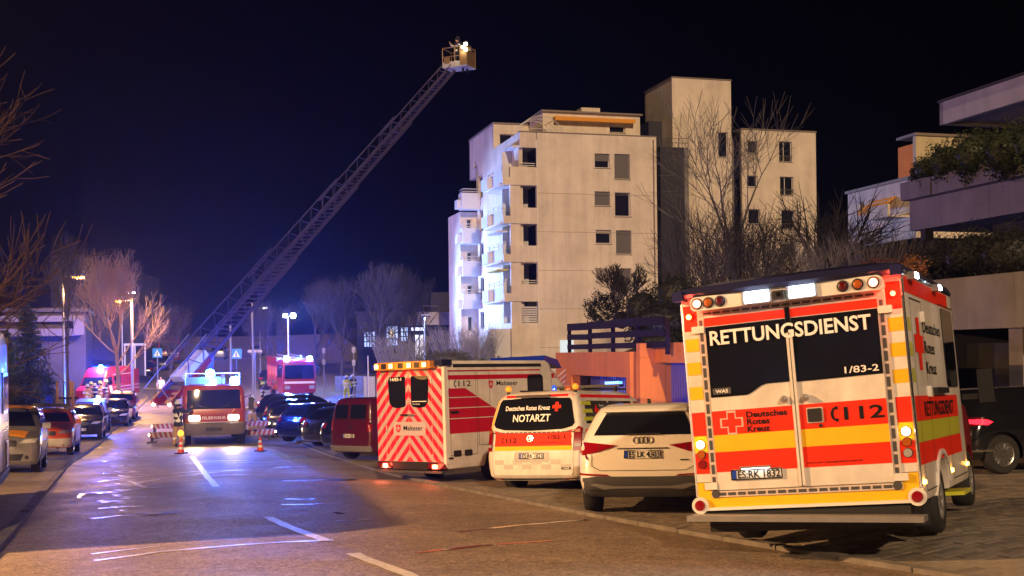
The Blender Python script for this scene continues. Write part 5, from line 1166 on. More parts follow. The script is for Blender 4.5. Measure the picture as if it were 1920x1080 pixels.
# red fire service van with open rear door
def fire_van():
    L = 5.9; T = thing('fire_service_van', 'red fire service van with a lit blue lamp and its rear door open', 'van', gp(-29.8, 91.5, 186, L=L, roll=0))
    lv = [(.35, 0, L-.05, .93, .06, .3), (.6, 0, L, .99, .06, .35), (1.05, 0, L-.05, 1.0, .06, .35), (1.25, 0, L-.45, .99, .06, .35), (1.34, 0, L-.75, .97, .06, .3), (1.9, .02, L-1.2, .93, .06, .25), (2.4, .04, L-1.6, .88, .08, .25), (2.6, .1, L-1.9, .78, .1, .2)]
    bm = shell(densify(lv, 2), (0, .12)); sk = Skin(bm, T); bm = cut_arches(bm, [(1.1, .35), (L-1.0, .35)], .42, .98); bm_obj(bm, 'body', FIRERED, T)
    sk.decal('windscreen', [rrect(-.82, .82, 1.38, 1.95, .1)], 'front', GLASS, .006)
    for a in ('left', 'right'):
        sk.decal('cab_window', [[(L-2.2, 1.38), (L-1.0, 1.36), (L-1.35, 1.9), (L-2.2, 1.95)]], a, GLASS, .006); sk.decal('side_window', [rrect(2.2, 3.3, 1.38, 1.95, .06)], a, GLASS, .006)
        sk.decal('white_line', [rect(.1, 3.5, 1.15, 1.18), rect(.1, 3.5, .9, .93), rect(.1, 3.5, 2.05, 2.08)], a, TEXTWHT, .005); sk.decal('white_block', [[(L-2.35, .5), (L-1.9, .5), (L-1.6, 1.3), (L-2.05, 1.3)]], a, TEXTWHT, .005)
    b = MB(); b.box(-1.0, -.94, -.95, -.02, .5, 2.35); b.build('rear_door', FIRERED, T, bevel=.02); b = MB(); b.box(-1.008, -1.001, -.9, -.08, .9, .93); b.box(-1.008, -1.001, -.9, -.08, 1.15, 1.18); b.build('white_line', TEXTWHT, T)
    b = MB(); b.box(.94, 1.0, -.95, -.02, .5, 2.35); b.build('rear_door', FIRERED, T, bevel=.02)
    b = MB(); b.box(-.6, .6, L-2.6, L-2.35, 2.6, 2.72); b.build('light_bar', BLUEL, T, bevel=.03); b = MB(); b.lathe([(.14, 0), (.15, .05), (.10, .17), (.001, .2)], (-.1, L-2.2, 2.6), 'Z', 14); b.build('blue_beacon', E_BLUE, T, 50)
    lamp('POINT', (-.1, L-1.7, 3.1), 5000, (.03, .09, 1), .15, parent=T, name='blue_beacon_light')
    wheels(T, .35, .24, .98, (1.1, L-1.0), 8)
fire_van()
# people on the ground
def gperson(label, u, y, yaw, *a, **k):
    x = (u - CXP) / F_PX * y; return person(label, x, y, gz(x, y), yaw, *a, **k)
gperson('firefighter in orange trousers standing beside the ladder truck', 333, 47.2, 20, NAVY, BEIGE, HELM, ((.9, .3), (.8, .4)))
gperson('firefighter in a lime yellow jacket, left one of the pair by the sign posts', 649, 85, 10, LIME, LIME, HELM, ((.2, .2), (.2, .2)))
gperson('firefighter in a dark jacket, right one of the pair by the sign posts', 661, 86, -20, NAVY, NAVY, HELM, ((.2, .4), (.2, .2)))
for i, (u, y, j, tr, hm, lab) in enumerate(((163, 80, BEIGE, NAVY, HELM, 'firefighter in a beige jacket, leftmost of the group by the red service van'), (170, 83, BEIGE, BEIGE, HELMY, 'firefighter in beige gear, second from the left in the group by the red service van'),
        (177, 81, NAVY, NAVY, HELM, 'firefighter in dark gear, in the middle of the group by the red service van'), (187, 84, BEIGE, BEIGE, HELMY, 'firefighter in beige gear, second from the right in the group by the red service van'), (199, 86, NAVY, BEIGE, HELMY, 'firefighter standing close to the windscreen of the red service van'))):
    gperson(lab, u, y, 150 + i*25, j, tr, hm, ((.4, .5), (.3, .3)), group='firefighters gathered by the red service van')
gperson('firefighter standing behind the ladder truck cab on the far left lane', 380, 66, 170, BEIGE, BEIGE, HELM, ((.6, .3), (.3, .3)))
gperson('distant person in pale clothes under the left crossing sign', 301, 92, 170, mat('pale_cloth', (.55, .55, .55), .8), NAVY, None)
# ================================================================= CONES, POSTS, SIGNS, LAMPS
gperson('firefighter in beige gear walking on the right side of the ladder truck', 472, 60, 190, BEIGE, BEIGE, HELM, ((.5, .3), (.2, .3)), stride=.2)
gperson('firefighter in dark gear beside the open lockers of the fire engine', 492, 80, 60, NAVY, BEIGE, HELMY, ((.9, .3), (.8, .3)))
def cone(u, y, label, lampon):
    x = (u - CXP) / F_PX * y; T = thing('traffic_cone', label, 'traffic cone', pose(x, y, gz(x, y) + .005, 20), 'cones in front of the ladder truck')
    cr = mat('cone_red', (.75, .06, .02), .5); cw = mat('cone_white', (.75, .72, .68), .4)
    b = MB(); b.box(-.16, .16, -.16, .16, 0, .03); b.build('foot', BLACK, T, bevel=.008)
    R_ = lambda z: .115 - .085 * (z - .03) / .47
    for k, (z0, z1, m) in enumerate(((.03, .14, cr), (.14, .22, cw), (.22, .31, cr), (.31, .39, cw), (.39, .50, cr))):
        b = MB(); b.lathe([(R_(z0), z0), (R_(z1), z1)], n=18); b.build('band' if k % 2 else 'cone_body', m, T, 60)
    if lampon:
        b = MB(); b.box(-.05, .05, -.035, .035, .50, .60); b.build('lamp_body', mat('lamp_yellow', (.7, .4, .02), .5), T, bevel=.01)
        b = MB(); b.lathe([(.10, -.035), (.11, 0), (.10, .035)], (0, 0, .69), 'Y', 18); b.build('lamp_lens', mat('lit_cone_lamp', (1, .5, .05), .3, emit=2.5, ecol=(1, .4, .03)), T, 50)
cone(337, 41.2, 'red and white traffic cone with a round amber warning lamp on top', True)
cone(486, 42.6, 'red and white traffic cone without a lamp, on the right of the ladder truck', False)
POLE = mat('galvanised_pole', (.32, .33, .34), .5, metal=.5)
def street_lamp(u, v, y, label, col, E, arm=(1, 0), power=500, size=1., lens_m=None, group='street lamps along the road', spot=None):
    p = at(u, v, y); g = gz(p.x, p.y); T = thing('street_lamp', label, 'street lamp', pose(p.x, p.y, g, 0), group); h = p.z - g
    b = MB(); b.tube((0, 0, 0), (0, 0, h), .075*size, .045*size, 10); b.tube((0, 0, 0), (0, 0, .8), .10*size, .10*size, 10); b.build('pole', POLE, T, 40)
    a = Vector((arm[0], arm[1], 0)); b = MB(); b.tube((0, 0, h), a*.45 + Vector((0, 0, h+.03)), .03, n=8); b.build('arm', POLE, T)
    M = Matrix.Translation(a*.75 + Vector((0, 0, h+.02))) @ Matrix.Rotation(math.atan2(a.y, a.x), 4, 'Z')
    b = MB(); b.prism([(-.38, 0), (.36, -.02), (.42, .04), (.30, .10), (-.30, .08)], 'Y', -.13, .13, M=M); b.build('lamp_head', POLE, T, bevel=.01)
    b = MB(); b.box(-.20, .36, -.10, .10, -.13, -.022, M=M); b.build('lens', lens_m or E_SOD, T, bevel=.015)
    lamp('SPOT' if spot else 'POINT', tuple(a*.8 + Vector((0, 0, h-.22))), power, col, .12, parent=T, rot=(0, 0, -1) if spot else None, spot=spot, blend=.4, name='lamp_light')
    return T
street_lamp(118, 519, 62, 'tall street lamp with a warm orange light at the left kerb', (1, .5, .18), None, (1, -.1), 2600)
street_lamp(228, 548, 100, 'farther street lamp with a pale white light, left of the road', (.9, .95, 1), None, (1, 0), 300, lens_m=mat('lit_white_lamp_head', (1,1,1), .3, emit=12, ecol=(.9,.95,1)))
street_lamp(246, 563, 86, 'farther street lamp with an orange light, below the pale white one', (1, .5, .18), None, (-1, 0), 9000)
street_lamp(487, 577, 120, 'small distant street lamp right of the ladder', (1, .95, .85), None, (.6, 0), 100, lens_m=mat('lit_pale_lamp', (1,1,1), .3, emit=6, ecol=(1,.95,.85)))
street_lamp(796, 592, 92, 'slim lamp post with a small hood in front of the low building', (1, .9, .8), None, (.1, 0), 40, lens_m=GREYP)
# street lamp standing left of the photographer, above and outside the frame
p_ = (-14.6, 11.5); T_ = thing('street_lamp', 'street lamp standing in the garden beyond the motorhome, outside the frame', 'street lamp', pose(p_[0], p_[1], gz(*p_), 0), 'street lamps along the road'); hh_ = 4.4 - gz(*p_)
b = MB(); b.tube((0,0,0),(0,0,hh_),.07,.05,10); b.tube((0,0,hh_),(.6,0,hh_+.05),.03,n=8); b.box(.5,1.1,-.14,.14,hh_+.04,hh_+.12); b.build('pole', POLE, T_)
b = MB(); b.box(.55,1.05,-.11,.11,hh_-.01,hh_+.038); b.build('lens', E_SOD, T_)
lamp('POINT', (.8, 0, hh_-.16), 15000, (1, .53, .21), .12, parent=T_, name='lamp_light')
# floodlight mast
def flood():
    p = at(540, 596, 97); g = gz(p.x, p.y); T = thing('floodlight_mast', 'tall telescopic mast with two glaring bluish-white floodlights behind the fire engine', 'floodlight', pose(p.x, p.y, g, 0)); h = p.z - g
    b = MB(); b.tube((0, 0, 0), (0, 0, h), .11, .06, 10); b.build('mast', ALU, T, 40)
    for k, x in ((0, -.22), (1, .42)):
        b = MB(); b.box(x-.2, x+.2, -.02, .1, h, h+.34); o = b.build('floodlight', ALU, T, bevel=.02)
        b = MB(); b.lathe([(.13 + .09*k, -.03), (.10 + .09*k, -.10), (.001, -.12)], (x, 0, h+.17), 'Y', 16); b.build('lens', mat('lit_floodlight', (.6, .8, 1), .3, emit=90, ecol=(.55, .75, 1)), o, 60)
    l1 = lamp('SPOT', (p.x + .3, p.y - .3, p.z + .3), 30000, (.30, .52, 1), .25, Vector((-2, 91, 4.5)) - p, 74, .8, name='floodlight_beam')
    l2 = lamp('POINT', (p.x + .2, p.y - .6, p.z + .3), 1800, (.3, .45, 1), .2, name='floodlight_glow')
    for l in (l1, l2): l.parent = T; l.matrix_parent_inverse = T.matrix_world.inverted()
flood()
def post(name, u, v0, y, label, cat, r=.035, fn=None, group=None, m=None):
    p = at(u, v0, y); g = gz(p.x, p.y); T = thing(name, label, cat, pose(p.x, p.y, g, 0), group); h = p.z - g
    b = MB(); b.tube((0, 0, 0), (0, 0, h), r, r*.8, 10); b.lathe([(r*.9, h), (.001, h+r)], n=10); b.build('post', m or POLE, T, 40)
    if fn: fn(T, h)
    return T
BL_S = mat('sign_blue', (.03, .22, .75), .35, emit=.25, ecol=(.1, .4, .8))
def crossing(T, h):
    b = MB(); b.box(-.33, .33, -.045, -.015, h-.66, h); b.build('sign_panel', BL_S, T, bevel=.008)
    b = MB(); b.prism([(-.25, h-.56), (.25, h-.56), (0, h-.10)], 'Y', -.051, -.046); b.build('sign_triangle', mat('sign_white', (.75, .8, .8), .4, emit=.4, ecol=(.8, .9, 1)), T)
    b = MB(); b.lathe([(.028, -.004), (.028, .002)], (.0, -.052, h-.25), 'Y', 10); b.prism([(-.03, h-.29), (.03, h-.29), (.05, h-.37), (.015, h-.38), (.07, h-.49), (.04, h-.50), (0, h-.42), (-.05, h-.50), (-.08, h-.49), (-.02, h-.38), (-.045, h-.36)], 'Y', -.056, -.052)
    for k in range(5): b.box(-.19 + k*.083, -.15 + k*.083, -.056, -.052, h-.545, h-.51)
    b.build('walking_figure', TEXTBLK, T)
post('crossing_sign', 295, 653, 84, 'blue pedestrian crossing sign left of the ladder root', 'road sign', fn=crossing, group='pedestrian crossing signs')
post('crossing_sign', 443, 654, 80, 'blue pedestrian crossing sign right of the ladder, above the ladder truck', 'road sign', fn=crossing, group='pedestrian crossing signs')
post('flag_pole', 432, 611, 76, 'short pale pole just left of the right crossing sign', 'pole', .08); post('flag_pole', 473, 568, 80, 'tall pale pole right of the right crossing sign', 'pole', .07)
post('bare_pole', 248, 560, 88, 'thin pole beside the orange lit tree', 'pole', .05)
def plates(T, h):
    for k in range(2): b = MB(); b.box(-.10, .10, -.05, -.03, h-.35-k*.75, h-.02-k*.75); b.build('sign_panel', mat('sign_grey_blue', (.4, .4, .45), .4), T, bevel=.005)
post('sign_post', 607, 652, 78, 'sign post left of the pair of firefighters', 'road sign', fn=plates, group='sign posts beyond the parked cars')
post('sign_post', 663, 650, 70, 'sign post in front of the pair of firefighters', 'road sign', fn=plates, group='sign posts beyond the parked cars')
post('white_post', 690, 668, 60, 'thin white post rising behind the chevron striped ambulance', 'post', .04, m=WHITE)
def board(T, h):
    b = MB(); b.box(-.5, .5, -.06, -.02, h-.18, h); b.build('name_board', TEXTWHT, T)
post('street_name_sign', 478, 656, 84, 'small pale street name sign right of the tall pale pole', 'road sign', fn=board)
b = MB(); p = at(660, 705, 95)
for k in range(5): b.box(p.x-1.35+k*.55, p.x-.83+k*.55, p.y, p.y+.05, gz(p.x, p.y), p.z)
tag(b.build('board_fence', mat('pale_board', (.16, .17, .2), .8, var=.3, vscale=3)), 'low pale board fence behind the pair of firefighters', 'fence')
p = at(692, 706, 62); b = MB(); b.box(p.x-.28, p.x+.3, p.y, p.y+.4, gz(p.x, p.y), p.z); tag(b.build('utility_cabinet', mat('cabinet_grey', (.45, .47, .5), .5), bevel=.02), 'pale utility cabinet left of the chevron striped ambulance', 'cabinet')
p = at(22, 790, 30)
# hose on the road behind the ladder truck
b = MB(); hp = []
for k, (u, v) in enumerate(((465, 757), (475, 764), (490, 768), (505, 768), (520, 764), (535, 756))):
    q_ = at(u, v, 70 + k*1.2); hp.append(Vector((q_.x, q_.y, gz(q_.x, q_.y) + .05)))
b.path(hp, .05, 6); tag(b.build('fire_hose', mat('hose_cloth', (.6, .55, .45), .8)), 'pale fire hose lying across the road behind the ladder truck', 'hose')
# far cars on the rising road
far = [(480, 158, 'small silver car parked far up the road, right of the ladder', PSV, 'est'), (408, 150, 'small pale car far up the road between the crossing signs', PSV, 'mpv'), (268, 118, 'dark car far up the road under the left crossing sign', PBK, 'est'),
       (300, 128, 'dark car far up the road, just right of the left crossing sign', PDG, 'suv'), (505, 100, 'dark car behind the fire engine at the kerb', PBK, 'suv')]
for u, y, lab, pm, kd in far:
    x = (u - CXP) / F_PX * y; car('parked_car', kd, gp(x, y, yaw_at(min(y, 140)) + 4), pm, lab, 'car', 'cars parked far up the road', detail=1, lights='red')
# tree stakes
def stakes():
    WD = mat('stake_wood', (.42, .22, .09), .7, var=.25, vscale=12); T = thing('tree_stakes', 'three wooden tree stakes with cross bars behind the orange-red command SUV', 'tree support', pose(*at(126, 812, 44.5), 0))
    for dx, dy, tp_ in ((-.42, .2, 1.9), (.02, .35, 1.95), (.27, -.1, 1.9)):
        b = MB(); b.tube((dx, dy, -.6), (dx, dy, tp_), .055, .05, 8); b.build('stake', WD, T, 40)
    b = MB(); b.box(-.5, .35, .26, .32, 1.25, 1.33); b.build('cross_bar', BLACK, T)
stakes()
def bin_():
    p = at(66, 745, 50); b = MB(); z = gz(p.x, p.y); b.prism([(-.28, 0), (.28, 0), (.34, 1.0), (-.34, 1.0)], 'Y', -.35, .35, M=Matrix.Translation((p.x+.25, p.y, p.z-1.0))); b.box(p.x-.1, p.x+.62, p.y-.38, p.y+.38, p.z, p.z+.07)
    tag(b.build('wheelie_bin', mat('bin_blue', (.02, .05, .3), .5), bevel=.02), 'blue wheelie bin between the bushes at the left edge', 'bin')
bin_()
# ================================================================= BUILDINGS
def plaster(name, base, var=.2):
    return mat(name, base, .85, var=var, vscale=.45, bump=.35, bscale=9, rvar=.05, streak=.09)
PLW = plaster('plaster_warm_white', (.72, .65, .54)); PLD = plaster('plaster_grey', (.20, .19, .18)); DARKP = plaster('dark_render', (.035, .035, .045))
ORP = plaster('orange_paint_and_lamp_glow', (.78, .24, .03), .2); CONC = plaster('raw_concrete', (.30, .28, .27), .3); CONB = plaster('blue_lit_concrete', (.24, .23, .28), .3)  # orange brightened in place of lamp glow; blue-grey carries the terrace's blue light
ROOFT = mat('roof_trim', (.20, .17, .14), .6); SHUT = mat('roller_shutter', (.13, .125, .12), .5); SHUTL = mat('pale_roller_shutter', (.38, .34, .28), .5); WFR = mat('window_frame_white', (.62, .60, .56), .4)
RAILM = mat('white_railing', (.66, .66, .64), .4); INT = mat('dark_room', (.02, .02, .025), .9)
DA = Vector((.963, .27, 0)).normalized(); DB = Vector((-.27, .963, 0)).normalized()
class Bld:
    """a building whose local x runs along DA and y along DB"""
    def __init__(s, name, label, u, y, cat='building', group=None):
        o = at(u, 662, y); s.O = Vector((o.x, o.y, 0))
        s.T = thing(name, label, cat, Matrix(((DA.x, DB.x, 0, s.O.x), (DA.y, DB.y, 0, s.O.y), (0, 0, 1, 0), (0, 0, 0, 1))), group)
    def fa(s, u, v, b=0):       # point of the plane y=b seen at pixel -> (a, z)
        p = hit(u, v, s.O + DB * b, DB); return (p - s.O).dot(DA), p.z
    def fb(s, u, v, a=0):
        p = hit(u, v, s.O + DA * a, DA); return (p - s.O).dot(DB), p.z
    def wall(s, p0, p1, z0, z1, m, holes=(), t=.28, name='wall', parent=None):
        """p0,p1 local (a,b); outside is on the right of p0->p1; holes (s0,s1,z0,z1)"""
        p0, p1 = Vector(p0), Vector(p1); L = (p1 - p0).length; d = (p1 - p0) / L; n = Vector((-d.y, d.x))
        xs = sorted({0, L, *[h[0] for h in holes], *[h[1] for h in holes]}); zs = sorted({z0, z1, *[h[2] for h in holes], *[h[3] for h in holes]})
        P = lambda a, dep, z: (p0.x + d.x*a + n.x*dep, p0.y + d.y*a + n.y*dep, z)
        b = MB()
        inh = lambda x, z: any(h[0] < x < h[1] and h[2] < z < h[3] for h in holes)
        for i in range(len(xs)-1):
            for j in range(len(zs)-1):
                if xs[i+1]-xs[i] < 1e-4 or zs[j+1]-zs[j] < 1e-4 or inh((xs[i]+xs[i+1])/2, (zs[j]+zs[j+1])/2): continue
                for dep in (0, t): b.face([P(xs[i], dep, zs[j]), P(xs[i+1], dep, zs[j]), P(xs[i+1], dep, zs[j+1]), P(xs[i], dep, zs[j+1])])
        for (a0, a1, c0, c1) in list(holes) + [(0, L, z0, z1)]:
            for q in ((a0, c0, a1, c0), (a1, c0, a1, c1), (a1, c1, a0, c1), (a0, c1, a0, c0)):
                b.face([P(q[0], 0, q[1]), P(q[2], 0, q[3]), P(q[2], t, q[3]), P(q[0], t, q[1])])
        bmesh.ops.remove_doubles(b.bm, verts=b.bm.verts, dist=1e-4)
        o = b.build(name, m, parent or s.T)
        return (p0, d, n, P)
    def window(s, W_, h, kind='glass', dep=.16, frac=1., mull=None):
        p0, d, n, P = W_; a0, a1, z0, z1 = h
        M = Matrix(((d.x, n.x, 0, p0.x), (d.y, n.y, 0, p0.y), (0, 0, 1, 0), (0, 0, 0, 1)))
        f = MB(); w = .07
        for q in ((a0, a1, z0, z0+w), (a0, a1, z1-w, z1), (a0, a0+w, z0+w, z1-w), (a1-w, a1, z0+w, z1-w)): f.box(q[0]+.004, q[1]-.004, dep, dep+.06, q[2]+.004*(q[2]==z0), q[3]-.004*(q[3]==z1), M=M)
        if mull:
            for t in mull: x = a0 + (a1-a0)*t; f.box(x-.03, x+.03, dep+.004, dep+.055, z0+w, z1-w, M=M)
        o = f.build('window', WFR, s.T)
        b = MB(); b.box(a0+w, a1-w, dep+.02, dep+.035, z0+w, z1-w, M=M); b.build('pane', mat('window_pane', (.012, .013, .02), .06, spec=.6), o)
        if kind in ('shutter', 'pale', 'half'):
            zb = z1 - (z1 - z0 - w) * frac; b = MB(); k = max(3, int((z1-zb)/.11)); hh = (z1-.01-zb)/k
            for i in range(k): b.box(a0+.03, a1-.03, dep-.04 - .012*(i % 2), dep-.01, zb+hh*i+.004, zb+hh*(i+1)-.004, M=M)
            b.build('roller_shutter', SHUTL if kind == 'pale' else SHUT, o)
        b = MB(); b.box(a0-.05, a1+.05, -.05, .10, z0-.05, z0-.004, M=M); b.build('sill', ROOFT, o)
        return o
    def box(s, name, a0, a1, b0, b1, z0, z1, m, parent=None, bevel=0):
        b = MB(); b.box(a0, a1, b0, b1, z0, z1); return b.build(name, m, parent or s.T, bevel=bevel)
# ---- the tall corner block
def main_block():
    B = Bld('apartment_block', 'tall pale apartment block whose left side glows blue and has stacked balconies', 979, 85)
    zt = B.fa(1100, 252)[1]; zg = -3.2; R1 = B.fa(1232, 400)[0]; aP = B.fa(957, 400)[0]
    a8, a75 = B.fa(1008, 400)[0], B.fa(976, 400)[0]
    H = []; kinds = []
    for k, (x0, x1, y0, y1, kd, fr) in enumerate(((1115,1143,288,315,'half',.55),(1152,1181,289,336,'shutter',1.),(1115,1144,359,386,'shutter',1.),(1153,1182,361,406,'glass',1.),(1117,1146,431,457,'pale',.3),(1155,1184,432,477,'shutter',1.),(1118,1147,503,528,'pale',1.),(1155,1184,503,548,'shutter',1.))):
        c = B.fa(x0, (y0+y1)/2); e = B.fa(x1, (y0+y1)/2); z1_ = B.fa((x0+x1)/2, y0)[1]; z0_ = B.fa((x0+x1)/2, y1)[1]
        H.append((c[0]-a8, e[0]-a8, z0_, z1_)); kinds.append((kd, fr))
    W_ = B.wall((a8, 0), (R1, 0), zg, zt, PLW, H)
    for h, (kd, fr) in zip(H, kinds): B.window(W_, h, kd, frac=fr, mull=(.5,) if kd == 'glass' and h[3]-h[2] < 1.3 else None)
    B.box('parapet_cap', -.04, R1+.04, -.05, .34, zt+.002, zt+.07, ROOFT)
    B.box('corner_profile', a8-.05, a8+.0, -.06, .0, zg, B.fa(1008, 262)[1], mat('white_corner_strip', (.8, .8, .8), .4))
    for zj in (.35, 3.1, 5.85, 8.6, 11.35): B.box('expansion_joint', a8+.01, R1-.01, -.008, .004, zj, zj+.025, mat('joint_grey', (.22, .19, .15), .9))
    b = MB(); b.tube((R1-.25, -.06, zg), (R1-.25, -.06, zt-.2), .05, n=8); b.build('downpipe', ROOFT, B.T)
    # loggia tower: pillar wall with openings
    ops = [(268, 335), (400, 475), (532, 605), (665, 738), (797, 870)]
    ops = [(130 + a*.5463, 130 + b*.5463) for a, b in ops]; zz = [(B.fa(990, b)[1], B.fa(990, a)[1]) for a, b in ops]
    z5 = zz[0][1]
    HH = [(a75 - aP, a8 - aP - .06, z0, z1) for z0, z1 in zz[1:]]
    B.wall((aP, 0), (a8 - .055, 0), zg, zz[0][0] - .0, PLW, HH, name='loggia_wall')
    B.wall((aP, 3.6), (aP, .285), zg, zz[4][0], PLW, (), name='loggia_side_wall', t=.2)
    B.wall((0, 0), (a8 - .055, 0), z5, zt, PLW, (), name='loggia_lintel')
    # recessed walls inside the loggias with lit frames
    LW = mat('loggia_white', (.62, .64, .66), .7)
    for i, (z0, z1) in enumerate(zz):
        fl = z0 - 1.0 if i < 4 else z0 - .8
        B.box('loggia_ceiling', aP + .22 if i else aP+.3, a8 - .06, .30, 3.4, z1 + .01, z1 + .20, LW)
        w2 = B.wall((aP+.02, 2.2), (a8 - .06, 2.2), z0 - .6, z1, LW, [(.9, 1.6, z0-.4, z1-.35)], name='recessed_wall', t=.15)
        B.window(w2, (.9, 1.6, z0-.4, z1-.35), 'glass', dep=.05)
        b = MB()
        for k in range(2): b.tube((a75 + .02, .12, z0 + .12 + k*.16), (a8 - .12, .12, z0 + .12 + k*.16), .03, n=6)
        if i in (0, 3): b.build('rail', RAILM, B.T)
        if i == 4:
            for k in range(7): bb = MB(); zq = z0 + .05 + k*(z1-z0-.35)/7; bb.box(a75+.03, a8-.1, .05, .09, zq, zq+.11); bb.build('slat', RAILM, B.T)
        # balcony front band and stepped side boxes
    bands = [(342, 398), (475, 530), (605, 662), (738, 797)]
    for i, (p, q) in enumerate(bands):
        zT, zB = B.fa(980, 130 + p*.5463)[1], B.fa(980, 130 + q*.5463)[1]; aL = B.fa(943, 400)[0]
        B.box('balcony_front', aP-.02, a8-.06, -.10, -.003, zB, zT, PLW); B.box('balcony_step', aL, aP-.022, -.10, .12, zB, zB + (zT-zB)*.48, PLW)
        B.box('balcony_slab', aP-.7, -.003, .29, 5.0, zB-.02, zB+.12, PLW)
        B.box('balcony_side', aP-.55, aP-.42, .125, 3.6, zB, zT-.15, LW); B.box('balcony_planter', aP-.95, aP-.56, 2.9, 4.6, zB+.10, zT-.25, LW); B.box('balcony_end', aP-.55, -.003, 4.85, 5.0, zB+.12, zT-.15, LW)
        b = MB()
        for k in range(2): b.path([(aP-.48, .2, zT+.05+k*.2), (aP-.48, 4.9, zT+.05+k*.2)], .03)
        for y in (.3, 1.5, 2.8, 4.2): b.tube((aP-.48, y, zT-.15), (aP-.48, y, zT+.25), .022, n=5)
        b.build('balcony_rail', RAILM, B.T)
        if i in (1, 2):
            b = MB(); b.box(aP-.9, aP-.05, .6, 3.4, zB-.55, zB-.45, M=None); b.build('awning', BOXWHITE if i == 1 else mat('yellow_awning', (.6, .45, .08), .7), B.T)
    zg1 = B.fa(930, 612)[1]
    B.box('garden_wall', aP-1.5, aP-.01, .4, .65, zg, B.fa(935, 616)[1], LW)
    # left face with narrow windows
    b13 = B.fb(895, 500)[0]; b16 = B.fb(880, 300)[0]; b8 = B.fb(925, 260)[0]
    ztb = B.fb(925, 232)[1]; zov = B.fb(882, 338)[1]
    holes = []
    for x0, x1, y0, y1 in ((915,923,252,295),(897,905,329,371),(899,906,392,433),(900,907,455,496),(901,908,520,560),(901,908,584,616)):
        c0 = B.fb(x1, (y0+y1)/2)[0]; c1 = B.fb(x0, (y0+y1)/2)[0]; xm = (x0+x1)/2; holes.append((c0, c1, B.fb(xm, y1)[1], B.fb(xm, y0)[1]))
    for v0, v1 in ((438,468),(496,528),(556,590),(372,402)):
        c0 = .8; c1 = 2.3; z1_ = B.fb(945, v0)[1]; z0_ = z1_ - 1.5
        holes.append((c0, c1, z0_, z1_))
    hs = [h for h in holes if h[0] < b13]
    lw = (lambda h: (b13 - h[1], b13 - h[0], h[2], h[3]))
    W2 = B.wall((0, b13), (0, .285), zg, zt, PLW, [lw(h) for h in hs if h[3] < zt - .1 and h[0] < b13 - .3], name='side_wall')
    for h in hs:
        if h[3] < zt - .1 and h[0] < b13 - .3: B.window(W2, lw(h), 'glass')
    h2 = []
    for x0, x1, y0, y1 in ((889,895,272,313),):
        c0 = B.fb(x1, (y0+y1)/2)[0]; c1 = B.fb(x0, (y0+y1)/2)[0]; h2.append((b16 - c1, b16 - c0, B.fb(892, y1)[1], B.fb(892, y0)[1]))
    W3 = B.wall((0, b16), (0, b13 + .005), zov, zt, PLW, [(h2[0][0], h2[0][1], h2[0][2], min(h2[0][3], zt-.1))], name='side_wall'); B.window(W3, (h2[0][0], h2[0][1], h2[0][2], min(h2[0][3], zt-.1)), 'glass')
    B.wall((0, b16), (0, b8), zt+.003, ztb, PLW, (), name='upper_side_wall')
    uw = B.wall((.0, b8-.003), (R1-.5, b8-.003), zt+.003, ztb, PLW, [(.5, 2.2, zt+.35, ztb-.75)], name='upper_front_wall'); B.window(uw, (.5, 2.2, zt+.35, ztb-.75), 'glass')
    B.box('roof_slab', .3, R1-.3, .35, b8-.3, zt-.6, zt-.4, CONC); B.box('upper_roof', -.06, R1-.3, b8-.08, b16, ztb+.003, ztb+.12, ROOFT)
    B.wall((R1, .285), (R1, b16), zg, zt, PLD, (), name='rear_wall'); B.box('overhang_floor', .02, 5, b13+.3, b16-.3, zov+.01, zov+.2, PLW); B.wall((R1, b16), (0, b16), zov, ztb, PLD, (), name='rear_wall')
    # rear wing with its own balconies
    aw = -1.4; wt = B.fb(0, 0)[1] if False else at(875, 400, 98).z
    hw_ = []
    for v0, v1 in ((414, 446), (475, 506), (536, 566), (594, 622)): hw_.append((.55, .95, at(877, v1, 98).z, at(877, v0, 98).z))
    W4 = B.wall((aw, b13+.01), (-.005, b13+.01), zg, wt, PLW, hw_, name='wing_wall')
    for h in hw_: B.window(W4, h, 'glass')
    B.wall((aw, b16+2), (aw, b13+.295), zg, wt, PLW, (), name='wing_wall')
    for v0, v1 in ((365, 395), (430, 459), (491, 519), (552, 580)):
        zT, zB = at(877, v0, 97).z, at(877, v1, 97).z
        B.box('balcony_front', aw-.1, -.01, b13-1.2, b13-1.08, zB, zT, LW); B.box('balcony_side', aw-.1, aw+.02, b13-1.075, b13, zB, zT, LW); B.box('balcony_floor', aw+.025, -.01, b13-1.075, b13, zB, zB+.12, LW); B.box('balcony_planter', aw-.45, aw-.105, b13-.9, b13-.1, zB+.05, zB+.75, LW)
        b = MB()
        for k in range(2): b.path([(aw, b13, zT+.12+k*.2), (aw, b13-1.14, zT+.12+k*.2), (-.05, b13-1.14, zT+.12+k*.2)], .03)
        b.build('balcony_rail', RAILM, B.T)
    # penthouse, awning, chimney, roof pergola
    p0, zb = B.fa(1018, 245, 3.5); p1 = B.fa(1200, 235, 3.5)[0]; zp = B.fa(1110, 214, 3.5)[1]; hw1 = B.fa(1143, 240, 3.5)[0]; hw2 = B.fa(1172, 240, 3.5)[0]
    PW_ = B.wall((p0, 3.5), (p1, 3.5), zt-.4, zp, PLW, [(hw1-p0, hw2-p0, B.fa(1157, 249, 3.5)[1], B.fa(1157, 236, 3.5)[1])], name='penthouse_wall'); B.window(PW_, (hw1-p0, hw2-p0, B.fa(1157, 249, 3.5)[1], B.fa(1157, 236, 3.5)[1]), 'glass')
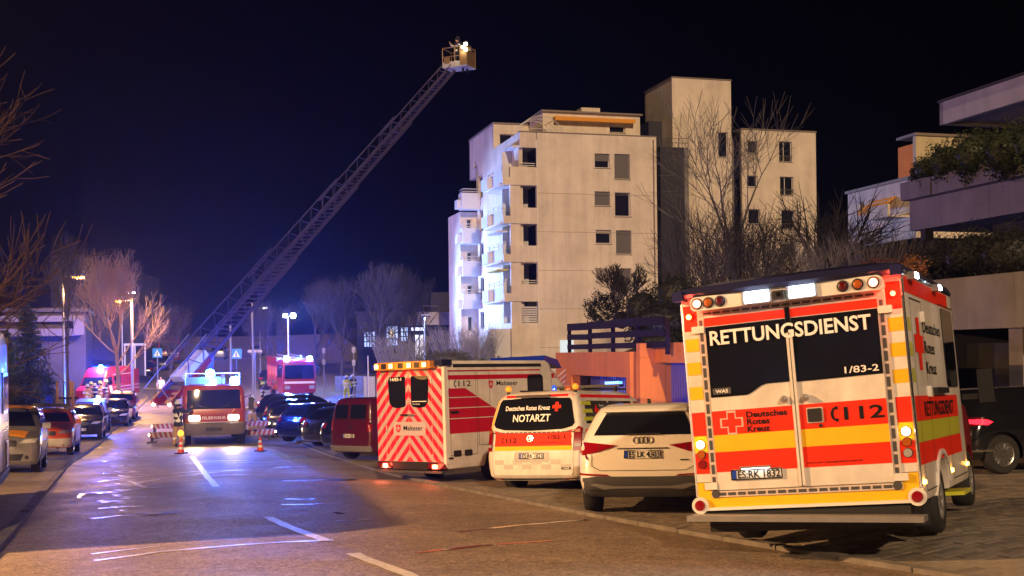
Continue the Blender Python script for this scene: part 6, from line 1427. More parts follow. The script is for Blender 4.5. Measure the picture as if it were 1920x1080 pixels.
    B.wall((p0, b8-.3), (p0, 3.79), zt-.4, zp, PLW, (), name='penthouse_wall'); B.wall((p1, 3.79), (p1, b8-.3), zt-.4, zp, PLW, (), name='penthouse_wall'); B.box('penthouse_roof', p0-.15, p1+.15, 3.3, b8, zp+.003, zp+.14, ROOFT)
    aw0, aw1 = B.fa(1040, 225, 3)[0], B.fa(1190, 225, 3)[0]; za = B.fa(1100, 221, 3)[1]
    OA = mat('orange_awning', (.75, .33, .03), .8); b = MB(); n = 34
    for k in range(n):
        x0 = aw0 + (aw1-aw0)*k/n; x1 = aw0 + (aw1-aw0)*(k+1)/n; xm = (x0+x1)/2; b.prism([(x0, za), (x1, za), (x1, za-.24), (xm, za-.32), (x0, za-.24)], 'Y', 2.9, 2.93)
    b.box(aw0, aw1, 2.935, 3.48, za-.03, za+.02); b.build('awning', OA, B.T)
    c0, c1 = B.fa(1090, 205, 5)[0], B.fa(1125, 205, 5)[0]; B.box('chimney', c0, c1, 5, 6.2, zp+.145, B.fa(1105, 202, 5)[1], PLW)
    b = MB(); q0, q1 = B.fa(968, 240, 1.5)[0], B.fa(1062, 240, 1.5)[0]
    for off in (0, 1.1, 2.0):
        pts = [(q0 + (q1-q0)*t, 1.0 + off, zt + .15 + 1.25*sin(pi*min(1, t*1.1))**.6 if 0 < t < .91 else zt+.05) for t in [i/12 for i in range(12)]]
        b.path(pts, .03, 5)
    for t in (.2, .45, .7): x = q0 + (q1-q0)*t; b.path([(x, 1.0, zt+.15+1.25*sin(pi*t*1.1)**.6), (x, 3.0, zt+.15+1.25*sin(pi*t*1.1)**.6)], .025, 5)
    b.build('pergola_hoops', RAILM, B.T)
    b = MB(); b.path([(q0+.6, .3, zt+.32), (B.fa(1060, 240)[0], .3, zt+.32)], .025, 5); b.build('roof_rail', RAILM, B.T)
    B.box('house_panel', B.fa(1050, 640)[0], B.fa(1075, 640)[0], -.05, -.003, B.fa(1060, 680)[1], B.fa(1060, 638)[1], mat('lit_stair_panel', (.6, .75, .85), .5, emit=.5, ecol=(.5, .75, .9)))
main_block()
# ---- square tower and wing behind
def tower():
    B = Bld('stair_tower', 'tall windowless square tower rising above the roofs between the two apartment blocks', 1266, 93)
    zt = B.fa(1266, 146)[1]; R1 = B.fa(1372, 300)[0]; bL = B.fb(1210, 250)[0]
    h = (B.fa(1347, 270)[0], B.fa(1365, 270)[0], B.fa(1356, 295)[1], B.fa(1356, 248)[1])
    W_ = B.wall((0, 0), (R1, 0), -3, zt, PLW, [h]); B.window(W_, h, 'glass')
    B.wall((0, bL), (0, .285), -3, zt, PLW, ()); B.wall((R1, .285), (R1, bL), -3, zt, PLW, ()); B.wall((R1, bL), (0, bL), -3, zt, PLW, ()); B.box('roof_cap', -.06, R1+.06, -.06, bL+.06, zt+.003, zt+.09, ROOFT)
    a0, a1 = B.fa(1238, 300, -1.6)[0], B.fa(1291, 300, -1.6)[0]; zd = B.fa(1265, 276, -1.6)[1]
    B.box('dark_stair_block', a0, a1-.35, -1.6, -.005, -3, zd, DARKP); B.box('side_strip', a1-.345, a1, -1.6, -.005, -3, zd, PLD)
    b = MB()
    for z in (zd+.35, zd+.7): b.path([(a0, -1.5, z), (a1, -1.5, z)], .025, 5)
    for k in range(4): x = a0 + (a1-a0)*k/3; b.tube((x, -1.5, zd), (x, -1.5, zd+.7), .02, n=5)
    b.build('roof_rail', mat('dark_rail', (.1, .09, .08), .5), B.T)
    B.box('dark_link', B.fa(1208, 300, 3)[0], -.01, 2.0, 5, -3, B.fa(1225, 232, 3)[1], DARKP)
tower()
def wing():
    B = Bld('apartment_wing', 'pale apartment wing with branch shadows on its wall, right of the square tower', 1395, 96)
    zt = B.fa(1460, 246)[1]; R1 = B.fa(1530, 300)[0]; H = []
    for x0, x1, y0, y1 in ((1402,1420,264,287),(1461,1485,265,303),(1400,1420,329,350),(1462,1487,331,366),(1402,1424,392,420),(1464,1488,394,430),(1466,1488,457,482)):
        H.append((B.fa(x0, 300)[0], B.fa(x1, 300)[0], B.fa(x0, y1)[1], B.fa(x0, y0)[1]))
    W_ = B.wall((0, 0), (R1, 0), -3, zt, PLW, H)
    for i, h in enumerate(H): B.window(W_, h, 'glass' if i != 6 else 'shutter', mull=(.4,) if i in (1, 3) else None)
    for h in (H[1], H[3], H[5]):
        b = MB()
        for k in range(6): x = h[0] + (h[1]-h[0])*(k+.5)/6; b.box(x-.02, x+.02, -.04, -.02, h[2], h[2]+.45)
        b.box(h[0], h[1], -.045, -.015, h[2]+.45, h[2]+.5); b.build('window_guard', mat('dark_rail', (.1, .09, .08), .5), B.T)
    B.wall((R1, .285), (R1, 9), -3, zt, PLW, ()); B.box('roof_cap', -.06, R1+.06, -.06, 9, zt+.003, zt+.12, ROOFT)
    r0 = B.fa(1373, 300, 2)[0]; zt2 = B.fa(1385, 250, 2)[1]; hh = [(B.fa(1376, 300, 2)[0]-r0, B.fa(1392, 300, 2)[0]-r0, B.fa(1384, v1, 2)[1], B.fa(1384, v0, 2)[1]) for v0, v1 in ((262, 300), (328, 362), (395, 430))]
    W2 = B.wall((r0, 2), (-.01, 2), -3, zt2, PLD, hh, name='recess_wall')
    for h in hh: B.window(W2, h, 'glass')
wing()
# ---- hillside houses at the right
def hillside_houses():
    B = Bld('hillside_house', 'terraced hillside house with an orange awning and an orange roof block, behind the branches', 1715, 62)
    b0 = B.fb(1590, 380)[0]; z = lambda u, v: B.fb(u, v)[1]
    zt = z(1700, 338); zb = z(1700, 405)
    H = [(b0 - B.fb(u0, 380)[0], b0 - B.fb(u1, 380)[0], z((u0+u1)/2, v1), z((u0+u1)/2, v0)) for u0, u1, v0, v1 in ((1612,1620,378,398),(1632,1645,373,396),(1652,1660,371,392))]
    W_ = B.wall((0, b0), (0, 0), zb-1.2, zt, PLW, H)
    for h in H: B.window(W_, h, 'glass')
    B.box('roof', -.2, 6, -.1, b0, zt+.003, zt+.15, ROOFT); B.box('front_wall', .0, 8, -.25, -.003, zb-1.2, zt, PLW)
    a0, a1 = B.fb(1680, 360)[0], B.fb(1635, 360)[0]; b = MB(); b.prism([(-.9, zt-1.35), (-.01, zt-.75), (-.01, zt-.70), (-.9, zt-1.28)], 'Y', a0, a1); b.box(-.905, -.88, a0, a1, zt-1.5, zt-1.28); b.build('awning', mat('orange_awning', (.75,.33,.03), .8), B.T)
    bq0, bq1 = .3, B.fb(1668, 385)[0]; B.box('balcony_parapet', -1.3, -1.15, bq0, bq1, z(1700, 408), z(1700, 384), PLW); B.box('balcony_floor', -1.145, -.003, bq0, bq1, z(1700, 408), z(1700, 405), PLW)
    b = MB()
    for k in (0, 1): b.path([(-1.2, bq0, z(1700, 384)+.18+k*.18), (-1.2, bq1, z(1700, 384)+.18+k*.18)], .025, 5)
    b.build('balcony_rail', RAILM, B.T)
    B2 = Bld('roof_house', 'upper house block with an orange end wall, above the terraced hillside house', 1722, 66)
    zt = B2.fa(1722, 268)[1]; zb = B2.fa(1722, 332)[1]; am = B2.fb(1684, 300)[0]
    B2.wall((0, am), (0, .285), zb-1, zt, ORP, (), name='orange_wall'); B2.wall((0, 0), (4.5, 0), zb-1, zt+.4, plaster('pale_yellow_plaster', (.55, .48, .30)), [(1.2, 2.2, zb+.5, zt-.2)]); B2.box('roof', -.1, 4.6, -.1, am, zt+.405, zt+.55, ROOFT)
    B2.window((Vector((0, 0)), Vector((1, 0)), Vector((0, 1)), None), (1.2, 2.2, zb+.5, zt-.2), 'glass')
hillside_houses()
# ---- big terraced block at the right edge
def terrace():
    B = Bld('terraced_block', 'blue-lit concrete terrace block with planters, cut off by the right edge', 1715, 45)
    zT = B.fb(1715, 376)[1]; zB = B.fb(1715, 432)[1]
    for k in range(4): B.box('parapet_panel', 0, .2, -4.4*(k+1)+.02, -4.4*k, zB, zT, CONB)
    B.box('terrace_slab', .205, 12, -18, 0, zB+.02, zB+.3, CONC); B.box('end_panel', .0, 9, .003, .2, zB, zT, CONB)
    zPt = B.fb(1712, 343)[1]
    for k in range(7):
        y1 = .15 - 1.95*k; b = MB(); b.prism([(y1-1.80, zT+.004), (y1, zT+.004), (y1+.03, zPt), (y1-1.83, zPt)], 'X', -.42, .42); b.build('planter', CONB, B.T, bevel=.02)
    a0 = B.fb(1768, 210, 1.2)[0]; z1 = B.fb(1769, 191, 1.2)[1]; z0 = B.fb(1769, 233, 1.2)[1]
    for k in range(3): B.box('roof_fascia', 1.2, 1.4, a0-6*(k+1)+.02, a0-6*k, z0, z1, plaster('pale_fascia', (.42, .41, .46)))
    B.box('roof_end', 1.2, 12, a0+.003, a0+.2, z0, z1, CONB); B.box('roof_soffit', 1.405, 12, a0-18, a0, z0+.10, z0+.3, CONC); B.box('roof_edge', 1.1, 1.45, a0-18, a0+.22, z1+.003, z1+.08, DARKP)
    B.box('back_wall', 3.6, 3.8, -18, -3, zT-.5, z0+.08, DARKP); B.box('storey_wall', 1.8, 2.0, -18, -2.2, -3, zB+.01, DARKP)
    B.box('dark_stub', -.1, .25, -.9, -.6, zB-.45, zB-.01, DARKP)
terrace()
def carport():
    B = Bld('garage_block', 'long concrete beam over dark garages with one pale pillar, behind the black SUV', 1735, 36)
    zT = B.fb(1735, 527)[1]; zB = B.fb(1770, 619)[1]
    for k in range(3): B.box('beam_panel', 0, .3, -4.0*(k+1)+.012, -4.0*k, zB, zT, CONC)
    B.box('roof', .305, 9, -12, 0, zB+.3, zT-.1, CONC); B.box('back_wall', 5.5, 5.7, -12, 3, -3.2, zB+.29, DARKP); B.box('end_wall', .305, 5.5, -.25, 0, -3.2, zB+.28, DARKP)
    pb = B.fb(1880, 660)[0]; pe = B.fb(1906, 660)[0]; B.box('pillar', .2, .9, pe, pb, -3.2, zB-.004, CONC)
    for k in range(2): b = MB(); b.box(1.0, 1.06, -3.6-3.2*k, -.6-3.2*k, -3.0, zB-.4); b.build('garage_door', mat('garage_door_dark', (.03, .03, .035), .6), B.T)
carport()
def garages():
    B = Bld('garage', 'orange garage numbered 57/59 with a ribbed blue-lit door, below the wooden fence', 1058, 40)
    bR = B.fb(1200, 700)[0]; zT = B.fb(1060, 661)[1]; zB = B.fb(1070, 702)[1]; d0, d1 = B.fb(1088, 720)[0], B.fb(1193, 720)[0]
    W_ = B.wall((0, 0), (0, bR), -3.6, zT, ORP, [(-d0 if False else 0, 0, 0, 0)] if False else (), name='_') if False else None
    # face towards the road: local -x side; wall from y=0 (far) to bR (near)
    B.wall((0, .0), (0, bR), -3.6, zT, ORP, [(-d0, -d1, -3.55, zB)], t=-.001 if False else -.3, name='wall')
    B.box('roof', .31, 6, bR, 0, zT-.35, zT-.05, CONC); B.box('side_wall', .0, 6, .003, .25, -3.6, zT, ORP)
    dm = mat('garage_door_blue_glow', (.16, .17, .30), .45, metal=.2); o = B.box('garage_door', .36, .40, d1, d0, -3.5, zB, dm)  # door base tinted blue for the beacon light on it
    n = 26
    for k in range(n): y = d1 + (d0-d1)*(k+.5)/n; B.box('rib', .33, .358, y-.045, y+.045, -3.5, zB-.02, dm, parent=o)
    V, Fc = text_fit('57/59', 0, 1.0, 0, .42, .0); a0 = B.fb(1062, 680)[0]; a1 = B.fb(1092, 683)[0]
    bm = bmesh.new(); vs = [bm.verts.new((-.004, a0 + (a1-a0)*x, zT-.62 + y)) for x, y in V]
    for f in Fc: bm.faces.new([vs[i] for i in f])
    bm_obj(bm, 'house_number', mat('faded_black_paint', (.05, .03, .03), .8), B.T)
    C = Bld('garage', 'nearer orange garage with a dark and blue ribbed door, half behind the big box ambulance', 1228, 33)
    zT2 = C.fb(1240, 643)[1]; zB2 = C.fb(1240, 680)[1]; e = -6.0; aL = C.fa(1200, 700)[0]
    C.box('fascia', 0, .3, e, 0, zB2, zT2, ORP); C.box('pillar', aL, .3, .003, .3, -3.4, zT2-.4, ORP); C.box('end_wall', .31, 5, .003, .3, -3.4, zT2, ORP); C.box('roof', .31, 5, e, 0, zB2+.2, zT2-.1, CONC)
    o = C.box('garage_door', .36, .40, e, -.25, -3.4, zB2, dm)
    for k in range(34): y = e + (5.7)*(k+.5)/34; C.box('rib', .33, .358, y-.05, y+.05, -3.4, zB2-.02, dm, parent=o)
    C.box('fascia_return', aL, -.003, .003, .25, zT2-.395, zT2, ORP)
garages()
# wooden fence above the numbered garage
def fence():
    WD = mat('dark_stained_wood', (.02, .012, .02), .8, spec=.1, var=.4, vscale=8, bump=.5, bscale=30)
    T = thing('wooden_fence', 'dark wooden rail fence on the roof edge of the numbered orange garage', 'fence')
    y0 = 40; P0 = at(1068, 660, 39.6); s = 8.2
    for k in range(5):
        p = P0 - DB * (k * s/4.0); b = MB(); b.box(p.x-.06, p.x+.06, p.y-.06, p.y+.06, P0.z-.1, P0.z+.85 + .12*k*0); b.build('post', WD, T, bevel=.01)
    for j, (za, zb_) in enumerate(((.70, .93), (.40, .58), (.08, .24))):
        for k in range(4):
            a = P0 - DB * (k*s/4.0) - DA*.08; c = P0 - DB * ((k+1)*s/4.0 - .02) - DA*.08; z = P0.z
            b = MB(); v = [(a.x, a.y), (c.x, c.y)]; n = DA * .04
            dz = random.uniform(-.03, .03)
            q = [Vector((a.x, a.y, z+za)), Vector((c.x, c.y, z+za+dz)), Vector((c.x, c.y, z+zb_+dz)), Vector((a.x, a.y, z+zb_))]
            b.face(q); r = [p_ + n for p_ in q]; b.face(r[::-1])
            for i in range(4): b.face([q[i], r[i], r[(i+1) % 4], q[(i+1) % 4]])
            b.build('plank', WD, T)
fence()
# stair rail between block and garage
b = MB()
for k in range(4): a = at(1035, 745 - k*10, 38); c = at(1062, 722 - k*10, 39); b.tube(a, c, .022, n=6)
tag(b.build('stair_railing', RAILM), 'pale stair railing rising between the chevron ambulance and the orange garage', 'railing')
# ---- low flat building in the middle distance
def low_building():
    B = Bld('flat_roofed_building', 'low flat-roofed building with a lit entrance, left of the tall block', 782, 112)
    R1 = B.fa(900, 600)[0]; z0 = B.fa(800, 609)[1]; z1 = B.fa(800, 585)[1]; zg = -3
    dx0, dx1 = B.fa(783, 640)[0], B.fa(804, 640)[0]
    B.box('fascia', 0, R1, 0, .3, z0, z1, plaster('pale_fascia', (.42, .41, .46))); B.box('body', .2, R1, 2.2, 12, zg, z0-.003, DARKP); B.box('roof', 0, R1, .305, 12, z0+.02, z1-.1, CONC)
    lm = mat('lit_doorway', (.8, .8, .9), .5, emit=1.1, ecol=(.75, .8, 1)); B.box('entrance_glow', dx0+.1, dx1-.05, 2.1, 2.19, zg+1, z0-.9, lm)
    for k in range(3): x = dx0 + .1 + (dx1-dx0-.15)*k/2; B.box('door_post', x-.05, x+.05, 1.95, 2.09, zg+1, z0-.9, DARKP)
    B.box('entrance_strip', dx0-.2, dx1, 1.9, 2.0, z0-.5, z0-.2, lm)
    B.box('plant_room', B.fa(808, 560, 5)[0], B.fa(849, 560, 5)[0], 5, 9, z1-.09, B.fa(820, 548, 5)[1], DARKP)
    b = MB(); zr = z1 + .6; b.path([(B.fa(735, 575)[0], 1, zr), (R1, 1, zr)], .03, 5); b.build('roof_rail', POLE, B.T)
    C = Bld('long_low_building', 'long dark low building with a few lit windows behind the bare trees', 670, 116)
    R2 = C.fa(781, 620)[0]; z1 = C.fa(700, 590)[1]
    W_ = C.wall((0, 0), (R2, 0), -3, z1, mat('violet_wall', (.045, .045, .08), .8, var=.3, vscale=.6), [(C.fa(u0, 620)[0], C.fa(u1, 620)[0], C.fa(700, v1)[1], C.fa(700, v0)[1]) for u0, u1, v0, v1 in ((683, 703, 622, 650), (725, 746, 612, 648), (752, 772, 614, 640))])
    lw_ = mat('lit_window_blue', (.5, .6, .9), .4, emit=.9, ecol=(.5, .65, 1)); ly = mat('lit_window_warm', (.9, .7, .4), .4, emit=1.4, ecol=(1, .75, .45))
    for i, (u0, u1, v0, v1) in enumerate(((683, 703, 622, 650), (725, 746, 612, 648), (752, 772, 614, 640))):
        a0, a1, q0, q1 = C.fa(u0, 620)[0], C.fa(u1, 620)[0], C.fa(700, v1)[1], C.fa(700, v0)[1]
        o = C.box('window', a0, a1, .2, .24, q0, q1, lw_)
        for k in (1, 2, 3): C.box('frame_bar', a0+(a1-a0)*k/4-.04, a0+(a1-a0)*k/4+.04, .14, .19, q0, q1, DARKP, parent=o)
        for k in (1, 2): C.box('frame_bar', a0, a1, .135, .139, q0+(q1-q0)*k/3-.05, q0+(q1-q0)*k/3+.05, DARKP, parent=o)
    C.box('lit_lamp_pane', C.fa(731, 620)[0], C.fa(739, 620)[0], .10, .13, C.fa(735, 632)[1], C.fa(735, 618)[1], ly)
    C.box('roof', -.2, R2-.003, -.2, 10, z1+.003, z1+.3, DARKP)
low_building()
# ---- left side: balcony house, round tower, portal
def left_houses():
    B = Bld('balcony_house', 'pale house with white balcony bands behind the conifer at the left', 60, 92)
    R1 = B.fa(158, 620)[0]; vm = mat('violet_plaster', (.10, .10, .15), .8, var=.15, vscale=.5)
    B.box('body', -6, R1, 1.5, 9, -4, B.fa(110, 585)[1], mat('violet_wall', (.045, .045, .08), .8))
    for v0, v1, u1 in ((592, 603, 158), (616, 630, 150)): B.box('balcony_band', -6, B.fa(u1, 600)[0], 0, .2, B.fa(100, v1)[1], B.fa(100, v0)[1], vm); B.box('balcony_floor', -6, B.fa(u1, 600)[0], .203, 1.5, B.fa(100, v1)[1], B.fa(100, v1)[1]+.2, vm)
    B.box('side_panel', B.fa(138, 600)[0], R1, -.2, -.003, B.fa(150, 628)[1], B.fa(150, 596)[1], vm)
    B.box('roof', -6.3, R1+.3, -.2, 9.3, B.fa(110, 585)[1]+.003, B.fa(110, 585)[1]+.3, DARKP)
    p = at(145, 600, 150); t = MB(); z1 = at(145, 481, 150).z; z2 = at(145, 513, 150).z; t.lathe([(2.6, -4), (2.6, z1)], (p.x - .5, p.y, 0), 'Z', 32)
    tag(t.build('round_tower', mat('violet_wall', (.045, .045, .08), .8), None, 40), 'dim round tower block far behind the left street lamp', 'building')
    T = MB(); q = at(160, 512, 145); T.box(q.x-3, q.x+6, 145, 155, -4, q.z); tag(T.build('dim_block', mat('violet_wall', (.045, .045, .08), .8)), 'dim flat block beside the round tower, above the orange lit twigs', 'building')
    D = Bld('lit_shelter', 'open shelter with a blue-white lit frame behind the red service van', 234, 108)
    z0, z1 = D.fa(250, 705)[1], D.fa(250, 648)[1]; R = D.fa(272, 660)[0]; fm = mat('shelter_frame', (.5, .55, .7), .5)
    for k in range(3): D.box('frame_post', R*k/2-.06, R*k/2+.06, 0, .15, z0, z1, fm)
    D.box('frame_beam', -.1, R+.1, -.02, .17, z1+.003, z1+.2, fm); D.box('back_panel', 0, R, 2.2, 2.3, z0, z1, mat('violet_wall', (.045, .045, .08), .8)); D.box('roof', 0, R, .18, 2.3, z1+.01, z1+.15, fm)
left_houses()
# ================================================================= VEGETATION
rmin = .011
BARK = mat('bark', (.08, .06, .05), .9, var=.3, vscale=6); BARKL = mat('pale_birch_bark', (.13, .12, .11), .8, var=.3, vscale=5); BARKD = mat('dark_bark', (.018, .015, .014), .95)
TWIG = mat('twigs_grey', (.06, .05, .06), .9)
def limb(b, p, d, ln, r, lvl, rnd, gn, stats, up=.12, spread=.55):
    seg = 3 if lvl > 1 else 2; q = p.copy(); dd = d.normalized(); n = 5 if lvl > 2 else (4 if lvl > 1 else 3)
    for i in range(seg):
        nd = (dd + Vector((rnd.uniform(-1, 1), rnd.uniform(-1, 1), rnd.uniform(-.6, 1))) * .16 + Vector((0, 0, up * .5))).normalized()
        q2 = q + nd * (ln / seg); r2 = r * (1 - .45 * (i + 1) / seg) ; r1 = r * (1 - .45 * i / seg)
        b.tube(q, q2, max(r1, rmin), max(r2, rmin*.8), n, cap=False); q, dd = q2, nd
        if lvl > 0 and (i > 0 or lvl < gn):
            k = 2 if rnd.random() < .75 else 1
            for _ in range(k):
                ax = dd.orthogonal().normalized(); ax.rotate(Matrix.Rotation(rnd.uniform(0, 2*pi), 3, dd)); sd = (dd * (1 - spread * .55) + ax * spread * rnd.uniform(.7, 1.2) + Vector((0, 0, up))).normalized()
                limb(b, q, sd, ln * rnd.uniform(.55, .78), r2 * .62, lvl - 1, rnd, gn, stats, up, spread)
    if lvl > 0: limb(b, q, dd, ln * .7, r * .5, lvl - 1, rnd, gn, stats, up, spread)
def bare_tree(base, h, r, seed, label, m=BARK, lv=4, spread=.55, up=.12, trunk=.35, lean=(0, 0), group=None, name='bare_tree', stems=1):
    rnd = random.Random(seed); T = thing(name, label, 'tree', Matrix.Translation(base), group)
    tb = MB(); cb = MB(); tb.ball((0, 0, .0), max(r*1.25, .30 if stems > 1 else 0), 8)
    for s in range(stems):
        a = 2*pi*s/stems + rnd.random(); off = Vector((cos(a), sin(a), 0)) * (.25 * (stems > 1)); d0 = Vector((lean[0], lean[1], 1)) + off * .9
        q = off.copy(); n = 5; th = h * trunk; dd = d0.normalized(); r0 = r
        for i in range(n):
            nd = (dd + Vector((rnd.uniform(-1, 1), rnd.uniform(-1, 1), 0)) * .05).normalized(); q2 = q + nd * th / n
            tb.tube(q, q2, r0 * (1 - .3*i/n), r0 * (1 - .3*(i+1)/n), 8, cap=False); q = q2; dd = nd
            if i >= 2:
                ax = Vector((rnd.uniform(-1, 1), rnd.uniform(-1, 1), .35)).normalized(); limb(cb, q, ax + Vector((0, 0, up)), h * .26, r0 * .4, lv - 1, rnd, lv - 1, None, up, spread)
        for k in range(3):
            ax = Vector((cos(2.1*k + a), sin(2.1*k + a), 0)); limb(cb, q, dd + ax * spread * .7, h * .30, r0 * .55, lv, rnd, lv, None, up, spread)
    tb.build('trunk', m, T, 60); cb.build('crown', m, T, 60); return T
def gb(u, y, dz=0): x = (u - CXP) / F_PX * y; return Vector((x, y, gz(x, y) + dz))
bare_tree(Vector((-14.2, 27, -3.0)), 9.4, .24, 3, 'big bare tree reaching in from the left edge with reddish lit branches', mat('red_lit_bark', (.045, .022, .022), .95), 4, .62, .08, .32, (.16, 0))  # reddish lamp light mixed into the bark colour
bare_tree(gb(222, 83), 9.0, .17, 12, 'bare tree with an orange lit fork of twigs beside the orange street lamp glow', mat('amber_lit_bark', (.30, .19, .11), .9), 4, .5, .22, .42)  # bark lightened toward amber in place of lamp glow
bare_tree(gb(318, 108), 6.6, .16, 14, 'small bare tree far up the road, left of the ladder', BARK, 4, .6, .1)
bare_tree(gb(128, 58), 7.4, .07, 9, 'young slender bare tree rising between the wooden stakes', BARK, 3, .35, .25, .55)
for i, (u, y, h, s) in enumerate(((640, 108, 8.5, 21), (712, 104, 9.5, 22), (768, 106, 8.5, 23), (498, 104, 6.8, 24), (590, 118, 8.5, 25))):
    bare_tree(gb(u, y), h, .16, s, ('tall bare tree between the floodlight mast and the sign posts', 'tall bare tree before the long low building, left of the lit entrance', 'bare tree in front of the flat-roofed building with the lit entrance', 'faint bare tree just left of the floodlight mast', 'faint bare tree right behind the floodlight mast')[i], TWIG, 4, .5, .16, .3, group='bare trees in the middle distance')
bare_tree(gb(1388, 64), 11.2, .15, 31, 'slender birch with pale bark in front of the square tower', BARKL, 3, .6, .12, .62)
bare_tree(gb(1352, 60), 9.4, .18, 32, 'dark many-stemmed bare tree left of the pale birch', BARKD, 3, .65, .10, .30, stems=3)
bare_tree(gb(1553, 58), 8.2, .42, 33, 'thick dark pollarded tree right of the apartment wing', BARKD, 3, .7, .10, .5)
bare_tree(gb(1595, 60), 8.0, .18, 36, 'thin dark bare tree beside the thick pollarded tree', BARKD, 3, .6, .12, .3, stems=2)
bare_tree(gb(1455, 62), 9.5, .14, 37, 'bushy dark bare tree in front of the lower windows of the apartment wing', BARKD, 3, .6, .12, .25, stems=3)
# multi-stemmed winter shrubs
def shrub(base, w, h, n, seed, label, m=TWIG, cat='shrub', group=None, r=.012):
    rnd = random.Random(seed); b = MB()
    for _ in range(n):
        a = rnd.uniform(0, 2*pi); rr = rnd.random() ** .5 * w * .5; p = Vector((cos(a)*rr, sin(a)*rr*.7, 0)); d = Vector((cos(a)*.35, sin(a)*.3, 1)).normalized(); L_ = h * rnd.uniform(.6, 1)
        for i in range(4):
            q = p + (d + Vector((rnd.uniform(-.2, .2), rnd.uniform(-.2, .2), 0))) * L_ / 4; b.tube(p, q, r*(1-.2*i), r*(1-.2*(i+1)), 3, cap=False)
            if i: s_ = p + Vector((rnd.uniform(-.5, .5), rnd.uniform(-.5, .5), rnd.uniform(.2, .6))) * L_ * .3; b.tube(p, s_, r*.5, r*.25, 3, cap=False)
            p = q
    o = b.build('winter_shrub', m); o.matrix_world = Matrix.Translation(base); return tag(o, label, cat, group)
for i, (u, y, w, h, n) in enumerate(((1310, 55, 3, 3.6, 110), (1400, 56, 4, 3.4, 150), (1480, 57, 3.5, 3.2, 130), (1620, 50, 4.5, 3.0, 200), (1680, 50, 4, 2.8, 190))):
    b0 = gb(u, y); b0.z = max(b0.z, at(u, 540, y).z - .3)
    shrub(b0, w, h, n, 50+i, ('twiggy winter shrub behind the left roof corner of the big box ambulance', 'upright twiggy shrub at the foot of the pale birch', 'twiggy shrub below the apartment wing', 'grey twig thicket on the bank under the hillside house', 'grey twig thicket beside the dark hedge at the right')[i], mat('dark_twigs', (.07, .06, .055), .9) if i < 3 else mat('grey_twigs', (.22, .20, .19), .9), group='winter shrubs on the bank')
FR = mat('blue_lit_twigs', (.34, .36, .42), .8)  # pale blue light painted into the twig colour
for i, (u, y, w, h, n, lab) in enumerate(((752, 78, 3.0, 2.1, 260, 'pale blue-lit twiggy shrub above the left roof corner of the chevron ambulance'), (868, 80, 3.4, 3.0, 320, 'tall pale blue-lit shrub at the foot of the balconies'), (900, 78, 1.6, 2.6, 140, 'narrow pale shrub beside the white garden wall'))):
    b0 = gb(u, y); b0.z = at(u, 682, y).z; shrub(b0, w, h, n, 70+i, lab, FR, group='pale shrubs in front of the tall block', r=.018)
# leafy masses: thousands of small leaves through an irregular volume
def leafy(name, label, blobs, n, leaf, m, seed, cat='bush', group=None, twigs=0, core=True):
    rnd = random.Random(seed); b = bmesh.new(); tot = sum(r[0]*r[1]*r[2] for _, r in blobs)
    for c, r in blobs:
        c = Vector(c)
        for _ in range(int(n * r[0]*r[1]*r[2] / tot)):
            d = Vector((rnd.gauss(0, 1), rnd.gauss(0, 1), rnd.gauss(0, 1))).normalized(); k = rnd.uniform(.55, 1.0) * (1 + .12*sin(7*d.x + 5*d.z + seed) + .1*rnd.gauss(0, 1))
            p = c + Vector((d.x*r[0], d.y*r[1], d.z*r[2])) * k
            u = Vector((rnd.gauss(0, 1), rnd.gauss(0, 1), rnd.gauss(0, 1))).normalized(); v = u.orthogonal().normalized(); s = leaf * rnd.uniform(.6, 1.3)
            f = b.faces.new([b.verts.new(p - u*s), b.verts.new(p + v*s*.45), b.verts.new(p + u*s), b.verts.new(p - v*s*.45)])
    if core:
        for c, r in blobs:
            mm = Matrix.Translation(c) @ Matrix.Diagonal((r[0]*.72, r[1]*.72, r[2]*.72, 1)); bmesh.ops.create_icosphere(b, subdivisions=2, radius=1, matrix=mm)
    me = bpy.data.meshes.new(name); b.to_mesh(me); b.free(); me.materials.append(m); o = link_mesh(name, me); return tag(o, label, cat, group)
LF = mat('evergreen_leaves', (.035, .05, .022), .55, var=.5, vscale=1.5); LFD = mat('dark_leaves', (.014, .016, .014), .6); LFG = mat('green_leaves', (.06, .11, .035), .5, var=.4, vscale=2)
q = lambda u, v, y: tuple(at(u, v, y))
leafy('round_bush', 'rounded evergreen bush above the wooden fence', [(q(1130, 580, 42), (.68, .6, .62))], 2200, .05, LFD, 81, core=False)
leafy('dark_hedge', 'large dark evergreen hedge between the round bush and the big box ambulance', [(q(1205, 585, 40), (.8, .7, .95)), (q(1265, 555, 38), (.8, .7, .85)), (q(1240, 610, 37), (1.2, .8, .9)), (q(1300, 600, 37), (.9, .8, 1.2)), (q(1230, 640, 36), (1.0, .6, .35))], 9000, .055, LFD, 82)
bare_tree(Vector(q(1165, 600, 41)), 2.0, .045, 41, 'small leafless shrub sticking out of the hedge by the shuttered windows', BARKD, 3, .5, .15, .2, stems=2, name='leafless_shrub')
leafy('trimmed_hedge', 'domed trimmed hedge behind the roof of the chevron ambulance', [(q(838, 676, 60), (1.35, .9, .55))], 3500, .05, mat('grey_green_leaves', (.10, .10, .08), .7), 83)
for k, (u, v) in enumerate(((905, 682), (935, 680), (960, 681), (985, 682))): leafy('dwarf_conifer', ('leftmost', 'second from the left', 'third from the left', 'rightmost')[k] + ' of four small green conifers along the chevron ambulance roof', [(q(u, v + 3, 50), (.28, .28, .34))], 500, .05, LFG, 84 + k, group='small conifers in front of the tall block')
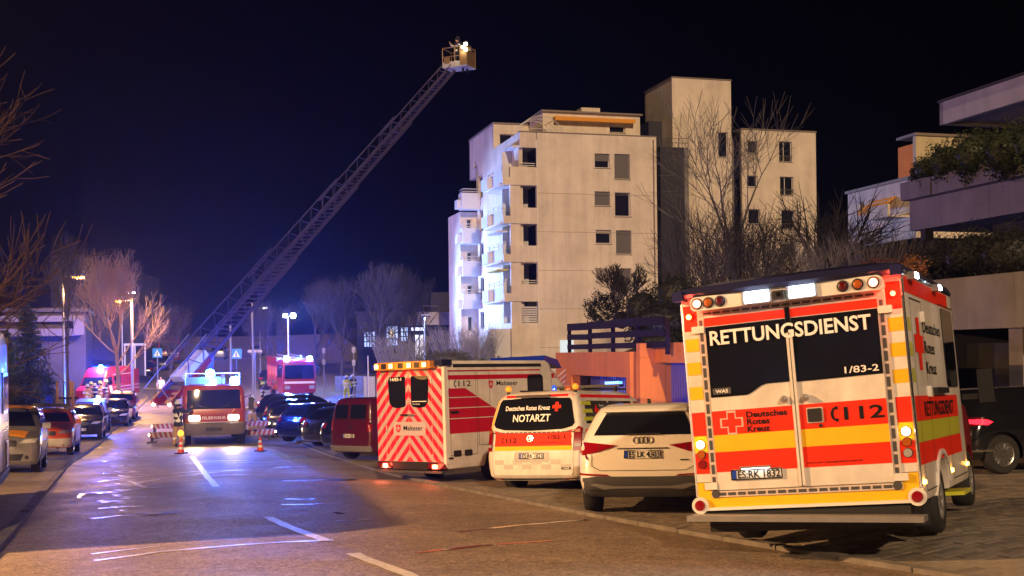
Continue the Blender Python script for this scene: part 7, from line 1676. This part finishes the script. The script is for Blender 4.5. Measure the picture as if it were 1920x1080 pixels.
leafy('cypress', 'slim upright cypress against the blue-lit wall of the tall block', [(q(920, 660, 82), (.32, .32, 1.3))], 900, .06, mat('bluish_leaves', (.06, .08, .08), .6), 89)
leafy('terrace_hedge', 'leafy evergreen hedge growing in the concrete planters of the terraced block', [(q(1735, 318, 44), (.55, .6, .55)), (q(1775, 303, 42.5), (.8, .7, .75)), (q(1830, 290, 41), (.95, .8, .95)), (q(1890, 285, 39), (1.0, .8, .95)), (q(1950, 270, 37), (1.1, .8, .95))], 9000, .075, LF, 90, 'hedge')
leafy('small_conifer', 'small dark conifer at the left end of the terrace planters', [(q(1718, 334, 44.6), (.26, .26, .42)), (q(1718, 322, 44.6), (.14, .14, .34))], 700, .06, LFD, 91)
leafy('bank_hedge', 'dark overgrown hedge on the concrete garage beam below the terrace', [(q(1765, 490, 38), (1.0, .9, .6)), (q(1830, 480, 36.5), (1.3, 1, .9)), (q(1905, 475, 35), (1.4, 1, .9))], 9000, .06, LFD, 92, 'hedge')
leafy('reddish_bush', 'bush glowing dark red behind the right roof corner of the big box ambulance', [(q(1650, 505, 36), (.75, .6, .35))], 1600, .05, mat('red_lit_leaves', (.09, .03, .03), .6), 93, core=False)  # red glow is part of the leaf colour
leafy('berry_bush', 'sparse bush with orange-lit leaves behind the roof lamps of the big ambulance', [(q(1712, 500, 35), (.45, .5, .35))], 420, .045, mat('orange_lit_leaves', (.30, .12, .04), .6), 94, core=False)  # orange light given to the leaves as base colour
# left: conifer and clipped bushes
def conifer(base, h, r, seed, label, m):
    rnd = random.Random(seed); T = thing('conifer', label, 'tree', Matrix.Translation(base)); b = MB(); b.tube((0, 0, 0), (0, 0, h*.97), .14, .02, 7); b.build('trunk', BARKD, T); c = bmesh.new()
    for k in range(int(h * 11)):
        z = h * (.06 + .92 * k / (h * 11)); R_ = r * (1 - z / h) ** .8 * rnd.uniform(.8, 1.1)
        for j in range(9):
            a = rnd.uniform(0, 2*pi); d = Vector((cos(a), sin(a), -.22))
            for s in range(12):
                p = Vector((0, 0, z)) + d * R_ * (s + 1) / 12 + Vector((rnd.gauss(0, .06), rnd.gauss(0, .06), rnd.gauss(0, .05)))
                u = (d + Vector((rnd.gauss(0, .5), rnd.gauss(0, .5), rnd.gauss(0, .4)))).normalized(); v = u.orthogonal().normalized(); w = .10
                c.faces.new([c.verts.new(p - u*w), c.verts.new(p + v*w*.28), c.verts.new(p + u*w), c.verts.new(p - v*w*.28)])
    me = bpy.data.meshes.new('crown'); c.to_mesh(me); c.free(); me.materials.append(m); link_mesh('crown', me, T); return T
CF = mat('conifer_needles', (.035, .055, .045), .6, var=.4, vscale=2)
p_ = gb(52, 54); conifer(p_, 6.2, 2.0, 5, 'broad dark conifer behind the silver people carrier at the left', CF)
p_ = gb(8, 48); conifer(p_, 4.8, 1.5, 6, 'second dark conifer at the very left behind the motorhome', CF)
leafy('clipped_bush', 'large egg-shaped clipped bush left of the wooden stakes', [(q(70, 735, 50), (.75, .7, 1.05))], 3200, .05, LFD, 95)
leafy('clipped_bush', 'smaller clipped bush at the left edge beside the motorhome', [(q(32, 735, 45), (.55, .55, .7))], 2200, .05, LFD, 96)
# wooded hills beyond the houses
def hills():
    rnd = random.Random(4); b = bmesh.new(); X = [-260 + i * 12 for i in range(46)]; prev = None
    for j, (yy, hh) in enumerate(((150, -3), (190, 5), (240, 13), (320, 20))):
        row = [b.verts.new((x + (x > 0) * 0, yy + 30 * sin(x / 90), (hh + 4 * sin(x / 37 + j) + rnd.uniform(-1, 1)) if j else -4)) for x in X]
        if prev:
            for i in range(len(X) - 1): b.faces.new((prev[i], prev[i+1], row[i+1], row[i]))
        prev = row
    me = bpy.data.meshes.new('hills'); b.to_mesh(me); b.free(); me.materials.append(SOIL); link_mesh('hills', me, kind='structure')
# ================================================================= NIGHT AIR
def haze():
    b = MB(); b.box(-120, 120, -18, 330, -12, 32); m = bpy.data.materials.new('night_air'); m.use_nodes = True; nt = m.node_tree
    for n in list(nt.nodes): nt.nodes.remove(n)
    o = nt.nodes.new('ShaderNodeOutputMaterial'); v = nt.nodes.new('ShaderNodeVolumePrincipled'); v.inputs['Density'].default_value = .00055; v.inputs['Color'].default_value = (.42, .48, 1, 1); v.inputs['Anisotropy'].default_value = .78
    nt.links.new(v.outputs[0], o.inputs['Volume']); b.build('haze', m, kind='stuff')
haze()
